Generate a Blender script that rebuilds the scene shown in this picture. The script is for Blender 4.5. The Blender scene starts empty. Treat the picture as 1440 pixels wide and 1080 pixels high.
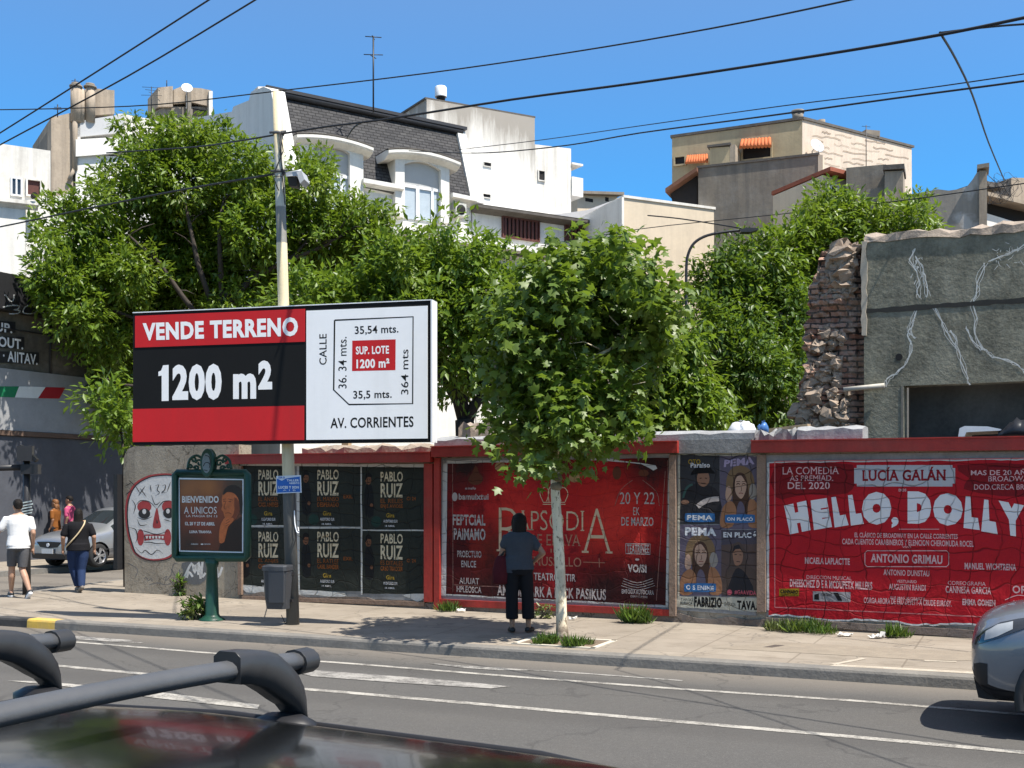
import bpy, bmesh, math, random
import numpy as np
from mathutils import Vector, Matrix
R = math.radians
sc = bpy.context.scene
COL = sc.collection
# ------------------------------------------------------------------ camera, sky, sun, exposure
F = 1600.0; HC = 1.9; HZ = 693.0          # focal length in photo pixels, eye height, horizon row
cd = bpy.data.cameras.new("camera"); cam = bpy.data.objects.new("camera", cd); COL.objects.link(cam)
cam.location = (0, 0, HC); cam.rotation_euler = (R(90), 0, 0)
cd.sensor_width = 36; cd.lens = F/1440*36; cd.shift_y = (HZ-540)/1440
cd.clip_start = .05; cd.clip_end = 2000
sc.camera = cam
SUN_EL = R(61); SUN_H = (.82, -.572)     # horizontal direction towards the sun
w = bpy.data.worlds.new("World"); sc.world = w; w.use_nodes = True
nt = w.node_tree; bg = nt.nodes["Background"]
sky = nt.nodes.new("ShaderNodeTexSky"); sky.sky_type = 'NISHITA'; sky.sun_disc = False
sky.sun_elevation = SUN_EL; sky.sun_rotation = math.atan2(SUN_H[0], SUN_H[1])
sky.altitude = 20; sky.air_density = 1.0; sky.dust_density = .35; sky.ozone_density = 3.0
hs = nt.nodes.new("ShaderNodeHueSaturation"); hs.inputs["Saturation"].default_value = 1.3
_tc = nt.nodes.new("ShaderNodeTexCoord"); _sx = nt.nodes.new("ShaderNodeSeparateXYZ"); _mr = nt.nodes.new("ShaderNodeMapRange"); nt.links.new(_tc.outputs["Generated"], _sx.inputs[0]); nt.links.new(_sx.outputs[2], _mr.inputs[0])
_mr.inputs[1].default_value = .2; _mr.inputs[2].default_value = .75; _mr.inputs[3].default_value = 1.52; _mr.inputs[4].default_value = .6; nt.links.new(_mr.outputs[0], hs.inputs["Saturation"])   # deep blue low down, paler overhead
nt.links.new(sky.outputs[0], hs.inputs["Color"]); nt.links.new(hs.outputs[0], bg.inputs[0]); bg.inputs[1].default_value = .115
sl = bpy.data.lights.new("sun", 'SUN'); sl.energy = 5.0; sl.angle = R(.5); sl.color = (1, .945, .86)
so = bpy.data.objects.new("sun", sl); COL.objects.link(so)
sv = Vector((SUN_H[0]*math.cos(SUN_EL), SUN_H[1]*math.cos(SUN_EL), math.sin(SUN_EL)))
so.rotation_euler = (-sv).to_track_quat('-Z', 'Y').to_euler(); so.location = (20, -10, 40)
sc.view_settings.view_transform = 'Standard'; sc.view_settings.look = 'None'
sc.view_settings.exposure = 0.85; sc.view_settings.gamma = 1
sc.cycles.max_bounces = 6; sc.cycles.diffuse_bounces = 3; sc.cycles.transparent_max_bounces = 6
sc.cycles.caustics_reflective = False; sc.cycles.caustics_refractive = False

# ------------------------------------------------------------------ materials
MATS = {}
def lin(c):
    """sRGB 0-255 -> linear"""
    return tuple(((x/255)/12.92 if x/255 <= .04045 else ((x/255+.055)/1.055)**2.4) for x in c)
def N(nt, t, **kw):
    n = nt.nodes.new(t)
    for k, v in kw.items(): setattr(n, k, v)
    return n
def new_mat(name):
    m = bpy.data.materials.new(name); m.use_nodes = True
    return m, m.node_tree, m.node_tree.nodes["Principled BSDF"]
def noise(nt, vec, scale, detail=4, rough=.6):
    n = N(nt, "ShaderNodeTexNoise"); n.inputs["Scale"].default_value = scale
    n.inputs["Detail"].default_value = detail; n.inputs["Roughness"].default_value = rough
    if vec is not None: nt.links.new(vec, n.inputs["Vector"])
    return n.outputs["Fac"]
def ramp(nt, fac, p0, p1, c0=0., c1=1.):
    n = N(nt, "ShaderNodeMapRange"); n.inputs[1].default_value = p0; n.inputs[2].default_value = p1
    n.inputs[3].default_value = c0; n.inputs[4].default_value = c1; nt.links.new(fac, n.inputs[0])
    return n.outputs[0]
def mixc(nt, fac, a, b, mode='MIX'):
    n = N(nt, "ShaderNodeMix", data_type='RGBA', blend_type=mode)
    for i, v in ((6, a), (7, b)):
        if isinstance(v, (tuple, list)): n.inputs[i].default_value = (*v[:3], 1)
        else: nt.links.new(v, n.inputs[i])
    if isinstance(fac, (int, float)): n.inputs[0].default_value = fac
    else: nt.links.new(fac, n.inputs[0])
    return n.outputs[2]
def mathn(nt, op, a, b=0.):
    n = N(nt, "ShaderNodeMath", operation=op)
    for i, v in ((0, a), (1, b)):
        if isinstance(v, (int, float)): n.inputs[i].default_value = v
        else: nt.links.new(v, n.inputs[i])
    return n.outputs[0]
def pos(nt, scale=(1, 1, 1), u=None):
    g = N(nt, "ShaderNodeNewGeometry"); v = g.outputs["Position"]
    if u is not None:      # plane coordinates: along u, up
        d = N(nt, "ShaderNodeVectorMath", operation='DOT_PRODUCT'); nt.links.new(v, d.inputs[0]); d.inputs[1].default_value = (u[0], u[1], 0)
        s = N(nt, "ShaderNodeSeparateXYZ"); nt.links.new(v, s.inputs[0])
        c = N(nt, "ShaderNodeCombineXYZ"); nt.links.new(d.outputs["Value"], c.inputs[0]); nt.links.new(s.outputs[2], c.inputs[1]); v = c.outputs[0]
    if scale != (1, 1, 1):
        m = N(nt, "ShaderNodeMapping"); m.inputs["Scale"].default_value = scale; nt.links.new(v, m.inputs[0]); v = m.outputs[0]
    return v
def M(name, col, rough=.75, var=.12, vs=3., bump=0., bs=30., spec=.35, metal=0., streak=0., streak_col=(.05, .045, .04), spots=0., spot_col=(.1, .09, .08), coat=0., srgb=False, patch=0., patch_col=(.5, .5, .5), bdist=.02):
    """general weathered surface: mottling, vertical dirt streaks, blotches, bump"""
    if name in MATS: return MATS[name]
    if srgb: col = lin(col)
    m, nt, b = new_mat(name); MATS[name] = m
    b.inputs["Roughness"].default_value = rough; b.inputs["Metallic"].default_value = metal
    b.inputs["Specular IOR Level"].default_value = spec
    b.inputs["Coat Weight"].default_value = coat; b.inputs["Coat Roughness"].default_value = .03
    p = pos(nt); c = tuple(col)
    if var > 0:
        f = mathn(nt, 'ADD', mathn(nt, 'MULTIPLY', noise(nt, p, vs, 6, .65), .65), mathn(nt, 'MULTIPLY', noise(nt, p, vs*9, 3), .35))
        c = mixc(nt, ramp(nt, f, .3, .7), tuple(x*(1-var) for x in col), tuple(min(1, x*(1+var)) for x in col))
    if patch > 0:
        c = mixc(nt, mathn(nt, 'MULTIPLY', ramp(nt, noise(nt, p, .55, 5, .62), .54, .6), patch), c, patch_col)
    if spots > 0:
        c = mixc(nt, mathn(nt, 'MULTIPLY', ramp(nt, noise(nt, p, 1.3, 8, .72), .47, .69), spots), c, spot_col)
    if streak > 0:
        q = pos(nt, (2.6, 2.6, .16))
        c = mixc(nt, mathn(nt, 'MULTIPLY', ramp(nt, noise(nt, q, 1., 6, .7), .44, .7), streak), c, streak_col)
    if isinstance(c, tuple): b.inputs["Base Color"].default_value = (*c, 1)
    else: nt.links.new(c, b.inputs["Base Color"])
    if bump > 0:
        bn = N(nt, "ShaderNodeBump"); bn.inputs["Strength"].default_value = bump; bn.inputs["Distance"].default_value = bdist
        nt.links.new(noise(nt, p, bs, 6, .65), bn.inputs["Height"]); nt.links.new(bn.outputs[0], b.inputs["Normal"])
    return m

# ------------------------------------------------------------------ geometry helpers
class MB:
    """collects vertices and faces, then links them as ONE mesh object"""
    def __init__(s): s.v = []; s.f = []; s.mi = []; s.sm = []
    def add(s, vs, fs, mi=0, smooth=False):
        k = len(s.v); s.v += [tuple(v) for v in vs]
        for f in fs: s.f.append([k+i for i in f]); s.mi.append(mi); s.sm.append(smooth)
    def box(s, p0, p1, mi=0):
        x0, y0, z0 = p0; x1, y1, z1 = p1
        s.add([(x0,y0,z0),(x1,y0,z0),(x1,y1,z0),(x0,y1,z0),(x0,y0,z1),(x1,y0,z1),(x1,y1,z1),(x0,y1,z1)],
              [(3,2,1,0),(4,5,6,7),(0,1,5,4),(1,2,6,5),(2,3,7,6),(3,0,4,7)], mi)
    def obox(s, c, ax, ay, az, mi=0):
        """box: centre and three half-axis vectors"""
        c, ax, ay, az = map(Vector, (c, ax, ay, az))
        vs = [c+i*ax+j*ay+k*az for k in (-1,1) for j in (-1,1) for i in (-1,1)]
        s.add(vs, [(0,2,3,1),(4,5,7,6),(0,1,5,4),(1,3,7,5),(3,2,6,7),(2,0,4,6)], mi)
    def loft(s, rings, mi=0, caps=True, smooth=True, closed=True):
        n = len(rings[0]); k = len(s.v)
        for r in rings: s.v += [tuple(p) for p in r]
        for i in range(len(rings)-1):
            for j in range(n if closed else n-1):
                a = k+i*n+j; b = k+i*n+(j+1) % n
                s.f.append([a, b, b+n, a+n]); s.mi.append(mi); s.sm.append(smooth)
        if caps:
            s.f.append([k+j for j in range(n)][::-1]); s.f.append([k+(len(rings)-1)*n+j for j in range(n)])
            s.mi += [mi, mi]; s.sm += [False, False]
    def tube(s, pts, rad, n=8, mi=0, caps=True, round_ends=False, flat=1.):
        """tapered tube through pts; rad a number or list"""
        pts = [Vector(p) for p in pts]
        rad = [rad]*len(pts) if isinstance(rad, (int, float)) else list(rad)
        if round_ends:
            d0 = (pts[0]-pts[1]).normalized(); d1 = (pts[-1]-pts[-2]).normalized()
            P = []; Q = []
            for a in (80, 55, 28): P.append(pts[0]+d0*rad[0]*math.sin(R(a))); Q.append(rad[0]*math.cos(R(a)))
            P += pts; Q += rad
            for a in (28, 55, 80): P.append(pts[-1]+d1*rad[-1]*math.sin(R(a))); Q.append(rad[-1]*math.cos(R(a)))
            pts, rad = P, Q
        t0 = (pts[1]-pts[0]).normalized(); up = Vector((0,0,1)) if abs(t0.z) < .9 else Vector((0,1,0))
        x = t0.cross(up).normalized(); rings = []
        for i, p in enumerate(pts):
            t = (pts[min(i+1,len(pts)-1)]-pts[max(i-1,0)]).normalized()
            x = (x-t*x.dot(t)).normalized(); y = t.cross(x)
            rings.append([p+(x*math.cos(2*math.pi*j/n)+y*math.sin(2*math.pi*j/n)*flat)*rad[i] for j in range(n)])
        s.loft(rings, mi, caps)
    def extrude(s, pts, vec, mi=0, mi_side=None):
        """closed prism: planar polygon pts (front) pushed along vec"""
        pts = [Vector(p) for p in pts]; vec = Vector(vec); n = len(pts); k = len(s.v)
        s.v += [tuple(p) for p in pts]+[tuple(p+vec) for p in pts]
        s.f.append([k+i for i in range(n)]); s.f.append([k+n+i for i in range(n)][::-1]); s.mi += [mi, mi]; s.sm += [False, False]
        for i in range(n):
            j = (i+1) % n
            s.f.append([k+i, k+n+i, k+n+j, k+j]); s.mi.append(mi if mi_side is None else mi_side); s.sm.append(False)
    def sphere(s, c, r, n=10, m=7, mi=0):
        c = Vector(c); r = Vector(r) if not isinstance(r, (int, float)) else Vector((r, r, r))
        rings = []
        for i in range(m+1):
            a = math.pi*(i/m-.5); a = max(min(a, 1.54), -1.54)
            rings.append([(c.x+r.x*math.cos(a)*math.cos(2*math.pi*j/n), c.y+r.y*math.cos(a)*math.sin(2*math.pi*j/n), c.z+r.z*math.sin(a)) for j in range(n)])
        s.loft(rings, mi)
    def build(s, name, mats, parent=None, loc=None, fix=True):
        me = bpy.data.meshes.new(name)
        o = bpy.data.objects.new(name, me); COL.objects.link(o)
        L = Vector((0,0,0))
        if parent is not None:
            o.parent = parent; q = parent
            while q is not None: L += Vector(q.location); q = q.parent
        elif loc is not None: L = Vector(loc); o.location = L
        me.from_pydata([(v[0]-L.x, v[1]-L.y, v[2]-L.z) for v in s.v], [], s.f)
        for m in (mats if isinstance(mats, (list, tuple)) else [mats]): me.materials.append(m)
        me.polygons.foreach_set("material_index", s.mi); me.polygons.foreach_set("use_smooth", s.sm)
        if fix:
            bm = bmesh.new(); bm.from_mesh(me); bmesh.ops.recalc_face_normals(bm, faces=bm.faces); bm.to_mesh(me); bm.free()
        me.update()
        return o
def tag(o, label=None, cat=None, group=None, kind=None):
    if label: o["label"] = label
    if cat: o["category"] = cat
    if group: o["group"] = group
    if kind: o["kind"] = kind
    return o
def thing(name, loc, label, cat, group=None):
    o = bpy.data.objects.new(name, None); COL.objects.link(o); o.location = loc; o.empty_display_size = .2
    return tag(o, label, cat, group)

class Fr:
    """a vertical plane: origin, direction u along it, n towards the street side"""
    def __init__(s, o, u):
        s.o = Vector((o[0], o[1])); l = math.hypot(*u); s.u = Vector((u[0]/l, u[1]/l)); s.n = Vector((s.u.y, -s.u.x))
        s.u3 = Vector((s.u.x, s.u.y, 0)); s.n3 = Vector((s.n.x, s.n.y, 0))
    def px(s, x, y, d=0.):
        k = (x-720)/F; a = s.o+s.n*d
        t = (k*a.y-a.x)/(s.u.x-k*s.u.y); Y = a.y+s.u.y*t
        return t, HC-(y-HZ)/F*Y
    def w(s, t, z, d=0.):
        p = s.o+s.u*t+s.n*d
        return Vector((p.x, p.y, z))
    def P(s, x, y, d=0., ref=0.):
        t, z = s.px(x, y, ref)
        return s.w(t, z, d)
def through(px, py, u, z=0.):
    Y = (HC-z)*F/(py-HZ)
    return Fr(((px-720)/F*Y, Y), u)
def at_depth(px, Y, u): return Fr(((px-720)/F*Y, Y), u)
def G(px, py, z=0.):
    Y = (HC-z)*F/(py-HZ)
    return Vector(((px-720)/F*Y, Y, z))
def A(px, py, Y): return Vector(((px-720)/F*Y, Y, HC-(py-HZ)/F*Y))
def smooth(pts, n=4, closed=True):
    P = [Vector(p) for p in pts]; out = []; m = len(P)
    for i in range(m if closed else m-1):
        if closed: a, b, c, d = P[(i-1) % m], P[i], P[(i+1) % m], P[(i+2) % m]
        else: a, b, c, d = P[max(i-1,0)], P[i], P[i+1], P[min(i+2,m-1)]
        for k in range(n):
            t = k/n
            out.append(.5*((2*b)+(c-a)*t+(2*a-5*b+4*c-d)*t*t+(3*b-a-3*c+d)*t*t*t))
    if not closed: out.append(P[-1])
    return out
def ell(cx, cy, rx, ry, n=20, rot=0):
    c, s_ = math.cos(R(rot)), math.sin(R(rot))
    return [(cx+rx*math.cos(a)*c-ry*math.sin(a)*s_, cy+rx*math.cos(a)*s_+ry*math.sin(a)*c) for a in [2*math.pi*i/n for i in range(n)]]

# ------------------------------------------------------------------ lettering
_TX = {}
def glyphs(txt, bold=0., serif=False):
    key = (txt, bold, serif)
    if key in _TX: return _TX[key]
    cu = bpy.data.curves.new("t", 'FONT'); cu.body = txt; cu.offset = bold; cu.resolution_u = 3
    if bold: cu.space_character = 1+bold*2.2
    ob = bpy.data.objects.new("t", cu); me = bpy.data.meshes.new_from_object(ob)
    V = [(v.co.x, v.co.y) for v in me.vertices]; T = [tuple(p.vertices) for p in me.polygons]
    bpy.data.objects.remove(ob); bpy.data.curves.remove(cu); bpy.data.meshes.remove(me)
    if serif:
        th = .04+bold*.5; e = .05
        for y0, lo in ((.03, 0.), (.67, .69-th)):
            iv = []
            for t in T:
                xs = []
                for i in range(len(t)):
                    a, b = V[t[i]], V[t[(i+1) % len(t)]]
                    if (a[1]-y0)*(b[1]-y0) < 0: xs.append(a[0]+(b[0]-a[0])*(y0-a[1])/(b[1]-a[1]))
                if len(xs) >= 2: iv.append([min(xs), max(xs)])
            iv.sort(); mg = []
            for i in iv:
                if mg and i[0] <= mg[-1][1]+.004: mg[-1][1] = max(mg[-1][1], i[1])
                else: mg.append(list(i))
            for a, b in mg:
                if b-a < .2+2*bold:
                    k = len(V); V += [(a-e, lo), (b+e, lo), (b+e, lo+th), (a-e, lo+th)]; T.append((k, k+1, k+2, k+3))
    x0 = min(v[0] for v in V); x1 = max(v[0] for v in V); y0 = min(v[1] for v in V); y1 = max(v[1] for v in V)
    V = [((v[0]-x0)/(x1-x0), (v[1]-y0)/(y1-y0)) for v in V]
    _TX[key] = (V, T); return V, T
def quad_text(mb, fr, txt, q, d, bold=0., serif=False, mi=0, ref=0.):
    """lettering fitted to a photo quad TL,TR,BR,BL on plane fr"""
    V, T = glyphs(txt, bold, serif)
    c = [fr.px(*p, ref) for p in q]; tl, tr, br, bl = [Vector(x) for x in c]
    vs = []
    for a, b in V:
        p = (bl*(1-a)+br*a)*(1-b)+(tl*(1-a)+tr*a)*b
        vs.append(fr.w(p[0], p[1], d))
    mb.add(vs, T, mi)
def text(mb, fr, txt, x0, y0, x1, y1, d, bold=0., serif=False, C=None, rot=0, mi=0, ref=0., slope=0.):
    """lettering fitted to a photo box; horizontals follow the plane"""
    if C: (x0, y0), (x1, y1) = C(x0, y0), C(x1, y1)
    xm = (x0+x1)/2
    t0 = fr.px(x0, (y0+y1)/2, ref)[0]; t1 = fr.px(x1, (y0+y1)/2, ref)[0]
    zt = fr.px(xm, y0, ref)[1]; zb = fr.px(xm, y1, ref)[1]
    V, T = glyphs(txt, bold, serif); vs = []
    for a, b in V:
        if rot == 90: a, b = 1-b, a
        elif rot == 270: a, b = b, 1-a
        vs.append(fr.w(t0+(t1-t0)*a, zb+(zt-zb)*b+slope*(t1-t0)*(a-.5), d))
    mb.add(vs, T, mi)
def crop(ox, oy, s): return lambda x, y: (ox+x/s, oy+y/s)
def poly(mb, fr, pts, d, C=None, mi=0, sm=0, ref=0., thick=0.):
    """flat painted or printed shape on plane fr, from photo points"""
    if C: pts = [C(*p) for p in pts]
    if sm: pts = [(v.x, v.y) for v in smooth([(p[0], p[1], 0) for p in pts], sm)]
    ps = [fr.P(p[0], p[1], d, ref) for p in pts]
    if thick: mb.extrude(ps, -fr.n3*thick, mi)
    else: mb.add(ps, [list(range(len(ps)))], mi)
def stroke(mb, fr, pts, wpx, d, C=None, mi=0, sm=3, closed=False, ref=0., taper=False):
    """painted line of width wpx (photo pixels)"""
    if C: pts = [C(*p) for p in pts]
    P = [Vector((p[0], p[1], 0)) for p in pts]
    if sm: P = smooth(P, sm, closed)
    if closed: P.append(P[0])
    L = []; Rr = []
    for i, p in enumerate(P):
        t = (P[min(i+1, len(P)-1)]-P[max(i-1, 0)])
        if t.length < 1e-6: t = Vector((1, 0, 0))
        t.normalize(); k = wpx/2
        if taper: k *= max(.25, 1-abs(2*i/(len(P)-1)-1)**2)
        nn = Vector((-t.y, t.x, 0))*k; L.append(p+nn); Rr.append(p-nn)
    vs = [fr.P(p.x, p.y, d, ref) for p in L]+[fr.P(p.x, p.y, d, ref) for p in Rr]; n = len(P)
    mb.add(vs, [(i, i+1, n+i+1, n+i) for i in range(n-1)], mi)
# ================================================================== THE SETTING: road, pavements
def asphalt():
    m, nt, b = new_mat("asphalt"); p = pos(nt)
    g = noise(nt, p, 95, 3, .8); g2 = noise(nt, p, 26, 4, .75); L = noise(nt, p, .45, 5, .6)
    q = pos(nt, (.35, 3.2, 1), u=(.93, -.37))
    c = mixc(nt, ramp(nt, g, .32, .7), (.04,.0385,.0365), (.145,.139,.13))
    c = mixc(nt, ramp(nt, g2, .35, .7), c, (.076,.073,.069))
    c = mixc(nt, mathn(nt, 'MULTIPLY', ramp(nt, L, .4, .7), .4), c, (.105,.098,.088))
    # dust gathered along the gutter and wheel tracks worn by traffic
    g = N(nt, "ShaderNodeNewGeometry"); d = N(nt, "ShaderNodeVectorMath", operation='DOT_PRODUCT')
    nt.links.new(g.outputs["Position"], d.inputs[0]); d.inputs[1].default_value = (.4094, .9123, 0)
    v = mathn(nt, 'ADD', d.outputs["Value"], mathn(nt, 'MULTIPLY', noise(nt, p, 1.7, 4), .25))
    c = mixc(nt, ramp(nt, v, 11.9, 12.75, 0., .55), c, (.2,.172,.14))
    tr = mathn(nt, 'SINE', mathn(nt, 'MULTIPLY', v, 3.4))
    c = mixc(nt, ramp(nt, tr, .2, 1., 0., .3), c, (.045,.042,.04))
    vo = N(nt, "ShaderNodeTexVoronoi", feature='DISTANCE_TO_EDGE'); vo.inputs["Scale"].default_value = .33
    dm = N(nt, "ShaderNodeVectorMath", operation='ADD'); nz = N(nt, "ShaderNodeTexNoise"); nz.inputs["Scale"].default_value = 1.6; nz.inputs["Detail"].default_value = 6; nt.links.new(p, nz.inputs["Vector"]); nt.links.new(p, dm.inputs[0]); nt.links.new(nz.outputs["Color"], dm.inputs[1]); nt.links.new(dm.outputs[0], vo.inputs["Vector"])
    c = mixc(nt, ramp(nt, vo.outputs["Distance"], .002, .007, .32, 0.), c, (.03,.029,.028))
    nt.links.new(c, b.inputs["Base Color"]); b.inputs["Roughness"].default_value = .85; b.inputs["Specular IOR Level"].default_value = .25
    bn = N(nt, "ShaderNodeBump"); bn.inputs["Strength"].default_value = .5; bn.inputs["Distance"].default_value = .01
    nt.links.new(noise(nt, p, 130, 3), bn.inputs["Height"]); nt.links.new(bn.outputs[0], b.inputs["Normal"])
    return m
def paving():
    m, nt, b = new_mat("paving"); p = pos(nt)
    u = (.9124, -.4094)
    c = mixc(nt, ramp(nt, noise(nt, p, .9, 6, .65), .3, .7), (.222,.19,.152), (.312,.27,.218))
    c = mixc(nt, mathn(nt, 'MULTIPLY', ramp(nt, noise(nt, p, 2.1, 6, .7), .52, .7), .65), c, (.16,.133,.1))
    c = mixc(nt, mathn(nt, 'MULTIPLY', ramp(nt, noise(nt, p, 45, 3, .7), .4, .75), .35), c, (.2,.17,.13))
    # slab joints, partly filled
    g = N(nt, "ShaderNodeNewGeometry"); comb = N(nt, "ShaderNodeCombineXYZ")
    for i, uu in enumerate(((u[0], u[1], 0), (-u[1], u[0], 0))):
        d = N(nt, "ShaderNodeVectorMath", operation='DOT_PRODUCT'); nt.links.new(g.outputs["Position"], d.inputs[0]); d.inputs[1].default_value = uu
        nt.links.new(d.outputs["Value"], comb.inputs[i])
    br = N(nt, "ShaderNodeTexBrick"); br.offset = 0; br.inputs["Scale"].default_value = 1; br.inputs["Brick Width"].default_value = 1.2; br.inputs["Row Height"].default_value = 1.2
    br.inputs["Mortar Size"].default_value = .012; br.inputs["Color1"].default_value = (1,1,1,1); br.inputs["Color2"].default_value = (.86,.86,.87,1); br.inputs["Mortar"].default_value = (.5,.48,.46,1)
    nt.links.new(comb.outputs[0], br.inputs["Vector"])
    c = mixc(nt, .6, c, br.outputs["Color"], 'MULTIPLY')
    # hairline cracks
    vo = N(nt, "ShaderNodeTexVoronoi", feature='DISTANCE_TO_EDGE'); vo.inputs["Scale"].default_value = .55
    dm = N(nt, "ShaderNodeVectorMath", operation='ADD'); nz = N(nt, "ShaderNodeTexNoise"); nz.inputs["Scale"].default_value = 2.2; nt.links.new(p, nz.inputs["Vector"])
    nt.links.new(p, dm.inputs[0]); nt.links.new(nz.outputs["Color"], dm.inputs[1]); nt.links.new(dm.outputs[0], vo.inputs["Vector"])
    c = mixc(nt, ramp(nt, vo.outputs["Distance"], .004, .011, .55, 0.), c, (.12, .105, .09))
    nt.links.new(c, b.inputs["Base Color"]); b.inputs["Roughness"].default_value = .85; b.inputs["Specular IOR Level"].default_value = .25
    bn = N(nt, "ShaderNodeBump"); bn.inputs["Strength"].default_value = .35; bn.inputs["Distance"].default_value = .01
    nt.links.new(noise(nt, p, 60, 4), bn.inputs["Height"]); nt.links.new(bn.outputs[0], b.inputs["Normal"])
    return m
RZ = -.13
m_asph = asphalt(); m_pave = paving()
m_kerb = M("kerb_stone", (.17,.158,.14), .85, .25, 2.5, .4, 25, spots=.5, spot_col=(.1, .1, .1))
m_dirt = M("dirt", (.16, .12, .085), .95, .35, 4, .8, 20)
mb = MB(); mb.add([(-260,-120,RZ),(260,-120,RZ),(260,600,RZ),(-260,600,RZ)], [(0,1,2,3)])
tag(mb.build("road", m_asph), kind="structure")
# our pavement and the whole block behind the wall
KD = Vector((11.61, -5.21)).normalized(); K0 = Vector((-6.79, 16.9))
kerb_path = [(16, 16.9-22.79*.4487), (4.82, 11.69), (-6.79, 16.9), (-7.82, 17.36), (-9.6, 18.16)]
corner = [(-10.15, 18.5), (-10.45, 19.0), (-10.35, 19.6), (-9.95, 20.2)]
back = [(-9.55, 20.95), (-8.75, 24.7), (-8.0, 26.6), (6, 54), (30, 101)]
full = kerb_path+corner+back
def kerb_strip(path, name, mats, z0=RZ-.1, z1=.003, wd=.2, pick=None):
    P = [Vector(p) for p in path]; rings = []
    for i, p in enumerate(P):
        t = (P[min(i+1,len(P)-1)]-P[max(i-1,0)]).normalized(); n = Vector((t.y, -t.x))   # towards the block (path runs right to left)
        if n.dot(Vector((8, 40))-p) < 0: n = -n
        o = lambda a, z: (p.x+n.x*a, p.y+n.y*a, z)
        rings.append([o(-.012, z0), o(0, z1-.035), o(.012, z1-.01), o(.04, z1), o(wd, z1), o(wd, z0)])
    mb = MB(); mb.loft(rings, 0, True, False)
    return mb.build(name, mats)
tag(kerb_strip(kerb_path[:3], "kerb", m_kerb), kind="structure")
tag(kerb_strip([(-7.9, 17.398)]+[kerb_path[4]]+corner+back[:3], "side_kerb", m_kerb), kind="structure")
tag(kerb_strip([(-6.79, 16.9), (-7.3, 17.129)], "yellow_kerb", M("kerb_yellow", (.55, .36, .07), .8, .2, 6, spots=.7, spot_col=(.3, .24, .15))), kind="structure")
tag(kerb_strip([(-7.3, 17.129), (-7.9, 17.398)], "black_kerb", M("kerb_black", (.03, .03, .03), .8, .2, 6, spots=.5, spot_col=(.12, .11, .1))), kind="structure")
ins = []
P = [Vector(p) for p in full]
for i, p in enumerate(P):
    t = (P[min(i+1,len(P)-1)]-P[max(i-1,0)]).normalized(); n = Vector((t.y, -t.x))
    if n.dot(Vector((8, 40))-p) < 0: n = -n
    ins.append(p+n*.18)
top = [(p.x, p.y, 0) for p in ins]+[(70, 90, 0), (60, -10, 0)]
mb = MB(); mb.extrude(top, (0,0,-.3)); tag(mb.build("pavement", m_pave), kind="structure")

# painted lane markings
def worn(name, base, under):
    m, nt, b = new_mat(name); p = pos(nt)
    f = mathn(nt, 'ADD', mathn(nt, 'MULTIPLY', noise(nt, p, 4, 6, .75), .6), mathn(nt, 'MULTIPLY', noise(nt, p, 60, 3, .7), .4))
    nt.links.new(mixc(nt, ramp(nt, f, .44, .58), base, under), b.inputs["Base Color"]); b.inputs["Roughness"].default_value = .8
    return m
m_line = worn("road_paint", (.36,.34,.3), (.12,.112,.1)); m_line2 = worn("faded_paint", (.3,.285,.26), (.09,.085,.078))
def mark(path, w0, m, name, z=RZ+.004):
    """line through photo points on the road, w0 metres wide"""
    P = [G(*p, z) for p in path]; L = []; Q = []
    for i, p in enumerate(P):
        t = (P[min(i+1,len(P)-1)]-P[max(i-1,0)]).normalized(); n = Vector((-t.y, t.x, 0))*w0/2; L.append(p+n); Q.append(p-n)
    mb = MB(); n = len(P); mb.add(L+Q, [(i, n+i, n+i+1, i+1) for i in range(n-1)])
    return tag(mb.build(name, m), kind="structure")
mark([(-150,881),(0,894),(367,924),(480,932),(720,951),(960,969),(1200,985),(1420,1003),(1700,1022)], .1, m_line, "lane_line")
mark([(-150,912),(80,936),(230,950),(430,969),(480,973),(720,994),(960,1015),(1200,1036),(1440,1058),(1700,1081)], .12, m_line, "lane_line")
mark([(-200,872),(90,896),(200,904)], .07, m_line2, "lane_line")
mark([(760,942.5),(850,949),(960,957)], .07, m_line2, "lane_line")
def patchmark(pts, m, name, z=RZ+.006):
    mb = MB(); mb.add([G(*p, z) for p in pts], [list(range(len(pts)))]); return tag(mb.build(name, m), kind="structure")
patchmark([(405,943),(425,941),(560,951),(640,957.5),(718,965),(690,968),(560,960),(440,951)], m_line2, "buffer_stripe")
patchmark([(10,957),(60,958),(215,972),(365,991),(362,997),(215,981),(120,968)], m_line, "buffer_stripe")
patchmark([(597,932),(640,935),(765,943),(700,942.5),(650,939)], m_line2, "buffer_stripe")
patchmark([(90,893),(190,900.5),(165,903),(110,899)], m_line2, "buffer_stripe")
m_pale = worn("pale_cement", (.42,.37,.3), (.3,.26,.2))
for q in ([(1166,934),(1212,925),(1218,926.5),(1176,934.5)], [(1176,934),(1380,945),(1380,948),(1166,936)], [(1300,928),(1345,929.5),(1345,931),(1300,929.5)], [(710,905),(742,899),(750,899.5),(722,905.5)]):
    patchmark(q, m_pale, "cement_patch", .004)
patchmark([(1072,910),(1090,906.5),(1104,907.5),(1086,910.5)], M("cover_iron", (.08, .065, .055), .7, .3), "pavement_cover", .004)
patchmark([(1000,911),(1100,902.5),(1420,920),(1440,930),(1300,928)], worn("darker_cement", (.2,.168,.13), (.25,.21,.16)), "cement_patch", .003)
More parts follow.
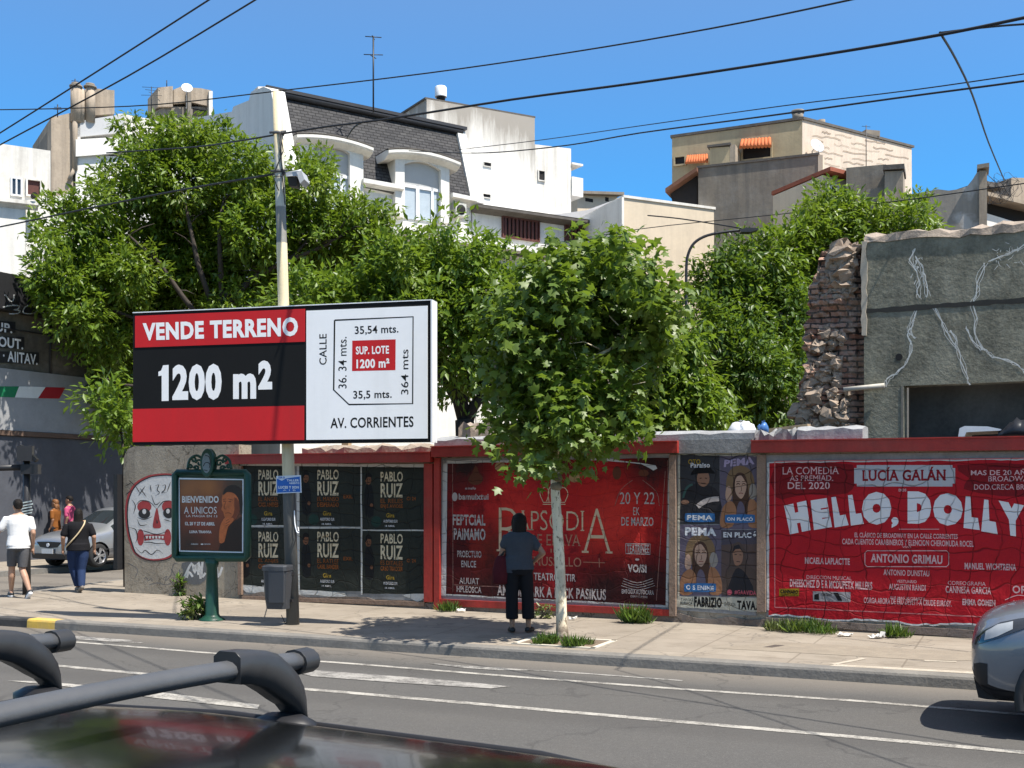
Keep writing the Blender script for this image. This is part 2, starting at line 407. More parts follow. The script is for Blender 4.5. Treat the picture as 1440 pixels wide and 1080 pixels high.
# pavement across the side street
LF = Fr((-14.1, 31.3), (.4534, .8915))
a = G(60, 799, 0); off = (Vector((a.x, a.y))-LF.o).dot(LF.n)
mb = MB(); mb.extrude([LF.w(-30, 0, -.5), LF.w(60, 0, -.5), LF.w(60, 0, off), LF.w(-30, 0, off)], (0,0,-.3))
tag(mb.build("far_pavement", m_pave), kind="structure")
mb = MB(); mb.extrude([LF.w(-30, .003, off-.02), LF.w(60, .003, off-.02), LF.w(60, .003, off+.15), LF.w(-30, .003, off+.15)], (0,0,-.3))
tag(mb.build("far_kerb", m_kerb), kind="structure")
# ================================================================== THE WALL WITH POSTERS
WF = Fr((0, 17.95), (.8915, -.4534))
def concrete(name, c0, c1, dark, joints=None):
    m, nt, b = new_mat(name); p = pos(nt)
    c = mixc(nt, ramp(nt, noise(nt, p, 1.6, 8, .7), .32, .68), c0, c1)
    c = mixc(nt, mathn(nt, 'MULTIPLY', ramp(nt, noise(nt, p, 9, 5, .75), .5, .72), .55), c, dark)
    c = mixc(nt, mathn(nt, 'MULTIPLY', ramp(nt, noise(nt, pos(nt, (2.2, 2.2, .14)), 1, 5, .7), .54, .76), .5), c, dark)
    vo = N(nt, "ShaderNodeTexVoronoi", feature='DISTANCE_TO_EDGE'); vo.inputs["Scale"].default_value = 1.1
    dm = N(nt, "ShaderNodeVectorMath", operation='ADD'); nz = N(nt, "ShaderNodeTexNoise"); nz.inputs["Scale"].default_value = 2.5; nz.inputs["Detail"].default_value = 5; nt.links.new(p, nz.inputs["Vector"])
    nt.links.new(p, dm.inputs[0]); nt.links.new(nz.outputs["Color"], dm.inputs[1]); nt.links.new(dm.outputs[0], vo.inputs["Vector"])
    c = mixc(nt, ramp(nt, vo.outputs["Distance"], .003, .012, .7, 0.), c, tuple(x*.6 for x in dark))
    nt.links.new(c, b.inputs["Base Color"]); b.inputs["Roughness"].default_value = .9; b.inputs["Specular IOR Level"].default_value = .2
    bn = N(nt, "ShaderNodeBump"); bn.inputs["Strength"].default_value = .7; bn.inputs["Distance"].default_value = .02
    nt.links.new(noise(nt, p, 22, 6, .7), bn.inputs["Height"]); nt.links.new(bn.outputs[0], b.inputs["Normal"])
    return m
m_conc = concrete("old_render", (.23,.195,.15), (.37,.32,.25), (.12,.1,.075))
m_plinth = concrete("dark_plinth", (.13, .1, .085), (.22, .18, .15), (.06, .05, .04))
def print_mat(name, col, dirt=.25, rough=.5, glow=None):
    """printed paper or vinyl, creased and puckered"""
    key = "print_"+name
    if key in MATS: return MATS[key]
    m, nt, b = new_mat(key); MATS[key] = m; col = tuple(x*.88 for x in lin(col))
    q = pos(nt, u=(.8915, -.4534))
    nz = N(nt, "ShaderNodeTexNoise"); nz.inputs["Scale"].default_value = 1.1; nz.inputs["Detail"].default_value = 3; nt.links.new(q, nz.inputs["Vector"])
    sc_ = N(nt, "ShaderNodeVectorMath", operation='SCALE'); sc_.inputs["Scale"].default_value = .62; nt.links.new(nz.outputs["Color"], sc_.inputs[0])
    ad = N(nt, "ShaderNodeVectorMath", operation='ADD'); nt.links.new(q, ad.inputs[0]); nt.links.new(sc_.outputs[0], ad.inputs[1])
    br = N(nt, "ShaderNodeTexBrick"); br.offset = 0.; br.inputs["Scale"].default_value = 1; br.inputs["Brick Width"].default_value = .27; br.inputs["Row Height"].default_value = .2
    br.inputs["Mortar Size"].default_value = .012; br.inputs["Mortar Smooth"].default_value = 1.
    nt.links.new(ad.outputs[0], br.inputs["Vector"])
    c = mixc(nt, ramp(nt, noise(nt, q, 1.2, 6, .7), .3, .7), tuple(x*(1-dirt) for x in col), col)
    c = mixc(nt, mathn(nt, 'MULTIPLY', br.outputs["Fac"], mathn(nt, 'MULTIPLY', ramp(nt, noise(nt, q, 1.9, 3), .3, .55), .75)), c, tuple(x*.14 for x in col))  # shadow-like net lines put into the colour along the creases
    if glow:
        for (gx, gy, gr, gc) in glow:      # printed colour fields of the artwork, in wall coordinates (along, up)
            d = N(nt, "ShaderNodeVectorMath", operation='DISTANCE'); nt.links.new(q, d.inputs[0]); d.inputs[1].default_value = (gx, gy, 0)
            f = mathn(nt, 'ADD', d.outputs["Value"], mathn(nt, 'MULTIPLY', mathn(nt, 'SUBTRACT', noise(nt, q, 3.6, 7, .75), .5), gr*2.2))
            c = mixc(nt, ramp(nt, f, gr, gr*.15, 0., 1.), c, lin(gc))
    nt.links.new(c, b.inputs["Base Color"]); b.inputs["Roughness"].default_value = .65; b.inputs["Specular IOR Level"].default_value = .18
    h = mathn(nt, 'ADD', mathn(nt, 'MULTIPLY', br.outputs["Fac"], -.5), mathn(nt, 'MULTIPLY', noise(nt, ad.outputs[0], 3.2, 4, .6), 1.6))
    bn = N(nt, "ShaderNodeBump"); bn.inputs["Strength"].default_value = .55; bn.inputs["Distance"].default_value = .035
    nt.links.new(h, bn.inputs["Height"]); nt.links.new(bn.outputs[0], b.inputs["Normal"])
    return m
PW = lambda n, c: print_mat(n, c)
def wl(px, py=850): return WF.px(px, py)[0]
def wz(px, py): return WF.px(px, py)[1]

# --- the long masonry wall
rng = random.Random(4)
wall = thing("masonry_wall", WF.w(wl(175), 0), "long weathered masonry wall round the empty lot, grey capping along its top", "wall")
s0, s1, s2 = wl(175), wl(337), 24.
ztop = wz(200, 627)
prof = [(s0+.03, -.05), (s0+.015, 1.2), (s0-.01, 2.0), (s0, ztop-.22), (s0+.1, ztop-.06), (s0+.28, ztop)]
n = 14
for i in range(1, n): prof.append((s0+.28+(s1-s0-.28)*i/n, ztop+rng.uniform(-.015, .015)))
prof += [(s1, ztop-.02), (s1, -.05)]
mb = MB(); mb.extrude([WF.w(a, z, .02) for a, z in prof], -WF.n3*.34); mb.build("corner_wall", m_conc, wall)
mb = MB(); mb.extrude([WF.w(s1+.002, -.05, 0), WF.w(s1+.002, 2.5, 0), WF.w(s2, 2.52, 0), WF.w(s2, -.05, 0)], -WF.n3*.3); mb.build("wall_body", m_conc, wall)
# peeling plinth along the foot
pts = [WF.w(s1+.01, -.04, .03)]; x = s1+.01
while x < 16: pts.append(WF.w(x, .1+rng.uniform(-.03, .05), .03)); x += .25
pts.append(WF.w(16, -.04, .03)); mb = MB(); mb.extrude(pts, -WF.n3*.03); mb.build("plinth", m_plinth, wall)
# rough stone and membrane capping
m_cap = M("roofing_membrane", (.3,.305,.31), .6, .3, 3, .6, 9, spots=.6, spot_col=(.2, .2, .21))
m_rub = M("rubble", (.3,.245,.195), .95, .3, 5, .8, 14, spots=.4, spot_col=(.2, .16, .13))
def lumpy(mb, fr, x0, x1, z0, z1, d0, d1, n=30, a=.04, seed=1, mi=0):
    r = random.Random(seed); rings = []
    for i in range(n+1):
        s_ = x0+(x1-x0)*i/n; k = lambda q: r.uniform(-q, q)
        rings.append([fr.w(s_, z0, d1), fr.w(s_, z1-.03+k(a), d1+k(a*.4)), fr.w(s_, z1+k(a), d1-.08+k(a*.5)), fr.w(s_, z1+.02+k(a), (d0+d1)/2), fr.w(s_, z1+k(a), d0+.05), fr.w(s_, z0, d0)])
    mb.loft(rings, mi, True, False)
mb = MB(); lumpy(mb, WF, wl(612), wl(1062), 2.5, wz(900, 609), -.42, .03, 24, .02, 3); mb.build("capping", m_cap, wall)
mb = MB(); lumpy(mb, WF, wl(1122), wl(1214), 2.5, wz(1160, 601), -.42, .06, 7, .018, 5); mb.build("capping", m_cap, wall)
mb = MB(); lumpy(mb, WF, wl(1064), wl(1121), 2.5, wz(1090, 606), -.4, .05, 9, .06, 8); mb.build("capping", M("grey_shards", (.2, .2, .2), .9, .3, 4, .5, 12), wall)
mb = MB(); lumpy(mb, WF, wl(425), wl(640), 2.5, wz(520, 628), -.42, .0, 24, .05, 6); mb.build("capping", m_rub, wall)
mb = MB(); lumpy(mb, WF, wl(640), wl(690), 2.6, wz(660, 597), -.5, -.1, 8, .12, 9); mb.build("loose_stones", m_rub, wall)

# --- graffiti skull on the corner wall
gr = thing("graffiti_skull", WF.P(212, 790), "painted graffiti skull in white, red and black on the corner wall", "graffiti")
gw = M("spray_white", (.62, .6, .57), .8, .12, 8, .3, 22, spots=.35, spot_col=(.35, .33, .3)); gk = M("spray_black", (.03, .028, .028), .8, .2); grd = M("spray_red", (.36, .05, .05), .8, .25, 8)
C7 = crop(0, 600, 3.6); D = .0206
out = [(655,350),(690,290),(750,255),(800,245),(860,243),(905,262),(925,320),(925,420),(915,520),(905,610),(860,660),(800,675),(740,670),(690,640),(668,590),(650,520),(643,430)]
mb = MB(); poly(mb, WF, out, D, C7, sm=3); mb.build("skull_fill", gw, gr)
mb = MB(); stroke(mb, WF, out, 3.2, D+.0008, C7, closed=True)
for c in ((735,405,36,30),(858,405,34,32)): poly(mb, WF, ell(*c), D+.0012, C7)
poly(mb, WF, [(795,415),(782,470),(778,510),(800,515),(820,508),(812,470),(803,420)], D+.0012, C7, sm=2)
for c in ((716,560,18,42),(853,560,18,42)): poly(mb, WF, ell(*c), D+.0012, C7)
poly(mb, WF, [(735,545),(835,545),(838,575),(800,568),(735,578)], D+.0012, C7); mb.build("red_paint", grd, gr)
mb = MB()
for c in ((735,440,30,26),(858,437,28,27)): poly(mb, WF, ell(*c), D+.0018, C7)
stroke(mb, WF, [(x+6, y+4) for x, y in out], 1.6, D+.0022, C7, closed=True)
for st in ([(695,395),(715,375),(760,380),(795,415)],[(800,415),(830,380),(868,375)],[(700,460),(735,470),(775,455)],[(835,470),(870,480)],[(700,520),(740,530),(800,545),(860,525)],[(720,590),(760,585),(800,592),(850,590)],[(690,300),(715,340)],[(712,310),(745,355)],[(740,300),(705,350)],[(765,295),(770,330)],[(790,300),(808,295),(800,320),(812,335),(792,350)],[(825,300),(842,295),(838,320),(822,335),(848,332)],[(868,280),(850,330)],[(770,345),(790,395),(815,380)],[(672,370),(690,400),(680,440)],[(655,510),(690,520),(700,560),(690,590)],[(690,610),(720,640),(740,625),(770,648),(800,625),(830,642)],[(700,470),(715,500),(750,495)],[(640,345),(672,320)],[(640,300),(668,285)],[(655,270),(690,300)],[(793,460),(800,490),(808,460)],[(735,545),(740,578)],[(760,545),(762,575)],[(785,545),(786,570)],[(812,545),(812,570)],[(735,560),(838,558)]):
    stroke(mb, WF, st, 1.3, D+.0024, C7, taper=True)
mb.build("black_lines", gk, gr)
mb = MB()
for c in ((735,430,10,13),(855,428,9,12)): poly(mb, WF, ell(*c), D+.003, C7)
for i in range(6): poly(mb, WF, [(742+i*16,553),(754+i*16,553),(752+i*16,566),(744+i*16,566)], D+.003, C7)
mb.build("white_highlights", gw, gr)
t = thing("graffiti_tag", WF.P(235, 830), "scrawled grey graffiti tags low on the wall behind the green sign", "graffiti")
mb = MB()
for st in ([(735,770),(745,760),(755,780),(770,765),(775,780)],[(830,770),(850,755),(840,780),(870,750),(880,700),(900,690)],[(650,690),(700,720),(690,760)],[(870,720),(900,760),(915,720)],[(760,800),(800,790),(850,800),(900,770)]):
    stroke(mb, WF, st, 1.2, D, C7)
mb.build("dark_scrawl", M("faint_paint", (.17, .155, .14), .85, .3), t)
mb = MB()
for st in ([(935,770),(975,690),(990,740),(1010,685),(1020,770)],[(985,720),(1000,700),(1010,750)],[(1030,680),(1025,760),(1045,740)],[(950,765),(960,735),(980,760)],[(1100,700),(1110,760),(1130,710)]): stroke(mb, WF, st, 3.2, .0235, C7)
mb.build("white_scrawl", gw, t)
mb = MB(); poly(mb, WF, [(925,690),(1045,680),(1045,775),(985,800),(925,770),(935,730)], .0222, C7, sm=2); mb.build("dark_patch", M("grey_paint", (.13, .13, .13), .85, .4), t)

# --- red sheet-metal frames
m_red = M("red_frame_paint", (.33, .028, .02), .5, .25, 2.5, .25, 12, streak=.45, streak_col=(.12, .02, .015), spots=.25, spot_col=(.2, .1, .07))
m_back = M("grey_backing", (.2, .2, .2), .8, .3, 2, .3, 14, spots=.6, spot_col=(.34, .34, .34)); m_wood = M("weathered_batten", (.22, .15, .11), .9, .3, 6, .6, 20)
def bar(mb, x0, x1, ytop, ybot, d0, d1, mi=0):
    """a horizontal bar between two photo columns; y given at both ends"""
    (ta, za), (tb, zb) = WF.px(x0, ytop[0]), WF.px(x1, ytop[1]); (_, zc), (_, zd) = WF.px(x0, ybot[0]), WF.px(x1, ybot[1])
    mb.extrude([WF.w(ta, zc, d1), WF.w(tb, zd, d1), WF.w(tb, zb, d1), WF.w(ta, za, d1)], -WF.n3*(d1-d0), mi)
def frame(label, x0, x1, beam, posts, rails, back):
    t = thing("poster_frame", WF.w(wl(x0), 0), label, "poster frame", "red frames along the wall")
    mb = MB(); bar(mb, x0, x1, beam[0], beam[1], .012, .15)
    a, b = WF.px(x0, beam[0][0]), WF.px(x1, beam[0][1])
    mb.extrude([WF.w(a[0], a[1]+.002, .17), WF.w(b[0], b[1]+.002, .17), WF.w(b[0], b[1]+.002, .005), WF.w(a[0], a[1]+.002, .005)], (0,0,.018)); mb.build("top_beam", m_red, t)
    for p0, p1, yt, yb, m in posts:
        mb = MB(); bar(mb, p0, p1, (yt, yt), (yb, yb), .0, .07); mb.build("post", m, t)
    for p0, p1, yt, yb, m in rails:
        mb = MB(); bar(mb, p0, p1, yt, yb, .0, .055); mb.build("bottom_rail", m, t)
    mb = MB(); bar(mb, back[0], back[1], back[2], back[3], -.001, .012); mb.build("backing_board", m_back, t)
    return t
frame("red metal frame round the six dark concert posters", 324, 611.5, ((641,637),(653,650)), [(599,611,652,846,m_red),(338,343,655,836,m_wood)], [(343,599,(838,846),(843,852),m_wood)], (338,598,(655,652),(836,845)))
frame("red metal frame round the wide red poster behind the tree", 612.5, 957, ((629.5,622),(643,637)), [(613,621,644,857,m_red),(943,952,640,866,m_wood)], [(621,943,(842,857),(851.5,866),m_red)], (621,943,(645,638),(842,857)))
frame("red metal frame over the large red banner", 1060, 1760, ((621.5,611),(637,630)), [(1066,1078,640,860,m_wood)], [(1078,1700,(868,906),(876,920),m_plinth)], (1078,1700,(640,631),(866,900)))
mb = MB(); bar(mb, 953, 1064, (628,627), (858,866), -.001, .014); mb.build("bare_panel", m_back, wall)
mb = MB(); bar(mb, 957, 1060, (619,617), (638,637), .015, .07); mb.build("broken_slab", M("grey_shards", (.1,.098,.092)), wall)

# --- posters
def ragged(corners, n=18, a=1.2, seed=0):
    r = random.Random(seed); out = []
    for i in range(4):
        p, q = corners[i], corners[(i+1) % 4]
        for k in range(n): out.append((p[0]+(q[0]-p[0])*k/n+(r.uniform(-a, a) if k else 0), p[1]+(q[1]-p[1])*k/n+(r.uniform(-a, a) if k else 0)))
    return out
m_paper = print_mat("white_paper", (205,205,202), .2)
CREAM = print_mat("cream_ink", (222,208,178)); ORANGE = print_mat("orange_ink", (150,84,34)); WHITE = print_mat("white_ink", (222,222,226)); INK = print_mat("black_ink", (22,20,22)); YEL = print_mat("yellow_ink", (170,140,50))
C8 = crop(320, 600, 3.6)
cols = [(68,300),(365,680),(682,1003)]; rows = [(198,500),(512,828)]
tx = [(160,260),(458,566),(778,890)]
dyc = [0, 0, 10]
words_ = ["dark concert poster of the upper row, partly behind the pole and blue notice", "dark concert poster in the middle of the upper row, beside the pole", "dark concert poster of the upper row nearest the red post",
          "dark concert poster of the lower row, partly behind the litter bin", "dark concert poster in the middle of the lower row", "dark concert poster of the lower row with torn paper at its foot"]
m_night = print_mat("night_green", (46,50,45), .35); m_suit = print_mat("suit", (26,27,30)); m_skin_d = print_mat("dim_skin", (122,82,60)); m_teal = print_mat("dark_teal", (34,62,56))
for ri, (ya, yb) in enumerate(rows):
    for ci, (xa, xb) in enumerate(cols):
        dy = (yb-828 if ri else 0)+(ya-198)+dyc[ci]; x0, x1 = tx[ci]; ex = 8*ci
        t = thing("concert_poster", WF.P(*C8((xa+xb)/2, yb+dyc[ci])), words_[ri*3+ci], "poster", "dark concert posters on the wall")
        mb = MB(); poly(mb, WF, ragged([(xa,yb+dyc[ci]+ex*.4),(xb,yb+dyc[ci]+ex*.6),(xb,ya+dyc[ci]*.6),(xa,ya+dyc[ci]*.4)], 10, 1.5, ri*7+ci), .0165, C8, thick=.003); mb.build("sheet", m_night, t)
        if ci > 0 or True:
            fx = xa+(34 if ci else 20)
            mb = MB(); poly(mb, WF, [(fx-18,ya+dy-(ya-198)+250),(fx-20,ya+125+dyc[ci]),(fx-8,ya+82+dyc[ci]),(fx+10,ya+82+dyc[ci]),(fx+24,ya+120+dyc[ci]),(fx+28,ya+250+dyc[ci])][1:-1]+[(fx+26,ya+240+dyc[ci]),(fx-16,ya+240+dyc[ci])], .0171, C8, sm=2)
            mb.build("printed_figure", m_suit, t)
            mb = MB(); poly(mb, WF, ell(fx, ya+62+dyc[ci], 15, 24, 14), .0175, C8); poly(mb, WF, ell(fx+16, ya+190+dyc[ci], 8, 10, 10), .0177, C8); mb.build("printed_face", m_skin_d, t)
            mb = MB(); poly(mb, WF, [(fx-16,ya+58+dyc[ci]),(fx-12,ya+30+dyc[ci]),(fx+4,ya+24+dyc[ci]),(fx+17,ya+38+dyc[ci]),(fx+14,ya+48+dyc[ci]),(fx-4,ya+46+dyc[ci]),(fx-12,ya+62+dyc[ci])], .0181, C8, sm=2)
            stroke(mb, WF, [(fx-8,ya+60+dyc[ci]),(fx-3,ya+59+dyc[ci])], .8, .0181, C8); stroke(mb, WF, [(fx+4,ya+60+dyc[ci]),(fx+9,ya+61+dyc[ci])], .8, .0181, C8); stroke(mb, WF, [(fx-5,ya+74+dyc[ci]),(fx+5,ya+75+dyc[ci])], .9, .0181, C8); mb.build("printed_hair", INK, t)
            if ri == 0:
                mb = MB(); poly(mb, WF, ell(fx+40, ya+272+dyc[ci], 26, 28, 16), .0169, C8); mb.build("printed_shape", m_teal, t)
        y = ya-198+dyc[ci]
        mb = MB(); text(mb, WF, "PABLO", x0, 218+y, x1, 268+y, .0187, .018, C=C8); text(mb, WF, "RUIZ", x0, 277+y, x1, 349+y, .0187, .026, C=C8); mb.build("title", CREAM, t)
        mb = MB(); L2 = [("EL ANGEL","CASI ANDEB"),("EL MANSO","DESPERADO"),("EL RELES","ENJE AVIOSE"),("EL ANJES","CHELANDOS"),("EL RATLEF","CASIL BANDER"),("ES DITALES","CASO TRACCER")][ri*3+ci]
        text(mb, WF, L2[0], x0, 355+y, x1, 377+y, .0187, .0, C=C8); mb.build("subtitle", ORANGE, t); mb = MB(); text(mb, WF, L2[1], x0, 383+y, x1, 406+y, .0187, .02, C=C8)
        if ci: mb.build("subtitle", ORANGE, t); mb = MB(); text(mb, WF, "EXIL" if ci == 1 else "CI 24", x0+132, 345+y, x0+178, 363+y, .0187, .02, C=C8)
        mb.build("subtitle", ORANGE, t)
        mb = MB(); text(mb, WF, "Gira", x0+28, 428+y, x0+70, 450+y, .0187, .03, C=C8); mb.build("small_print", YEL, t)
        mb = MB(); text(mb, WF, "AUDITORIO SUR", x0+14, 461+y, x0+86, 476+y, .0187, .02, C=C8); mb.build("small_print", WHITE, t); mb = MB(); text(mb, WF, "18 ABRIL", x0+22, 488+y, x0+72, 497+y, .0187, .02, C=C8); mb.build("small_print", WHITE, t)
# bare paper strips between the sheets
t = thing("torn_paper_strips", WF.P(*C8(500, 850)), "torn white paper edges left between and below the dark concert posters", "paper scraps")
mb = MB()
for q in ([(355,195),(366,195),(370,850),(352,850)], [(676,200),(683,200),(687,850),(679,850)], [(1002,210),(1012,208),(1004,850),(996,850)], [(118,499),(300,499),(300,506),(118,506)], [(366,508),(680,508),(680,516),(366,516)], [(683,521),(1002,522),(1002,529),(683,527)], [(68,185),(1010,190),(1012,206),(70,197)]):
    poly(mb, WF, ragged(q, 8, 1.2, len(mb.v)), .0205, C8)
mb.build("edge_strips", m_paper, t)
mb = MB(); poly(mb, WF, [(80,800),(200,812),(300,808),(300,832),(200,842),(100,838)], .0285, C8, sm=2); poly(mb, WF, [(365,825),(600,842),(570,865),(450,850),(365,850)], .0285, C8, sm=2); poly(mb, WF, [(890,850),(1004,845),(1000,868),(965,885),(930,868)], .0285, C8, sm=2); mb.build("loose_scraps", m_paper, t)

# --- wide red theatre poster
CR = crop(600, 600, 3.6)
gx, gy = WF.px(*CR(690, 480)); 
def wall_at(x, y): a, b = WF.px(*CR(x, y)); return (a*1. , b)
base_s = WF.o.dot(WF.u)
def gl(x, y, r, c): a, b = wall_at(x, y); return (a+base_s, b, r, c)
m_pst = print_mat("red_theatre_print", (84,20,22), .45, glow=[gl(330,310,1.2,(142,22,24)), gl(650,420,1.6,(178,30,36)), gl(1050,420,1.3,(164,28,26)), gl(330,620,.5,(150,30,26)), gl(470,450,.75,(196,46,38)), gl(900,500,.8,(196,50,40)), gl(700,330,.8,(172,30,28)), gl(330,620,.6,(112,34,24)), gl(650,180,.55,(44,18,18)), gl(1150,190,.6,(40,22,22)), gl(200,190,.6,(40,22,22)), gl(900,840,.8,(44,16,16)), gl(400,840,.8,(46,18,18)), gl(1150,800,.7,(50,18,18))])
t = thing("theatre_poster", WF.P(*CR(650, 860)), "wide dark red theatre poster with a crown, behind the standing woman", "poster")
mb = MB(); poly(mb, WF, ragged([(82,850),(1222,912),(1232,158),(94,178)], 22, 1.6, 3), .0165, CR, thick=.003); mb.build("sheet", m_pst, t)
mb = MB(); poly(mb, WF, ragged([(76,855),(100,856),(108,172),(86,174)], 9, 1.2, 4), .0185, CR); poly(mb, WF, ragged([(86,186),(480,180),(480,170),(86,172)], 12, 2, 5), .0185, CR); poly(mb, WF, [(760,172),(900,158),(980,172),(1160,195),(1150,222),(1090,190),(960,178),(860,170)], .0195, CR, sm=2); poly(mb, WF, ragged([(80,852),(1222,914),(1224,905),(80,846)], 20, 2, 6), .0188, CR); poly(mb, WF, ragged([(1212,912),(1224,912),(1242,158),(1228,160)], 12, 1.5, 7), .0185, CR); mb.build("torn_edges", m_paper, t)
mb = MB()
for q in ([(134,170),(136,835)], [(1222,170),(1214,880)], [(1210,225),(1165,880)], [(136,800),(400,812)]): stroke(mb, WF, q, .8, .0175, CR, sm=0)
stroke(mb, WF, [(955,400),(985,320),(1045,270)], .8, .0175, CR); stroke(mb, WF, [(1095,270),(1165,330),(1180,400)], .8, .0175, CR)
mb.build("thin_lines", print_mat("pale_line", (150,110,100)), t)
mb = MB()
for c in ((375,203,28,24),(515,203,24,22),(750,257,28,25)): mb = MB(); poly(mb, WF, ell(*c), .0174, CR); mb.build("printed_lantern", print_mat("lantern", (176,140,96)), t)
mb = MB(); poly(mb, WF, ell(250,265,38,30), .0173, CR); poly(mb, WF, [(230,260),(250,195),(268,235),(275,262)], .0176, CR, sm=2)
for c in ((470,215,24,30),(965,235,22,34),(1100,235,26,18),(700,205,20,26)): mb.build("printed_shape", print_mat("amber_brown", (104,58,40)), t); mb = MB(); poly(mb, WF, ell(*c), .0173, CR)
mb.build("printed_shape", print_mat("amber_brown", (104,58,40)), t)
GOLD = print_mat("pale_gold_ink", (222,192,158)); DW = print_mat("dim_white_ink", (188,176,172))
mb = MB()
text(mb, WF, "R", 355, 410, 500, 632, .0187, -.022, True, C=CR); text(mb, WF, "APSODI", 455, 425, 800, 525, .0187, -.012, True, C=CR); text(mb, WF, "A", 788, 415, 943, 640, .0187, -.02, True, C=CR)
mb.build("title", GOLD, t)
mb = MB(); text(mb, WF, "DE ELAVA", 520, 545, 782, 602, .0187, .0, True, C=CR); text(mb, WF, "IL", 630, 618, 665, 638, .0187, C=CR); text(mb, WF, "INUSSELLO", 530, 660, 785, 706, .0187, .0, True, C=CR); stroke(mb, WF, [(795,685),(905,689)], .9, .0187, CR, sm=0); stroke(mb, WF, [(875,666),(877,712)], .9, .0187, CR, sm=0); mb.build("subtitle", print_mat("rose_gold", (190,132,106)), t)
mb = MB()   # crown
for st in ([(590,393),(705,393)], [(592,383),(703,383)], [(592,380),(576,340),(590,312),(612,310),(622,335),(610,378)], [(622,380),(618,330),(632,300),(648,295),(664,300),(676,330),(672,380)], [(703,380),(718,340),(704,312),(684,310),(672,335),(684,378)], [(648,292),(648,278)], [(640,285),(656,285)]): stroke(mb, WF, st, 1.1, .0187, CR)
for c in ((612,306,6,5),(684,306,6,5),(648,297,6,5)): poly(mb, WF, ell(*c, n=10), .0187, CR)
mb.build("crown_emblem", GOLD, t)
mb = MB()
for s_, a, b, c, d, bo in (("bamuixtui",165,338,316,370,.03),("emafo",198,305,252,318,.02),("FEPTCIAL",135,445,300,500,.03),("PAIMAMO",140,515,300,574,.03),("PROECTUIO",158,628,280,662,.02),("ENLCE",178,678,253,712,.02),("AUUAT",168,765,268,797,.02),("HPLEOSCA",155,808,280,840,.02),("TEATROSSTIR",545,742,757,780,.02),("AMARILLIARK A BECK PASIKUS",360,812,910,866,.03),("20 Y 22",980,332,1156,392,.0),("EK",1048,408,1080,448,.0),("DE MARZO",988,458,1150,502,.01),("TEATRINEE",1016,597,1128,640,.02),("VO/SI",1020,697,1115,738,.04),("EMTOGIA KUTOCARA",990,825,1152,848,.02),("DON Y CUROTO",1035,855,1120,866,.01)):
    text(mb, WF, s_, a, b, c, d, .0187, bo, C=CR); mb.build("lettering", DW, t); mb = MB()
poly(mb, WF, ell(145,355,14,22), .0187, CR); poly(mb, WF, ell(1068,672,10,6), .0187, CR)
for q in ([(1010,592),(1134,594),(1133,646),(1010,642)],): stroke(mb, WF, q, 1., .0187, CR, sm=0, closed=True)
for k in range(4): stroke(mb, WF, [(1000-k*4,768+k*12),(1070,790+k*12),(1145+k*4,768+k*12)], .7, .0187, CR)
mb.build("emblem_lines", DW, t)

# --- group of four small posters over a lettered strip
CP = crop(930, 600, 3.6)
def P3(name, c): return print_mat(name, c, .15)
pm = {k: P3(k, v) for k, v in dict(ash=(58,58,62), plum=(100,92,108), plum_d=(78,72,82), jacket=(158,112,82), hood=(126,102,76), fair=(186,152,132), fair_d=(150,112,92), brown_hair=(78,56,46), headset=(150,142,134), blue_tag=(52,104,158), teal_arm=(62,92,88), dusk=(92,76,72), dark_coat=(44,42,46), cloth=(84,70,64)).items()}
def girl(t, x0, y0, w, h, wordtop, wordbot):
    X = lambda a: x0+a*w; Y = lambda b: y0+b*h
    def pl(name, m, shapes, d):
        mb = MB()
        for s_ in shapes: poly(mb, WF, [(X(a), Y(b)) for a, b in s_], d, CP, sm=3)
        mb.build(name, m, t)
    pl("printed_hood", pm['hood'], [[(.16,.5),(.15,.28),(.27,.13),(.5,.08),(.73,.14),(.85,.3),(.84,.55),(.6,.55),(.4,.55)]], .0174)
    pl("printed_hair", pm['brown_hair'], [[(.3,.7),(.31,.36),(.38,.22),(.5,.185),(.62,.23),(.69,.38),(.72,.62),(.74,.84),(.66,.95),(.6,.7),(.5,.62),(.42,.7),(.38,.92),(.3,.86)]], .0178)
    pl("printed_jacket", pm['jacket'], [[(.0,1.),(.02,.78),(.12,.66),(.28,.62),(.4,.76),(.3,1.)], [(.72,1.),(.68,.78),(.74,.58),(.88,.62),(1.,.78),(1.,1.)]], .0182)
    pl("printed_face", pm['fair'], [[(.36,.4),(.38,.28),(.47,.23),(.57,.24),(.64,.3),(.65,.42),(.6,.52),(.53,.58),(.46,.56),(.39,.5)], [(.12,.52),(.16,.4),(.24,.4),(.28,.5),(.26,.6),(.16,.62)]], .0186)
    pl("printed_headset", pm['headset'], [[(.72,.46),(.78,.36),(.88,.38),(.92,.5),(.86,.58),(.76,.58)]], .019)
    mb = MB()
    for a in (.445, .585): stroke(mb, WF, [(X(a-.045), Y(.365)), (X(a), Y(.35)), (X(a+.045), Y(.365))], 1.3, .0192, CP); stroke(mb, WF, [(X(a-.05), Y(.325)), (X(a+.05), Y(.32))], .9, .0192, CP)
    stroke(mb, WF, [(X(.52), Y(.4)), (X(.53), Y(.46)), (X(.5), Y(.465))], .7, .0192, CP); stroke(mb, WF, [(X(.35), Y(.3)), (X(.45), Y(.2)), (X(.56), Y(.24)), (X(.66), Y(.34))], 2, .0191, CP)
    mb.build("printed_features", pm['brown_hair'], t)
    mb = MB(); stroke(mb, WF, [(X(.46), Y(.5)), (X(.52), Y(.495)), (X(.57), Y(.505))], 1.2, .0192, CP); mb.build("printed_mouth", print_mat("lip", (140,78,72)), t)
LAV = print_mat("lavender_ink", (176,160,190))
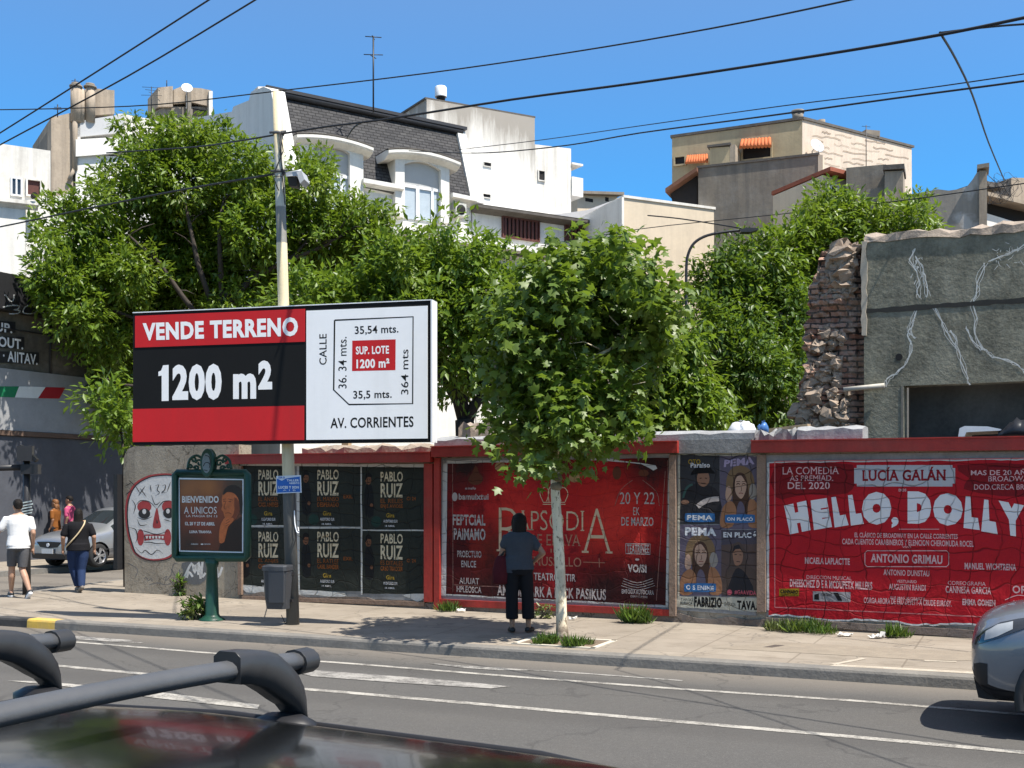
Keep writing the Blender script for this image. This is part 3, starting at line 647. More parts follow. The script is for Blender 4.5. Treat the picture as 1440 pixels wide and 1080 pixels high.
def four(label, box, m, seed):
    t = thing("gig_poster", WF.P(*CP((box[0]+box[2])/2, box[3])), label, "poster", "four small gig posters pasted edge to edge")
    mb = MB(); poly(mb, WF, ragged([(box[0],box[3]),(box[2],box[3]),(box[2],box[1]),(box[0],box[1])], 8, 1., seed), .0165, CP, thick=.0025); mb.build("sheet", m, t)
    return t
def badge(t, x0, y0, x1, y1, txt):
    mb = MB(); poly(mb, WF, [(x0,y0+8),(x0+14,y0),(x1-14,y0),(x1,y0+8),(x1,y1-8),(x1-14,y1),(x0+14,y1),(x0,y1-8)], .0196, CP, sm=2); mb.build("blue_badge", pm['blue_tag'], t)
    mb = MB(); text(mb, WF, txt, x0+10, y0+10, x1-10, y1-9, .0202, .03, C=CP); mb.build("badge_lettering", WHITE, t)
t = four("small dark gig poster of a person in a hat", (94,138,297,493), pm['ash'], 1)
mb = MB(); poly(mb, WF, [(110,470),(112,360),(150,300),(200,285),(250,300),(294,340),(294,470)], .0174, CP, sm=2); mb.build("printed_coat", pm['dark_coat'], t)
mb = MB(); poly(mb, WF, ell(214,262,32,42), .018, CP); poly(mb, WF, ell(122,382,20,12), .018, CP); mb.build("printed_face", pm['fair_d'], t)
mb = MB(); poly(mb, WF, [(150,245),(168,215),(190,205),(240,203),(258,218),(275,238),(240,236),(190,238)], .0184, CP, sm=2); stroke(mb, WF, [(196,262),(206,260)], 1, .0184, CP); stroke(mb, WF, [(222,260),(233,262)], 1, .0184, CP); stroke(mb, WF, [(204,286),(226,287)], 1, .0184, CP); mb.build("printed_hat", INK, t)
mb = MB(); stroke(mb, WF, [(185,405),(220,380),(260,368),(294,365)], 7, .0186, CP); mb.build("pale_ribbon", DW, t)
mb = MB(); stroke(mb, WF, [(112,360),(130,310),(160,292)], 3, .0176, CP); mb.build("teal_sleeve", pm['teal_arm'], t)
mb = MB(); text(mb, WF, "OTO", 138, 165, 200, 190, .0187, .03, C=CP); mb.build("gold_lettering", YEL, t)
mb = MB(); text(mb, WF, "Paraiso", 150, 182, 248, 208, .0187, .03, C=CP); mb.build("lettering", WHITE, t); badge(t, 122, 438, 272, 482, "PEMA")
t = four("purple gig poster of a hooded woman, beside the hat poster", (298,143,500,520), pm['plum'], 2)
girl(t, 302, 170, 200, 335, "", ""); mb = MB(); quad_text(mb, WF, "PEMA", [CP(*p) for p in ((322,168),(470,152),(474,190),(318,205))], .0195, .05); mb.build("lettering", LAV, t); badge(t, 325, 445, 475, 486, "ON PLACÓ")
t = four("purple gig poster of a hooded woman, directly under the hat poster", (92,496,304,856), pm['plum'], 3)
girl(t, 95, 520, 210, 325, "", ""); mb = MB(); text(mb, WF, "PEMA", 122, 510, 280, 552, .0195, .05, C=CP); mb.build("lettering", WHITE, t); badge(t, 118, 793, 278, 836, "O S ENINE")
t = four("small brown gig poster of a person in a dark hood", (305,522,512,860), pm['plum_d'], 4)
mb = MB(); poly(mb, WF, [(306,600),(380,590),(450,596),(511,590),(511,820),(306,820)], .0171, CP); mb.build("printed_field", pm['dusk'], t)
mb = MB(); poly(mb, WF, [(312,850),(318,760),(345,700),(352,620),(375,588),(400,586),(425,620),(435,690),(480,730),(505,790),(508,855)], .0175, CP, sm=2); mb.build("printed_hood", pm['cloth'], t)
mb = MB(); poly(mb, WF, [(362,640),(374,612),(395,608),(414,635),(412,680),(392,705),(372,695)], .018, CP, sm=2); mb.build("printed_face", pm['fair_d'], t)
mb = MB(); poly(mb, WF, [(340,850),(352,780),(378,720),(405,720),(440,760),(470,850)], .0181, CP, sm=2); stroke(mb, WF, [(372,648),(384,646)], 1, .0184, CP); stroke(mb, WF, [(397,648),(408,650)], 1, .0184, CP); stroke(mb, WF, [(382,682),(400,684)], 1, .0184, CP); poly(mb, WF, [(360,640),(370,604),(395,596),(418,640),(400,618),(378,620)], .0184, CP); mb.build("printed_features", pm['dark_coat'], t)
mb = MB(); text(mb, WF, "EN PLACÓ", 316, 528, 488, 562, .0195, .04, C=CP); mb.build("lettering", WHITE, t)
mb = MB(); text(mb, WF, "#GAAVIDA", 372, 828, 482, 853, .0195, .03, C=CP); poly(mb, WF, ell(347,838,13,14), .0192, CP); mb.build("pink_lettering", print_mat("pink_ink", (190,90,104)), t)
t = thing("lettered_strip", WF.P(*CP(300, 935)), "pale torn paper strip with bold black lettering under the four small posters", "poster")
mb = MB(); poly(mb, WF, ragged([(72,912),(525,940),(522,866),(84,858)], 16, 2.2, 9), .0165, CP, thick=.003); poly(mb, WF, ragged([(502,870),(524,880),(516,150),(498,145)], 14, 3, 10), .0195, CP); poly(mb, WF, ragged([(84,860),(94,860),(98,138),(88,136)], 12, 2, 11), .0195, CP); poly(mb, WF, ragged([(88,142),(505,148),(505,136),(88,128)], 14, 4, 12), .0196, CP); mb.build("sheet", print_mat("aged_paper", (190,186,170), .3), t)
mb = MB(); text(mb, WF, "FABRIZIO", 168, 862, 308, 914, .0175, .06, C=CP); text(mb, WF, "TAVA.HI", 385, 882, 522, 928, .0175, .05, C=CP); text(mb, WF, "TARGO", 100, 868, 162, 882, .0175, .0, C=CP); text(mb, WF, "BURACA", 98, 886, 160, 900, .0175, .02, C=CP); text(mb, WF, "ENTRADA", 322, 890, 378, 908, .0175, .0, C=CP); mb.build("lettering", INK, t)
mb = MB(); rr = random.Random(3)
for k in range(16):
    y = 160+k*44; stroke(mb, WF, [(506+rr.uniform(-4,6), y),(514+rr.uniform(-4,6), y+12),(505+rr.uniform(-4,8), y+24),(516, y+34)], 1.6, .0205, CP)
mb.build("ink_marks", INK, t)

# --- large red banner
CB = crop(1070, 610, 1427/370)
RED = print_mat("banner_red", (186,26,38), .32, .45); RED2 = print_mat("banner_dark_red", (130,20,28), .3, .45); BW = print_mat("banner_white", (226,224,226), .18, .5)
t = thing("theatre_banner", WF.P(1275, 880), "large bright red theatre banner with an arched white title", "banner")
sL, sC = wl(1081.5), wl(1272); sR = 2*sC-sL
tl, bl = WF.px(1081, 650), WF.px(1082, 860)
r = random.Random(8); pts = []
for k in range(41): pts.append((sL+(sR-sL)*k/40, .16+.02*math.sin(k*.5)+r.uniform(-.012,.012)))
for k in range(41): pts.append((sR-(sR-sL)*k/40, tl[1]+.005*math.sin(k*.9)+r.uniform(-.006,.006)))
mb = MB(); mb.extrude([WF.w(a, z, .0245) for a, z in pts], -WF.n3*.011); mb.build("sheet", RED, t)
mb = MB(); k = 41
for band in (pts[:41], pts[41:]):
    up = .014 if band[0][1] < 1 else -.01
    vs = [WF.w(a, z-up*.6, .0253) for a, z in band]+[WF.w(a, z+up, .0253) for a, z in band]; mb.add(vs, [(i, i+1, 41+i+1, 41+i) for i in range(40)])
poly(mb, WF, ragged([(34,955),(46,958),(48,150),(34,160)], 14, 2, 3), .0254, CB)
mb.build("hem", m_paper, t)
mb = MB(); x0, z0 = WF.px(*CB(78, 940)); z1 = WF.px(*CB(78, 150))[1]; sr = 2*sC-x0
L = [(x0, z0), (sr, z0-.0), (sr, z1), (x0, z1)]
for i in range(4):
    a, b = Vector(L[i]), Vector(L[(i+1) % 4]); dd = (b-a).normalized(); nn = Vector((-dd.y, dd.x))*.007
    mb.add([WF.w(*(a+nn), .0254), WF.w(*(b+nn), .0254), WF.w(*(b-nn), .0254), WF.w(*(a-nn), .0254)], [(0,1,2,3)])
a, b = WF.px(*CB(60, 925)), None
mb.build("border_lines", print_mat("pale_red_line", (205,120,120)), t)
mb = MB(); poly(mb, WF, [(80,165),(500,168),(500,300),(420,330),(250,330),(160,345),(85,345)], .0249, CB, sm=2); mb.build("dark_field", RED2, t); mb = MB(); poly(mb, WF, [(1065,170),(1510,172),(1512,330),(1480,340),(1300,338),(1100,300),(1130,240)], .0249, CB, sm=2); mb.build("dark_field", RED2, t)
mb = MB(); poly(mb, WF, [(522,170),(1040,170),(1040,186),(1055,186),(1055,270),(1040,270),(1040,286),(522,286),(522,270),(508,270),(508,186),(522,186)], .0256, CB); mb.build("name_plate", print_mat("plate_grey", (186,186,190), .2), t)
mb = MB(); text(mb, WF, "LUCÍA GALÁN", 550, 180, 1006, 256, .0264, .03, True, C=CB); mb.build("name_lettering", print_mat("deep_red_ink", (140,24,34)), t)
mb = MB()
for ch, q in (("H", ((128,390),(248,362),(272,522),(160,545))), ("E", ((272,362),(360,348),(388,505),(290,522))), ("L", ((384,345),(430,337),(478,495),(402,508))), ("L", ((474,334),(520,328),(560,488),(490,498))), ("O", ((548,318),(706,312),(712,490),(552,496))), (",", ((710,452),(748,452),(748,508),(708,510))), ("D", ((797,312),(925,314),(925,490),(797,486))), ("O", ((936,318),(1098,326),(1094,502),(934,494))), ("L", ((1112,338),(1160,342),(1188,522),(1100,510))), ("L", ((1212,356),(1255,362),(1285,545),(1196,528))), ("Y", ((1290,362),(1428,388),(1418,560),(1320,548))), ("!", ((1462,392),(1510,402),(1490,575),(1440,566)))):
    quad_text(mb, WF, ch, [CB(*p) for p in q], .0262, .125 if ch not in ",!" else .05)
mb.build("title", BW, t)
PK = print_mat("banner_pink", (214,176,176), .2)
mb = MB()
for s_, a, b, c, d, bo, se in (("LA COMEDIA",118,180,426,220,0,True),("AS PREMIAD.",158,226,395,256,0,True),("DEL 2020",148,262,376,300,.01,True),("MAS DE 20 AÑOS EN",1140,190,1580,224,.01,False),("BROADWAY",1235,229,1480,258,.0,True),("DOD.CRECA BROADWAY",1157,274,1610,303,.0,False),("DOS",749,298,790,313,.03,True),
    ("EL CLÁSICO DE BROADWAY EN LA CALLE CORRIENTES",510,533,1068,566,.02,False),("CADA CUENTOS CARABINEROS Y ELENCION CHEROMUDA ROCEL",443,574,1155,606,.02,False),("VIVO",768,608,816,620,.01,False),("MICAELA LAPLACTTE",240,672,484,708,.03,True),("MANUEL WICHTRENA",1105,702,1386,738,.03,True),("ANTONIO DUNSTAU",666,738,916,770,.02,True),
    ("DIRECCION MUSICAL",250,770,494,790,.0,False),("DHEESCHEZ D E R MCDUPETX MILLERS",160,795,606,838,.03,True),("VESTUARIO",738,792,846,808,.01,False),("AUGUSTIN RANDI",695,815,896,848,.02,True),("COREOGRAFIA",1015,800,1220,821,.0,False),("CANNESA GARCIA",1003,828,1250,866,.02,True),("SUS MAS VLOSARTE",702,884,890,898,.01,False),("CORGA ARORA DE ERU DEVETT-A CRUDE EUROSY.",560,895,1036,927,.02,False),("EMMA GOMEN",1094,897,1274,932,.04,True),("OREL",1365,824,1500,866,.02,False),("1964",1368,905,1480,950,.02,False),("NAYRA SOLER",1440,705,1640,738,.03,True)):
    text(mb, WF, s_, a, b, c, d, .0262, bo, se, C=CB); mb.build("lettering", PK, t); mb = MB()
stroke(mb, WF, [(578,634),(1008,634),(1020,646),(1020,708),(1008,720),(578,720),(566,708),(566,646)], 1.1, .026, CB, sm=0, closed=True)
text(mb, WF, "ANTONIO GRIMAU", 597, 654, 988, 702, .0262, .03, True, C=CB)
stroke(mb, WF, [(750,517),(968,517)], .8, .0262, CB, sm=0); stroke(mb, WF, [(1325,900),(1390,875),(1450,880)], 1, .0262, CB)
mb.build("lettering", PK, t)
mb = MB(); poly(mb, WF, [(102,840),(210,838),(208,880),(102,880)], .0256, CB); mb.build("yellow_label", print_mat("label_yellow", (150,120,20)), t)
mb = MB(); text(mb, WF, "CANNARO", 108, 845, 204, 866, .0264, .04, C=CB); text(mb, WF, "TEATRO NORTE", 108, 870, 204, 879, .0264, .0, C=CB); mb.build("label_lettering", INK, t)
mb = MB(); poly(mb, WF, [(284,853),(488,858),(488,912),(284,906)], .0256, CB); mb.build("grey_label", print_mat("label_grey", (150,146,148)), t)
mb = MB(); poly(mb, WF, [(292,872),(316,864),(318,900),(292,898)], .0264, CB); poly(mb, WF, [(395,862),(420,862),(445,905),(420,905)], .0264, CB); text(mb, WF, "TEATRINO", 330, 864, 388, 880, .0264, .03, C=CB); mb.build("grey_label_marks", INK, t)
# ================================================================== BILLBOARD ON THE POLE
m_black = M("black_metal", (.018, .018, .02), .45, .2); m_white_metal = M("white_metal", (.75, .76, .78), .5, .06, 3, streak=.2, streak_col=(.4,.4,.42))
m_galv = M("galvanised", (.38, .39, .4), .5, .2, 4, metal=.3)
BF = Fr(A(410, 600, 16.1)[:2], (.970, -.2425))
bb = thing("billboard", BF.P(410, 622), "large land sale billboard in red, black and white mounted on the leaning pole", "billboard")
m_sr = M("sign_red", (.52,.02,.024), .6, .05, 2, spec=.15, streak=.12); m_sk = M("sign_black", (.011,.011,.011), .65, .1, 2, spec=.12); m_sw = M("sign_white", (.84,.83,.82), .5, .035, 1.5, spec=.2, streak=.14, streak_col=(.5,.49,.46))
def rect(fr, q): return [fr.P(*p) for p in q]
o_ = [(184,626),(612,621),(612,423),(190,440)]
b0 = BF.px(184, 626); b1 = BF.px(606, 621); t0 = BF.px(190, 440); t1 = BF.px(606, 423)
zb, zt = (b0[1]+b1[1])/2, (t0[1]+t1[1])/2; sa, sb = (b0[0]+t0[0])/2, (b1[0]+t1[0])/2
mb = MB(); mb.extrude([BF.w(sa, zb), BF.w(sb-.002, zb), BF.w(sb-.002, zt), BF.w(sa, zt)], -BF.n3*.2); mb.build("sign_box", m_sk, bb)
mb = MB(); mb.extrude([BF.w(sb, zb-.01, .012), BF.w(sb+.02, zb-.01, .012), BF.w(sb+.02, zt+.012, .012), BF.w(sb, zt+.012, .012)], -BF.n3*.23); mb.extrude([BF.w(sa, zt+.001, .01), BF.w(sb-.003, zt+.001, .01), BF.w(sb-.003, zt+.014, .01), BF.w(sa, zt+.014, .01)], -BF.n3*.22)
mb.build("edge_trim", m_white_metal, bb)
CBB = crop(170, 410, 1440/470)
def bpanel(x0, x1, y0, y1, m, name, d=.008, th=.0075):
    (ta, z0), (tb, _) = BF.px(*CBB(x0, y1)), BF.px(*CBB(x1, y1)); ya = BF.px(*CBB((x0+x1)/2, (y0+y0)/2))[1]
    za = BF.px(*CBB((x0+x1)/2, y1))[1]
    mb = MB(); mb.extrude([BF.w(ta, za, d), BF.w(tb, za, d), BF.w(tb, ya, d), BF.w(ta, ya, d)], -BF.n3*th); return mb.build(name, m, bb)
bpanel(62, 794, 90, 229, m_sr, "upper_red_panel"); bpanel(52, 790, 499, 644, m_sr, "lower_red_panel"); bpanel(800, 1322, 72, 636, m_sw, "white_panel", .009, .0085)
m_swl = M("sign_white_letter", (.84,.82,.8), .5, .03, spec=.2)
mb = MB(); quad_text(mb, BF, "VENDE TERRENO", [CBB(*p) for p in ((95,136),(764,110),(764,192),(97,212))], .0095, .045); mb.build("title", m_swl, bb)
mb = MB(); quad_text(mb, BF, "200 m", [CBB(*p) for p in ((222,315),(583,306),(583,464),(222,470))], .002, .05); poly(mb, BF, [(182,318),(206,316),(206,471),(176,472),(176,362),(162,364),(162,346),(174,340)], .002, CBB); text(mb, BF, "2", 592, 297, 652, 422, .002, .06, C=CBB); mb.build("area_lettering", m_swl, bb)
mb = MB(); stroke(mb, BF, [(922,124),(1260,109),(1258,483),(984,487),(918,424)], 2.1, .0098, CBB, sm=0, closed=True)
for s_, q, bo in (("35,54 mts.",((1008,150),(1197,143),(1197,183),(1010,190)),.005),("35,5 mts.",((1002,428),(1168,424),(1168,464),(1003,468)),.005),("AV. CORRIENTES",((904,545),(1262,537),(1262,584),(904,590)),.008)): quad_text(mb, BF, s_, [CBB(*p) for p in q], .0098, bo+.012)
text(mb, BF, "CALLE", 856, 183, 888, 316, .0098, .01, C=CBB, rot=90); text(mb, BF, "36. 34 mts.", 938, 196, 974, 418, .0098, .005, C=CBB, rot=90); text(mb, BF, "364 mts", 1208, 250, 1240, 444, .0098, .005, C=CBB, rot=90)
mb.build("plan_lettering", m_sk, bb)
mb = MB(); poly(mb, BF, [(998,212),(1185,206),(1184,339),(997,343)], .0096, CBB); mb.build("plan_red_field", m_sr, bb)
mb = MB(); quad_text(mb, BF, "SUP. LOTE", [CBB(*p) for p in ((1013,237),(1156,233),(1156,268),(1014,272))], .0105, .03); quad_text(mb, BF, "1200 m²", [CBB(*p) for p in ((1016,293),(1158,287),(1158,328),(1016,332))], .0105, .035); mb.build("plan_field_lettering", m_swl, bb)
mb = MB()
for px_ in (398, 412):
    for y in (470, 590):
        c = BF.P(405, y, -.26); 
for y in (455, 600):
    c = BF.P(404+(y-455)*.03, y, -.24); mb.obox(c, BF.u3*.35, BF.n3*.03, (0,0,.03))
mb.build("bracket", m_galv, bb)

# ------------------------------------------------------------------ the leaning pole and what hangs on it
PY = 16.42
def pole_paint():
    m, nt, b = new_mat("pole_paint"); g = N(nt, "ShaderNodeNewGeometry"); s = N(nt, "ShaderNodeSeparateXYZ"); nt.links.new(g.outputs["Position"], s.inputs[0])
    p = pos(nt); z = s.outputs[2]
    cr = (.62, .52, .33); gy = (.42, .42, .37)
    zz = lambda y: HC+(HZ-y)/F*PY
    c = mixc(nt, ramp(nt, z, zz(230), zz(205)), (.46, .45, .38), cr)                       # upper cream band
    c = mixc(nt, ramp(nt, z, zz(292), zz(290)), (.17, .17, .155), c)                        # dark repainted band
    c = mixc(nt, ramp(nt, z, zz(343), zz(341)), cr, c)
    c = mixc(nt, ramp(nt, z, zz(691), zz(689)), (.075, .077, .075), c)                      # dark grey lower part
    f = noise(nt, pos(nt, (7, 7, 1.2)), 1.5, 6, .7)
    c = mixc(nt, ramp(nt, f, .52, .7, 0, .5), c, (.25, .2, .14))
    nt.links.new(c, b.inputs["Base Color"]); b.inputs["Roughness"].default_value = .6
    bn = N(nt, "ShaderNodeBump"); bn.inputs["Strength"].default_value = .4; bn.inputs["Distance"].default_value = .01; nt.links.new(noise(nt, p, 14, 4), bn.inputs["Height"]); nt.links.new(bn.outputs[0], b.inputs["Normal"])
    return m
base = G(412, 879)
pole = thing("utility_pole", base, "tall leaning steel pole, cream above and dark grey below, standing on the pavement", "pole")
ax = lambda y: A(390+(y-130)*(412-390)/(879-130), y, PY)
pts = [ax(y) for y in (881, 690, 640, 500, 420, 342, 341, 250, 130)]
mb = MB(); mb.tube(pts, [.095,.092,.088,.085,.08,.078,.074,.072,.07], 14); mb.build("shaft", pole_paint(), pole)
mb = MB()
for y in (188, 242): mb.tube([ax(y+2), ax(y-2)], .085, 12); mb.tube([ax(y)+Vector((-.12,-.05,0)), ax(y)+Vector((.12,-.05,.02))], .018, 6)
mb.build("cable_clamp", M("dark_steel", (.09,.09,.09), .5, .3), pole)
mb = MB(); r = random.Random(5)
for k in range(3):
    a = [ax(y)+Vector((r.uniform(-.09,.09), -.085, 0)) for y in (188, 215, 250, 290-k*20)]; mb.tube(a, .008, 5)
mb.build("hanging_wires", m_black, pole)
fl = thing("floodlight", ax(247)+Vector((.07,0,0)), "grey street floodlight on an arm from the leaning pole, above the billboard", "floodlight")
mb = MB(); mb.tube([ax(245)+Vector((.06,-.02,0)), A(415, 242, PY-.1), A(424, 240, PY-.12)], .022, 6); mb.build("arm", m_galv, fl)
mb = MB(); c0 = A(405, 248, PY-.1)
mb.extrude([A(402,243,PY-.2), A(424,240,PY-.25), A(428,252,PY-.25), A(422,258,PY-.25), A(418,247,PY-.25), A(402,248,PY-.2)], (0.03,.26,0)); mb.build("housing", M("lamp_grey", (.36,.37,.38), .5, .15), fl)
mb = MB(); mb.extrude([A(404,248.6,PY-.19), A(418,247.6,PY-.2), A(417,262,PY-.16), A(406,261,PY-.16)], (0.02,.14,0)); mb.build("visor", m_black, fl)
# blue notice
NF = Fr(A(407, 680, PY-.13)[:2], (.97, -.2425)); CN = crop(320, 600, 3.6)
t = thing("blue_notice", NF.P(407, 693), "small blue and white notice board strapped to the pole below the billboard", "sign")
mb = MB(); poly(mb, NF, [(246,250),(370,245),(374,334),(247,339)], 0, CN, thick=.012); mb.build("board", M("notice_white", (.6,.64,.68), .4, .1), t)
m_nb = M("notice_blue", (.012, .11, .42), .4, .15, 8)
mb = MB(); poly(mb, NF, [(250,262),(275,274),(296,262),(366,252),(369,330),(251,334)], .002, CN); mb.build("blue_field", m_nb, t)
mb = MB(); 
for s_, a, b, c, d, bo in (("TALLER",300,266,362,277,.04),("ABIERTO",312,281,364,291,.04),("LUCES Y SON",258,300,362,314,.05),("A 1 B",280,318,345,326,.0)): text(mb, NF, s_, a, b, c, d, .004, bo, C=CN)
mb.build("lettering", M("notice_white", (.6,.64,.68)), t)
mb = MB(); text(mb, NF, "DIA B", 258, 252, 290, 263, .004, .04, C=CN); mb.build("small_lettering", m_nb, t)
mb = MB()
for y in (672, 690): mb.tube([ax(y+1.5), ax(y-1.5)], .1, 14)
mb.build("strap", m_galv, t)
t = thing("rope", ax(720)+Vector((.1,-.08,0)), "white rope looped from the pole to the paper strip", "rope")
mb = MB(); mb.tube(smooth([A(414,718,PY-.1), A(414.5,735,PY-.11), A(417,747,PY-.11), A(420,749,PY), WF.P(421,741,.04)], 5, False), .009, 6); mb.build("cord", m_white_metal, t)
# litter bin
LB = thing("litter_bin", A(395, 855, PY-.1), "dark grey plastic litter bin clamped to the foot of the leaning pole", "litter bin")
m_bin = M("bin_plastic", (.045,.048,.054), .5, .15, 5, .1, 30); BN = Fr(A(397, 830, PY-.12)[:2], (.97, -.2425)); CC = crop(320, 600, 3.6)
def ring(y, x0, x1, d0, d1):
    (a, z), (b, _) = BN.px(*CC(x0, y)), BN.px(*CC(x1, y)); e = .035
    return [BN.w(a, z, d1-e), BN.w(a+e, z, d1), BN.w(b-e, z, d1), BN.w(b, z, d1-e), BN.w(b, z, d0), BN.w(a, z, d0)]
mb = MB(); mb.loft([ring(918,216,312,-.02,.15), ring(860,212,316,-.02,.18), ring(722,210,326,-.02,.22)], 0, True, False); mb.build("bucket", m_bin, LB)
mb = MB(); mb.loft([ring(724,206,328,-.03,.235), ring(704,206,328,-.03,.235), ring(697,210,326,-.02,.2)], 0, True, False); mb.build("lid", m_bin, LB)
mb = MB(); p0, p1, p2, p3 = [BN.P(*CC(*q), .226, ) for q in ((243,725),(318,728),(310,885),(238,885))]
mb.extrude([BN.P(*CC(*q), d) for q, d in (((242,725),.232),((320,728),.232),((312,885),.186),((238,885),.186))], -BN.n3*.03); mb.build("front_panel", M("bin_panel", (.056,.06,.068), .45, .1), LB)
mb = MB(); mb.obox(BN.P(*CC(300,745), -.05), BN.u3*.08, BN.n3*.05, (0,0,.02)); mb.obox(BN.P(*CC(300,880), -.05), BN.u3*.08, BN.n3*.05, (0,0,.02)); mb.build("clamp", m_black, LB)

# ------------------------------------------------------------------ green cast-iron advertising stand
GY = G(298, 872).y
SF = Fr(A(298, 740, GY)[:2], (.96, -.28)); CS = crop(230, 620, 582/140)
gs = thing("advertising_stand", G(298, 872), "green cast iron advertising stand with an oval crest, framing an orange-brown show poster", "sign")
m_green = M("green_enamel", (.012, .055, .035), .35, .25, 4, .15, 30, spots=.25, spot_col=(.05,.09,.07)); m_greend = m_green
def tube_rect(mb, fr, x0, y0, x1, y1, rad, C):
    c = [fr.P(*C(*q)) for q in ((x0+12,y0),(x1-12,y0),(x1,y0+12),(x1,y1-12),(x1-12,y1),(x0+12,y1),(x0,y1-12),(x0,y0+12))]
    P = smooth(c, 1); P = c+[c[0], c[1]]
    mb.tube(P, rad, 10)
mb = MB(); tube_rect(mb, SF, 68, 186, 492, 686, .055, CS); mb.build("frame", m_green, gs)
mb = MB(); poly(mb, SF, [(68,186),(492,186),(492,686),(68,686)], -.02, CS, thick=.03); mb.build("back_panel", m_green, gs)
mb = MB()
for q, r_ in (((86,220,462,652),1.6),): stroke(mb, SF, [(q[0],q[1]),(q[2],q[1]+6),(q[2]-2,q[3]),(q[0]+6,q[3]-8)], 2.2, -.012, CS, sm=0, closed=True)
mb.build("white_border", m_white_metal, gs)
mb = MB(); z0 = 0; c = SF.P(*CS(280, 700)); bs = G(298, 872)
mb.tube([Vector((bs.x,bs.y,z)) for z in (-.02,.02,.05,.09,.5,.78,.83,.92)], [.2,.19,.13,.105,.09,.08,.1,.1], 16); mb.build("post", m_green, gs)
mb = MB(); rings = []
for k in range(6): pass
oc = SF.P(*CS(268, 130), .03)
def oval(mb, fr, c, rx, rz, d0, d1, n=24, mi=0):
    a = [c+fr.u3*math.cos(2*math.pi*i/n)*rx+Vector((0,0,1))*math.sin(2*math.pi*i/n)*rz for i in range(n)]
    mb.loft([[p+fr.n3*d0 for p in a], [p+fr.n3*(d1-.015) for p in a], [c+(p-c)*.93+fr.n3*d1 for p in a]], mi)
oval(mb, SF, oc, .115, .215, -.06, .05)
mb.build("crest", m_green, gs)
mb = MB(); oval(mb, SF, oc, .075, .155, .045, .058); mb.build("crest_medallion", M("medallion_grey", (.2,.23,.24), .4, .3, 14, .4, 40), gs)
mb = MB()
for st in ([(262,85),(285,95),(292,130),(285,160)],[(250,150),(262,130),(280,128),(290,140)],[(255,170),(275,175)]): stroke(mb, SF, st, 1.1, .0895, CS)
mb.build("crest_marks", m_black, gs)
mb = MB()
for sg in (-1, 1):
    for (cx, cy, rr_) in ((58,10,22),(92,-8,18),(76,40,16),(112,30,14)):
        pp = [SF.P(*CS(268+sg*(cx+(rr_*(1-a/9))*math.cos(a)), 120+cy-(rr_*(1-a/9))*math.sin(a))) for a in [k*.5 for k in range(15)]]; mb.tube(pp, .017, 6)
    mb.tube(smooth([SF.P(*CS(268+sg*40,105)), SF.P(*CS(268+sg*75,85)), SF.P(*CS(268+sg*115,110)), SF.P(*CS(268+sg*128,165))], 4, False), .02, 6)
mb.build("scrollwork", m_green, gs)
def art(name, c0, c1, c2):
    m, nt, b = new_mat(name); g = pos(nt, u=(.96,-.28)); base_ = SF.o.dot(SF.u)
    c = lin(c0)
    for (x, y, rr_, cc) in c1:
        a, z = SF.px(*CS(x, y)); d = N(nt, "ShaderNodeVectorMath", operation='DISTANCE'); nt.links.new(g, d.inputs[0]); d.inputs[1].default_value = (a+base_, z, 0)
        f = mathn(nt, 'ADD', d.outputs["Value"], mathn(nt, 'MULTIPLY', mathn(nt, 'SUBTRACT', noise(nt, g, 3, 4), .5), .3)); c = mixc(nt, ramp(nt, f, rr_, rr_*.1), c, lin(cc))
    nt.links.new(c, b.inputs["Base Color"]); b.inputs["Roughness"].default_value = .25; return m
t = thing("show_poster", SF.P(*CS(275, 645)), "orange-brown show poster of a pensive man, framed in the green stand", "poster")
mb = MB(); poly(mb, SF, [(92,228),(460,232),(458,645),(96,638)], -.014, CS, thick=.004)
mb.build("sheet", art("show_print", (92,38,22), [(150,280,.4,(146,82,38)),(260,260,.3,(156,86,34)),(200,480,.4,(126,42,24)),(150,600,.35,(44,20,18)),(440,280,.3,(40,22,20)),(430,600,.35,(36,20,20)),(330,420,.3,(120,44,22))], None), t)
sk1 = M("print_orange_skin", lin((190,100,54)), .3, .35, 9); sk2 = M("print_dark_brown", lin((40,22,20)), .3, .2, 9); sk3 = M("print_shaded_skin", lin((124,58,34)), .3, .25, 9)
mb = MB(); poly(mb, SF, [(378,510),(392,482),(420,462),(459,440),(458,644),(318,640),(330,600),(352,590)], -.0125, CS, sm=1); mb.build("printed_coat", sk2, t)
mb = MB(); poly(mb, SF, [(338,352),(341,322),(352,302),(374,290),(402,292),(428,310),(442,350),(443,400),(430,440),(408,468),(388,476),(368,464),(354,442),(347,418),(340,408),(335,398),(341,380)], -.0115, CS, sm=2); mb.build("printed_face", sk1, t)
mb = MB(); poly(mb, SF, [(346,318),(350,290),(374,264),(410,258),(440,274),(459,312),(459,424),(448,430),(443,392),(438,352),(424,320),(398,302),(368,300)], -.0109, CS, sm=2); mb.build("printed_hair", sk2, t)
mb = MB(); poly(mb, SF, [(412,330),(440,356),(443,400),(430,440),(408,468),(388,476),(374,468),(400,440),(412,400)], -.0111, CS, sm=2)
for st in ([(344,344),(362,339)],[(374,339),(402,346)],[(362,352),(352,392),(364,398)],[(358,424),(376,420),(394,426)],[(352,470),(372,462)],[(356,486),(378,474)]): stroke(mb, SF, st, 1., -.0104, CS)
for c in ((352,353,7,4),(386,355,9,4)): poly(mb, SF, ell(*c, n=10), -.0103, CS)
mb.build("printed_shading", sk3, t)
mb = MB(); poly(mb, SF, [(322,560),(328,500),(346,462),(360,446),(372,442),(384,452),(402,448),(408,460),(398,478),(376,500),(364,545),(352,592),(325,596)], -.0098, CS, sm=2); mb.build("printed_hand", sk1, t)
mb = MB()
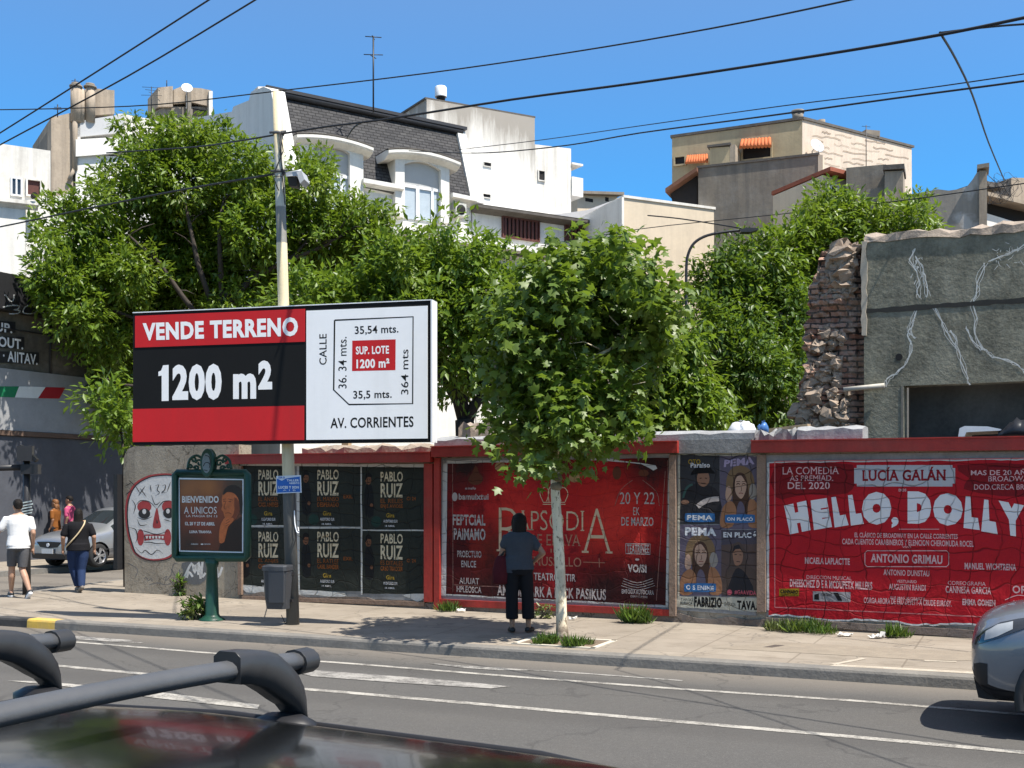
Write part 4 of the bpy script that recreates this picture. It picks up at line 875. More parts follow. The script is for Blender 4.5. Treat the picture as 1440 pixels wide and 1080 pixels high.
for st in ([(362,470),(378,458)],[(362,484),(386,470)],[(360,498),(380,488)]): stroke(mb, SF, st, .9, -.0093, CS)
mb.build("printed_fingers", sk3, t)
m_pl = M("poster_letter", (.7,.66,.62), .35, .05)
mb = MB()
for s_, a, b, c, d, bo in (("BIENVENIDO",106,322,320,362,.03),("A UNICOS",118,385,308,426,.0),("LA MAGIA EN 13",130,433,312,446,.0),("13, 20 Y 27 DE ABRIL",124,474,298,498,.04),("LUNA TRANVIA",150,524,278,540,.03),("ALMAZEN",158,600,200,607,.01),("HALION",236,600,272,607,.01)): text(mb, SF, s_, a, b, c, d, -.0095, bo, C=CS)
poly(mb, SF, ell(223,604,8,4), -.0095, CS); mb.build("lettering", m_pl, t)

# ------------------------------------------------------------------ pedestrian signal pole at the corner
t = thing("signal_pole", G(37.5, 836), "black signal pole at the street corner, beside the man in white", "signal pole")
b_ = G(37.5, 836); zt_ = lambda y: HC+(HZ-y)/F*b_.y
mb = MB(); mb.tube([Vector((b_.x,b_.y,z)) for z in (-.02,.9,zt_(640))], [.075,.07,.06], 12); mb.build("shaft", m_black, t)
mb = MB(); mb.tube([Vector((b_.x,b_.y,zt_(657))), Vector((b_.x-1.6,b_.y+.1,zt_(660)))], .06, 10); mb.build("arm", m_black, t)
mb = MB(); mb.obox((b_.x+.02,b_.y-.1,zt_(638)), (.13,.03,0), (-.02,.1,0), (0,0,.14)); mb.obox((b_.x+.1,b_.y-.05,zt_(660)), (.16,0,0), (0,.08,0), (0,0,.09)); mb.extrude([(b_.x-.1,b_.y-.15,zt_(628)),(b_.x+.2,b_.y-.15,zt_(650)),(b_.x+.25,b_.y-.15,zt_(646)),(b_.x-.05,b_.y-.15,zt_(626))], (0,.12,0)); mb.build("signal_head", m_black, t)
mb = MB()
for k in range(5): mb.obox((b_.x+.03+.02*(k%2), b_.y-.08, zt_(706+k*4)), (.1,0,.02), (0,.004,0), (0,0,.012))
mb.build("stickers", M("sticker_pale", (.4,.45,.43), .5, .3, 20), t)
t = thing("sign_panel", G(174, 840), "narrow black panel standing at the corner end of the masonry wall", "sign post")
b2 = WF.w(s0-.09, 0, .02); mb = MB(); mb.obox(b2+Vector((0,0,1.35)), WF.u3*.05, WF.n3*.12, (0,0,.9)); mb.build("panel", m_black, t)

# ------------------------------------------------------------------ curved street lamp behind the wall
LY = 24.
t = thing("street_lamp", (A(965,500,LY).x, LY, 0), "slim dark street lamp with a curved arm rising behind the street tree", "street lamp")
mb = MB(); pp = [Vector((A(965,500,LY).x, LY, 0)), A(965,520,LY), A(965,400,LY)]
mb.tube(pp+smooth([A(965,380,LY), A(967,360,LY), A(976,342,LY), A(995,331,LY), A(1025,325.5,LY), A(1048,323.5,LY)], 4, False), .03, 8); mb.build("curved_pole", m_black, t)
mb = MB(); mb.extrude([A(1040,322,LY-.1), A(1052,320,LY-.1), A(1066,320.5,LY-.1), A(1067,322.5,LY-.1), A(1056,326,LY-.1), A(1042,326,LY-.1)], (0,.22,0)); mb.build("lamp_head", m_black, t)

# ------------------------------------------------------------------ overhead cables
def cable(label, pts, rad, sag=0., n=14):
    P = [A(*p) for p in pts]
    if len(P) == 2:
        a, b = P; P = [a+(b-a)*(i/n)-Vector((0,0,sag*4*(i/n)*(1-i/n))) for i in range(n+1)]
    else: P = smooth(P, 4, False)
    if pts[0][0] < 0: P.insert(0, P[0]+(P[0]-P[2]).normalized()*18)
    if pts[-1][0] > 1440 or pts[-1][1] < 0: P.append(P[-1]+(P[-1]-P[-3]).normalized()*18)
    mb = MB(); mb.tube(P, rad, 6); o = mb.build("overhead_cable", m_cab, None, P[0]); tag(o, label, "cable", "overhead cables"); return o
m_cab = M("cable_rubber", (.016, .017, .02), .6, .1)
cable("steep cable passing the tan tower flues, the upper of the steep pair", [(-60,222,20),(0,187,19),(295,-1,15),(420,-85,13)], .012)
cable("steep cable passing below the tan tower flues, the lower of the steep pair", [(-60,238,20),(5,201,19),(180,107,17),(362,-2,15),(480,-75,13)], .012)
cable("thin long cable passing just over the mansard roof ridge", [(-60,155,34),(70,153,33),(220,147,32),(390,128,30),(600,103,27),(800,74,24),(1000,40,21),(1195,0,18),(1400,-48,16)], .016)
cable("thickest cable, climbing away from the top of the leaning pole", [(391,189,16.4),(460,178,15.8),(540,168,15),(720,140,13.6),(900,116,12.4),(1100,86,11.2),(1300,53,10),(1440,25,9.4),(1600,-10,8.8)], .014)
cable("cable leaving the leaning pole's top clamp behind the big tree crown", [(391,189,16.4),(330,199,17.5),(270,207,19),(150,215,21)], .013)
cable("short loop of cable drooping onto the first dormer from the thick cable", [(511,171.5,15.2),(500,177,16),(492,187,18),(488,194,24)], .012)
cable("lower and thicker of two close cables ending at the mansard roof", [(575,212,34),(640,215,31),(702,214,28),(800,204,25),(900,187,22),(1080,163,18),(1260,138,15.5),(1440,114,14),(1600,90,13)], .014)
cable("upper and thinner of two close cables ending at the white block", [(640,211,36),(760,197,32),(900,177,28),(1100,149,23),(1280,127,20),(1440,104,18),(1600,80,17)], .011)
cable("short steep cable hanging down to the curved parapet", [(1322,46,11),(1345,85,13),(1368,135,16),(1390,200,21),(1413,255,27)], .014)
cable("thin branch cable joining the top of the steep hanging cable", [(1322,46,11),(1380,39,10.5),(1440,34,10),(1560,28,9)], .01)
cable("dark sagging cable through the big tree to the leaning pole", [(-60,328,24),(0,319,22.5),(110,296,20.5),(250,268,18.5),(390,244,16.4)], .015)
cable("long thin cable above the dense tree and ruined wall", [(760,346,40),(900,322,36),(1080,303,32),(1260,283,28),(1440,258,24),(1600,236,22)], .013)
cable("thin straight rod-like wire crossing above the curved lamp head", [(911,303,27),(960,308,26),(1042,321,24.1)], .016)
# ================================================================== BUILDINGS
E = (.85, .527)
m_wh = M("white_render", (.69,.67,.62), .85, .08, 1.2, .25, 6, streak=.34, streak_col=(.32,.3,.27), spots=.14, spot_col=(.4,.37,.33))
m_wh2 = M("white_render_dirty", (.67,.645,.59), .85, .1, 1.2, .3, 6, streak=.5, streak_col=(.25,.22,.19), spots=.3, spot_col=(.35,.31,.26))
m_cream = M("cream_render", (.6,.5,.37), .85, .07, .8, .25, 6, streak=.22, streak_col=(.3,.25,.19), spots=.15, spot_col=(.38,.31,.24))
m_olive = M("ochre_render", (.4, .32, .2), .85, .12, 1., .3, 6, streak=.35, streak_col=(.16,.13,.09), spots=.3, spot_col=(.25,.2,.13))
m_tan = M("tan_concrete", (.36,.295,.225), .9, .15, 1., .4, 6, streak=.6, streak_col=(.12,.1,.08), spots=.5, spot_col=(.2,.16,.12))
m_grey = M("grey_cement", (.21,.178,.14), .9, .18, .8, .4, 5, streak=.6, streak_col=(.09,.085,.08), spots=.4, spot_col=(.32,.3,.27))
m_roofg = M("roof_membrane", (.4, .4, .41), .7, .2, 1.)
m_dark = M("dark_opening", (.014, .012, .012), .8, .2)
m_glass = M("dark_glass", (.03, .035, .04), .08, .2, 1., spec=.6)
m_shut = M("brown_shutter", (.085, .028, .02), .6, .3, 6)
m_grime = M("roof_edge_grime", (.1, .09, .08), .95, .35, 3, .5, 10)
def block(fr, pts, depth, m, name, parent, d=0., ref=None):
    """facade outline in photo points (y = None: down to the ground) pushed back by depth"""
    ref = d if ref is None else ref; P = []
    for i, (x, y) in enumerate(pts):
        if y is None: t, _ = fr.px(x, 600, ref); z = 0.
        else: t, z = fr.px(x, y, ref)
        P.append(fr.w(t, z, d))
    mb = MB(); mb.extrude(P, -fr.n3*depth); return mb.build(name, m, parent)
def bld(name, fr, px, label, cat="building", group=None):
    p = fr.P(px, 600, 0); return thing(name, (p.x, p.y, 0), label, cat, group)
def inset(fr, q, parent, m_in, name="window", d=0., frame=None, mullions=0, depth=.12, fw=.06, sill=False):
    """window: frame proud of the wall, dark pane set just in front of the wall face"""
    (a, zb), (b, _) = fr.px(q[0], q[3], d), fr.px(q[2], q[3], d); _, zt = fr.px(q[0], q[1], d)
    mb = MB(); f = fr
    mb.extrude([f.w(a, zb, d+.004), f.w(b, zb, d+.004), f.w(b, zt, d+.004), f.w(a, zt, d+.004)], -f.n3*.003); wv = mb.build(name, m_in, parent)
    if frame:
        mb = MB(); e = fw
        for (x0, z0, x1, z1) in ((a-e, zb-e, b+e, zb), (a-e, zt, b+e, zt+e), (a-e, zb, a, zt), (b, zb, b+e, zt)):
            mb.extrude([f.w(x0, z0, d+depth), f.w(x1, z0, d+depth), f.w(x1, z1, d+depth), f.w(x0, z1, d+depth)], -f.n3*depth)
        for k in range(mullions):
            x = a+(b-a)*(k+1)/(mullions+1); mb.extrude([f.w(x-.03, zb, d+.05), f.w(x+.03, zb, d+.05), f.w(x+.03, zt, d+.05), f.w(x-.03, zt, d+.05)], -f.n3*.045)
        mb.build("frame", frame, wv)
    if sill:
        mb = MB(); mb.extrude([f.w(a-.1, zb-.12, d+.15), f.w(b+.1, zb-.12, d+.15), f.w(b+.1, zb-.07, d+.15), f.w(a-.1, zb-.07, d+.15)], -f.n3*.15); mb.build("sill", m_wh2, wv)
    return wv

# ---- mansard building
GF = Fr(A(385, 300, 40)[:2], E)
PF = Fr(GF.w(-.35, 0)[:2], (.527, -.85))      # party wall facing left
mn = bld("mansard_building", GF, 390, "old white building with a grey slate mansard roof and two arched dormers")
block(GF, [(380,None),(672,None),(662,281),(508,254),(380,226)], 9, m_wh, "wall", mn)
def slate():
    m, nt, b = new_mat("slate"); v = pos(nt, u=E)
    br = N(nt, "ShaderNodeTexBrick"); br.inputs["Scale"].default_value = 1; br.inputs["Brick Width"].default_value = .3; br.inputs["Row Height"].default_value = .13; br.inputs["Mortar Size"].default_value = .014
    br.inputs["Color1"].default_value = (.03,.03,.033,1); br.inputs["Color2"].default_value = (.058,.057,.058,1); br.inputs["Mortar"].default_value = (.007,.007,.008,1); nt.links.new(v, br.inputs["Vector"])
    c = mixc(nt, mathn(nt, 'MULTIPLY', ramp(nt, noise(nt, v, 3.5, 5, .75), .55, .75), .3), br.outputs["Color"], (.085,.08,.072))
    nt.links.new(c, b.inputs["Base Color"]); b.inputs["Roughness"].default_value = .75; b.inputs["Specular IOR Level"].default_value = .2
    bn = N(nt, "ShaderNodeBump"); bn.inputs["Strength"].default_value = .6; bn.inputs["Distance"].default_value = .03; nt.links.new(mathn(nt, 'SUBTRACT', 1., br.outputs["Fac"]), bn.inputs["Height"]); nt.links.new(bn.outputs[0], b.inputs["Normal"]); return m
dt = -1.6
tl, tr, blw, brw = GF.P(377,131,dt,dt), GF.P(648,187,dt,dt), GF.P(392,229,0), GF.P(663,281,0)
back = -GF.n3*7
mb = MB(); mb.v = [tuple(p) for p in (blw, brw, tr, tl, blw+back, brw+back, tr+back, tl+back)]
for f in ((0,1,2,3),(5,4,7,6),(3,2,6,7),(1,5,6,2),(4,0,3,7),(1,0,4,5)): mb.f.append(list(f)); mb.mi.append(0); mb.sm.append(False)
mb.build("roof", slate(), mn)
m_lead = M("lead_ridge", (.03,.03,.034), .5, .2)
mb = MB(); mb.tube([tl+GF.n3*.12+Vector((0,0,.02)), tr+GF.n3*.12+Vector((0,0,.02))], .12, 8); mb.obox((tl+tr)/2+GF.n3*.1+Vector((0,0,.14)), (tr-tl)/2+GF.u3*.15, GF.n3*.16, (0,0,.06)); mb.build("ridge_gutter", m_lead, mn)
mb = MB(); q = [GF.P(641,184,dt,dt)+GF.n3*.12, GF.P(652,186,dt,dt)+GF.n3*.12, GF.P(680,287,0)+GF.n3*.12, GF.P(661,283,0)+GF.n3*.12]; mb.extrude(q, -GF.n3*6.5); mb.build("roof_coping", m_wh, mn)
mb = MB(); q = [GF.P(364,129,dt,dt)+GF.n3*.2, GF.P(379,133,dt,dt)+GF.n3*.2, GF.P(400,250,0)+GF.n3*.2, GF.P(384,250,0)+GF.n3*.2]; mb.extrude(q, -GF.n3*1.0); mb.build("roof_coping", m_wh2, mn)
mb = MB(); q = [GF.P(360,124,dt,dt)+GF.n3*.2, GF.P(377,124,dt,dt)+GF.n3*.2, GF.P(378,134,dt,dt)+GF.n3*.2, GF.P(362,134,dt,dt)+GF.n3*.2]; mb.extrude(q, -GF.n3*.8); mb.build("coping_block", m_wh2, mn)
block(PF, [(270,None),(392,None),(399,230),(381,126),(371,122),(353,129),(350,141),(328,150),(326,157),(270,166)], .5, M("party_wall", (.66,.65,.62), .85, .07, 1., .25, 6, streak=.3, streak_col=(.36,.35,.33)), "party_wall", mn)
# cornices
def cornice(fr, p0, p1, h, out, d=0., m=m_wh, name="cornice", parent=None):
    (a, za), (b, zb) = fr.px(*p0, d), fr.px(*p1, d)
    mb = MB(); mb.loft([[fr.w(t, z-h, d+.002), fr.w(t, z-h*.6, d+out*.5), fr.w(t, z-h*.45, d+out), fr.w(t, z, d+out), fr.w(t, z, d+.002)] for t, z in ((a, za), (b, zb))], 0, True, False); return mb.build(name, m, parent)
cornice(GF, (505,254), (562,264), .34, .4, parent=mn); cornice(GF, (630,274), (664,281), .34, .4, parent=mn)
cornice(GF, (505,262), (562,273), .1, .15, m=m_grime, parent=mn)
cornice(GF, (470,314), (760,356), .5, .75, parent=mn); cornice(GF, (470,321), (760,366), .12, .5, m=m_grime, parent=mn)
def dormer(parent, xl, xr, ol, or_, ytop, yspr, ybot, hood, first):
    t = bpy.data.objects.new("dormer", None); COL.objects.link(t); t.parent = parent; p = GF.P(xl, ybot, .25); t.location = p-Vector(parent.location)
    d = .25
    # cheeks and front as one extruded ring
    (a, zs), (b, _), (c, _), (e, _) = GF.px(xl, yspr, d), GF.px(xr, yspr, d), GF.px(ol, yspr, d), GF.px(or_, yspr, d); zb = GF.px(xl, ybot, d)[1]
    hgt = GF.px(xl, ytop, d)[1]-zs; zo = zs-.2
    arch = lambda x0, x1, z0, h, n=10: [(x0+(x1-x0)*i/n, z0+h*(1-(2*i/n-1)**2)) for i in range(n+1)]
    A1 = arch(a, b, zs+.25, hgt*.55); A2 = arch(c, e, zo, .2)
    mb = MB(); L = [GF.w(s_, z, d) for s_, z in A1]; Q = [GF.w(s_, z, d) for s_, z in A2]; n = len(L)
    mb.add(L+Q+[p-GF.n3*2.2 for p in L]+[p-GF.n3*.5 for p in Q], [(i, i+1, n+i+1, n+i) for i in range(n-1)]+[(2*n+i, 2*n+i+1, i+1, i) for i in range(n-1)]+[(n+i, n+i+1, 3*n+i+1, 3*n+i) for i in range(n-1)])
    for x0, x1 in ((a, c), (e, b)):
        z0, z1 = (A1[0][1], A2[0][1]); mb.extrude([GF.w(x0, zb, d), GF.w(x1, zb, d), GF.w(x1, z1 if x0 == a else z0, d), GF.w(x0, z0 if x0 == a else z1, d)], -GF.n3*2.)
    mb.build("surround", m_wh, t)
    mb = MB(); (h0, hz0), (h1, hz1) = GF.px(*hood[0], d), GF.px(*hood[1], d); H = arch(h0, h1, min(hz0, A1[0][1]-.02), hgt*.62)
    rings = []
    for s_, z in H: rings.append([GF.w(s_, z-.02, d+.002), GF.w(s_, z+.1, d+.28), GF.w(s_, z+.16, d+.34), GF.w(s_, z+.26, d+.34), GF.w(s_, z+.3, d+.1), GF.w(s_, z+.3, d-1.8), GF.w(s_, z+.02, d-1.8)])
    mb.loft(rings, 0, True, False); mb.build("hood", m_wh, t)
    mb = MB(); mb.loft([[GF.w(s_, z+.305, d+.3), GF.w(s_, z+.345, d+.3), GF.w(s_, z+.345, d-1.8), GF.w(s_, z+.305, d-1.8)] for s_, z in H], 0, True, False); mb.build("hood_cover", m_grime, t)
    dd = d-.17; zt = zo+.22; mid = zb+(zt-zb)*.58
    mb = MB(); mb.extrude([GF.w(c-.05, mid, dd), GF.w(e+.05, mid, dd), GF.w(e+.05, zt, dd), GF.w(c-.05, zt, dd)], -GF.n3*.05); mb.build("roller_box", M("blind_grey", (.42,.42,.41), .7, .05), t)
    mb = MB(); mb.extrude([GF.w(c-.05, zb, dd-.03), GF.w(e+.05, zb, dd-.03), GF.w(e+.05, mid, dd-.03), GF.w(c-.05, mid, dd-.03)], -GF.n3*.05); mb.build("curtain_pane", M("curtain_glass", (.4,.45,.48), .15, .12, 3, spec=.6), t)
    mb = MB(); k = (e-c)
    for x0, x1, z0, z1 in ((c, e, mid-.1, mid), (c, c+.08, zb, mid), (c+k*.36, c+k*.36+.14, zb, mid), (c+k*.78, c+k*.78+.1, zb, mid)): mb.extrude([GF.w(x0, z0, dd+.03), GF.w(x1, z0, dd+.03), GF.w(x1, z1, dd+.03), GF.w(x0, z1, dd+.03)], -GF.n3*.06)
    mb.build("window_frame", m_white_metal, t)
dormer(mn, 421, 511, 441, 492, 186, 196, 290, ((413,203),(520,214)), True)
dormer(mn, 556, 632, 569, 620, 210, 221, 303, ((541,224),(642,234)), False)
ac = thing("air_conditioner", GF.P(652, 303, .3), "white air conditioner outdoor unit on the white facade right of the second dormer", "air conditioner")
mb = MB(); (a, za), (b, _) = GF.px(640,303,.35), GF.px(655,303,.35); zt = GF.px(640,285,.35)[1]
mb.extrude([GF.w(a,za,.4), GF.w(b,za,.4), GF.w(b,zt,.4), GF.w(a,zt,.4)], -GF.n3*.39); mb.build("casing", M("ac_beige", (.5,.49,.44), .6, .1), ac)
mb = MB(); c = GF.w((a+b)/2, (za+zt)/2, .41); mb.loft([[c+(GF.u3*math.cos(k*.4)+Vector((0,0,1))*math.sin(k*.4))*r_+GF.n3*dd for k in range(16)] for r_, dd in ((.19,-.01),(.19,.01),(.1,.015))]); mb.build("fan_grille", m_dark, ac)

# ---- low white wing right of the mansard building
wg = bld("low_white_building", GF, 760, "long low white building with brown slatted shutters under a grey roof edge")
WG = Fr(GF.w(0, 0, .004)[:2], E)
block(WG, [(673,None),(884,None),(884,326),(664,295)], 9, m_wh, "wall", wg)
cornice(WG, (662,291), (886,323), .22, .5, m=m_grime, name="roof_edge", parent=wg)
rp = [WG.P(664,291,.45), WG.P(884,322,.45)]
mb = MB(); mb.add([rp[0]+Vector((0,0,.03)), rp[1]+Vector((0,0,.03)), rp[1]-WG.n3*9.5+Vector((0,0,.5)), rp[0]-WG.n3*9.5+Vector((0,0,.5))], [(0,1,2,3)]); mb.build("roof", m_roofg, wg)
for q in ((707,306,756,332),(795,317,842,338)):
    wv = inset(WG, q, wg, m_dark, "window", fw=.06, frame=m_shut, depth=.1); mb = MB(); (a, zb), (b, _) = WG.px(q[0], q[3]), WG.px(q[2], q[3]); zt = WG.px(q[0], q[1])[1]
    k = 9
    for i in range(k): x = a+(b-a)*(i+.5)/k; mb.extrude([WG.w(x-.05, zb, .07), WG.w(x+.05, zb, .07), WG.w(x+.05, zt, .07), WG.w(x-.05, zt, .07)], -WG.n3*.06)
    mb.build("slats", m_shut, wv)
WG2 = Fr(GF.w(0, 0, -9.6)[:2], E)
t = bld("grey_sloping_annex", WG2, 800, "low pale grey annex between the white block and the cream wall")
block(WG2, [(740,None),(884,None),(884,274),(868,290),(752,305),(740,305)], 4, M("annex_grey", (.4,.4,.41), .8, .12, 1., .2, 8), "wall", t)
mb = MB(); mb.tube([WG2.P(858,305,.3), WG2.P(872,318,.3), WG2.P(884,324,.3)], .07, 6); mb.build("down_pipe", m_dark, t)
mb = MB(); mb.extrude([WG2.P(*q, .35) for q in ((818,318),(858,305),(862,316),(858,321))], -WG2.n3*.3); mb.build("lean_to_edge", m_grime, t)

# ---- tall white block behind
FFr = Fr(GF.w(0, 0, -11)[:2], E)
def stained_white():
    m, nt, b = new_mat("stained_white"); p = pos(nt); q = pos(nt, (1.1, 1.1, .12))
    c = mixc(nt, ramp(nt, noise(nt, p, .8, 6, .65), .3, .7), (.76,.73,.67), (.82,.8,.75))
    g = N(nt, "ShaderNodeNewGeometry"); d = N(nt, "ShaderNodeVectorMath", operation='DOT_PRODUCT'); nt.links.new(g.outputs["Position"], d.inputs[0]); d.inputs[1].default_value = (.06, .04, 1)
    f = mathn(nt, 'ADD', mathn(nt, 'MULTIPLY', noise(nt, q, 1.4, 8, .75), 5.6), d.outputs["Value"])
    return m, nt, b, c, f
m_sw2, nt_, b_n, c_, f_ = stained_white()
ztop_ = FFr.px(600, 139)[1]
x_ = FFr.P(600, 139)
off_ = x_.x*.06+x_.y*.04+x_.z+2.8
c_ = mixc(nt_, ramp(nt_, f_, off_-2.6, off_-.3, 0., .85), c_, (.2,.175,.145))
nt_.links.new(c_, b_n.inputs["Base Color"]); b_n.inputs["Roughness"].default_value = .85
wb = bld("white_tower_block", FFr, 700, "tall blank white block with dark stains along its top edge")
block(FFr, [(600,None),(752,None),(752,166),(600,139)], 4, m_sw2, "wall", wb)
FF2 = Fr(GF.w(0, 0, -11.1)[:2], E)
block(FF2, [(752.4,None),(803,None),(803,209),(752.4,203)], 3.8, m_wh2, "side_wall", wb)
mb = MB(); a, b = FFr.P(598,139), FFr.P(753,166); mb.extrude([a, b, b+Vector((0,0,.09)), a+Vector((0,0,.09))], -FFr.n3*4.1); mb.build("roof_coping", m_grime, wb)
for q in ((680,228,690,233),(679,272.5,689,277)): inset(FFr, q, wb, m_dark, "vent_opening", frame=m_wh2, fw=.04, depth=.06)
inset(FF2, (757,240,765,253), wb, m_dark, "window", frame=m_wh2, fw=.05, depth=.08)
mb = MB(); 
for y in (230, 262): a = FF2.P(803.3, y, -.5); mb.obox(a+FF2.u3*.35, FF2.u3*.35, FF2.n3*.6, (0,0,.05 if y < 250 else .5))
mb.build("balcony", m_wh, wb)
tk = thing("roof_tank", FFr.P(636, 142, -1.2), "white cylindrical water tank on the roof of the tall white block", "water tank")
c = FFr.P(636, 144, -1.2); zk = lambda y: FFr.px(636, y, -1.2)[1]
mb = MB(); mb.tube([Vector((c.x,c.y,z)) for z in (zk(145),zk(140))], .22, 12); mb.build("stand", m_dark, tk)
mb = MB(); mb.tube([Vector((c.x,c.y,z)) for z in (zk(140),zk(139.5),zk(127),zk(125.5),zk(124.5))], [.3,.3,.3,.26,.1], 16); mb.build("drum", m_white_metal, tk)
# small house far behind, and cream wall
SMF = Fr(A(840, 300, 66)[:2], E)
t = bld("small_rooftop_house", SMF, 840, "small distant rooftop house with dark windows under a thin flat roof")
block(SMF, [(812,None),(868,None),(868,276),(812,274)], 3, m_cream, "wall", t)
mb = MB(); a, b = SMF.P(806,274,.4), SMF.P(872,276,.4); mb.extrude([a, b, b+Vector((0,0,.16)), a+Vector((0,0,.16))], -SMF.n3*4); mb.build("roof", m_grey, t)
inset(SMF, (823,278,834,283), t, m_dark); inset(SMF, (851,277,856,283), t, m_dark)
IF = Fr(A(877, 350, 44)[:2], (.93, .367))
t = bld("cream_wall_building", IF, 960, "plain cream blank-walled building with a slanting top edge behind the street trees")
block(IF, [(877,None),(1074,None),(1072,304),(877,278)], 6, m_cream, "wall", t)
mb = MB(); a, b = IF.P(876,278), IF.P(1073,304); mb.extrude([a+IF.n3*.05, b+IF.n3*.05, b+IF.n3*.05+Vector((0,0,.1)), a+IF.n3*.05+Vector((0,0,.1))], -IF.n3*6.1); mb.build("roof_coping", m_wh2, t)
mb = MB(); mb.extrude([IF.P(873.5,277.5,.06), IF.P(876.6,278,.06), IF.P(876.6,330,.06), IF.P(873.5,330,.06)], -IF.n3*6); mb.build("white_edge", m_wh, t)

# ---- group at upper left
AF = Fr(A(60, 300, 46)[:2], E)
wa = bld("white_corner_house", AF, 40, "white house with a small shuttered window above the showroom")
block(AF, [(-60,None),(71,None),(71,212),(8,203),(-60,195)], 7, m_wh2, "wall", wa)
AF2 = Fr(AF.w(0, 0, .9)[:2], E)
block(AF2, [(-60,None),(36,None),(36,287),(-60,278)], 1.2, m_wh, "lower_wing", wa)
AF3 = Fr(AF.w(0, 0, .55)[:2], E)
block(AF3, [(36.5,None),(112,None),(112,271),(36.5,282)], 1.0, m_wh, "lower_wing", wa)
cornice(AF2, (-60,274), (53,286), .3, .3, m=m_wh2, name="ledge", parent=wa)
inset(AF, (17,251,29,273), wa, m_glass, frame=m_white_metal, mullions=1, depth=.06); 
wv = inset(AF, (38.5,253,56,274), wa, m_shut, "shutter", frame=m_wh2, depth=.1)
t = thing("ventilation_hood", AF.P(41,284,.96), "small dark round vent on the ledge of the white house", "vent")
mb = MB(); c = AF.P(41, 284, 1.28); mb.loft([[c+(AF.u3*math.cos(k*.5236)+Vector((0,0,1))*math.sin(k*.5236))*.11+AF.n3*q for k in range(12)] for q in (-.3, .03)]); mb.build("vent_ring", m_dark, t)
BFr = Fr(A(100, 200, 52)[:2], E)
tb = bld("concrete_tower", BFr, 90, "tan concrete rooftop tower with two round flues and a boxy shaft")
block(BFr, [(70,None),(103,None),(103,158),(72,165)], 5, m_tan, "wall", tb)
block(Fr(BFr.w(0,0,-1.)[:2], E), [(66,None),(71,None),(72,184),(66,186)], 3, m_grey, "side_shaft", tb)
block(Fr(BFr.w(0,0,-.4)[:2], E), [(117,163),(161,160),(161,127),(131,124),(118,127)], 2.5, m_tan, "roof_shaft", tb)
mb = MB()
for x, r_, yt in ((106.5, .24, 117), (126.5, .22, 118), (115, .12, 122)):
    c = BFr.P(x, 168, .05); z = lambda y: BFr.px(x, y, .05)[1]
    mb.tube([Vector((c.x,c.y,zz)) for zz in (z(172), z(yt+4))], r_, 12)
mb.build("flue", m_tan, tb)
mb = MB()
for x, yt in ((106.5,117),(126.5,118)):
    c = BFr.P(x, 168, .05); z = lambda y: BFr.px(x, y, .05)[1]
    mb.tube([Vector((c.x,c.y,zz)) for zz in (z(yt+6), z(yt+3.5))], .29, 12); mb.tube([Vector((c.x,c.y,zz)) for zz in (z(yt+3.6), z(yt))], .2, 12)
mb.build("flue_cap", m_grey, tb)
mb = MB(); mb.tube([BFr.P(104.5,y,.15) for y in (160,200,240)], .12, 8); mb.tube([BFr.P(104,238,.15), BFr.P(96,254,.15)], .09, 6); mb.build("drain_pipe", m_tan, tb)
BF2 = Fr(BFr.w(0,0,.1)[:2], E)
wbl = bld("white_balcony_building", BF2, 140, "white flat-roofed building with a shaded top-floor balcony behind the big tree")
block(BF2, [(106.5,None),(300,None),(300,232),(106.5,215)], 8, m_wh, "wall", wbl)
block(BF2, [(106.5,215.5),(113,216),(113,170),(106.5,168)], 8, m_wh, "pier", wbl)
block(BF2, [(106.5,193),(175,186),(175,160),(106.5,171)], 7, M("shaded_grey_render", (.45,.45,.45), .85, .06, 1.), "roof_slab", wbl)
block(Fr(BFr.w(0,0,.3)[:2], E), [(106.5,220),(180,214),(180,192),(106.5,196)], .3, m_wh, "parapet", wbl)
block(Fr(BFr.w(0,0,-1.2)[:2], E), [(112,232),(180,230),(180,205),(112,208)], .2, m_dark, "opening", wbl)
block(Fr(BFr.w(0,0,-2.)[:2], E), [(166,200),(240,205),(236,172),(172,160),(166,160)], 5, m_wh2, "roof_terrace", wbl)
RF = Fr(A(258, 160, 58)[:2], E)
rt = bld("rooftop_tank_room", RF, 258, "grey concrete tank room with weathered boxes on top, rising above the big tree crown")
block(RF, [(217,None),(300,None),(300,150),(230,150),(217,158)], 5, m_grey, "wall", rt)
block(Fr(RF.w(0,0,.2)[:2], E), [(222,150),(243,150),(243,121),(222,123)], 2., m_tan, "tank_box", rt)
block(Fr(RF.w(0,0,.1)[:2], E), [(244,146),(266,144),(266,123),(254,122),(244,126)], 2., m_tan, "tank_box", rt)
block(Fr(RF.w(0,0,.15)[:2], E), [(266.5,143),(297,150),(297,127),(282,124),(266.5,123)], 2., m_tan, "tank_box", rt)
block(Fr(RF.w(0,0,.3)[:2], E), [(264,165),(269,165),(269,123),(264,124)], .4, m_grey, "pier", rt)
block(Fr(RF.w(0,0,.3)[:2], E), [(294,165),(299,165),(299,128),(294,128)], .4, m_wh2, "pier", rt)
inset(RF, (271,152,290,163), rt, m_dark, "opening")
t = thing("satellite_dish", RF.P(258, 132, .5), "round white satellite dish on the grey rooftop tank room", "satellite dish")
c = RF.P(258, 130, .6); ax_ = (RF.n3*.9+Vector((-.2,0,.35))).normalized(); sx = ax_.cross(Vector((0,0,1))).normalized(); sy = sx.cross(ax_)
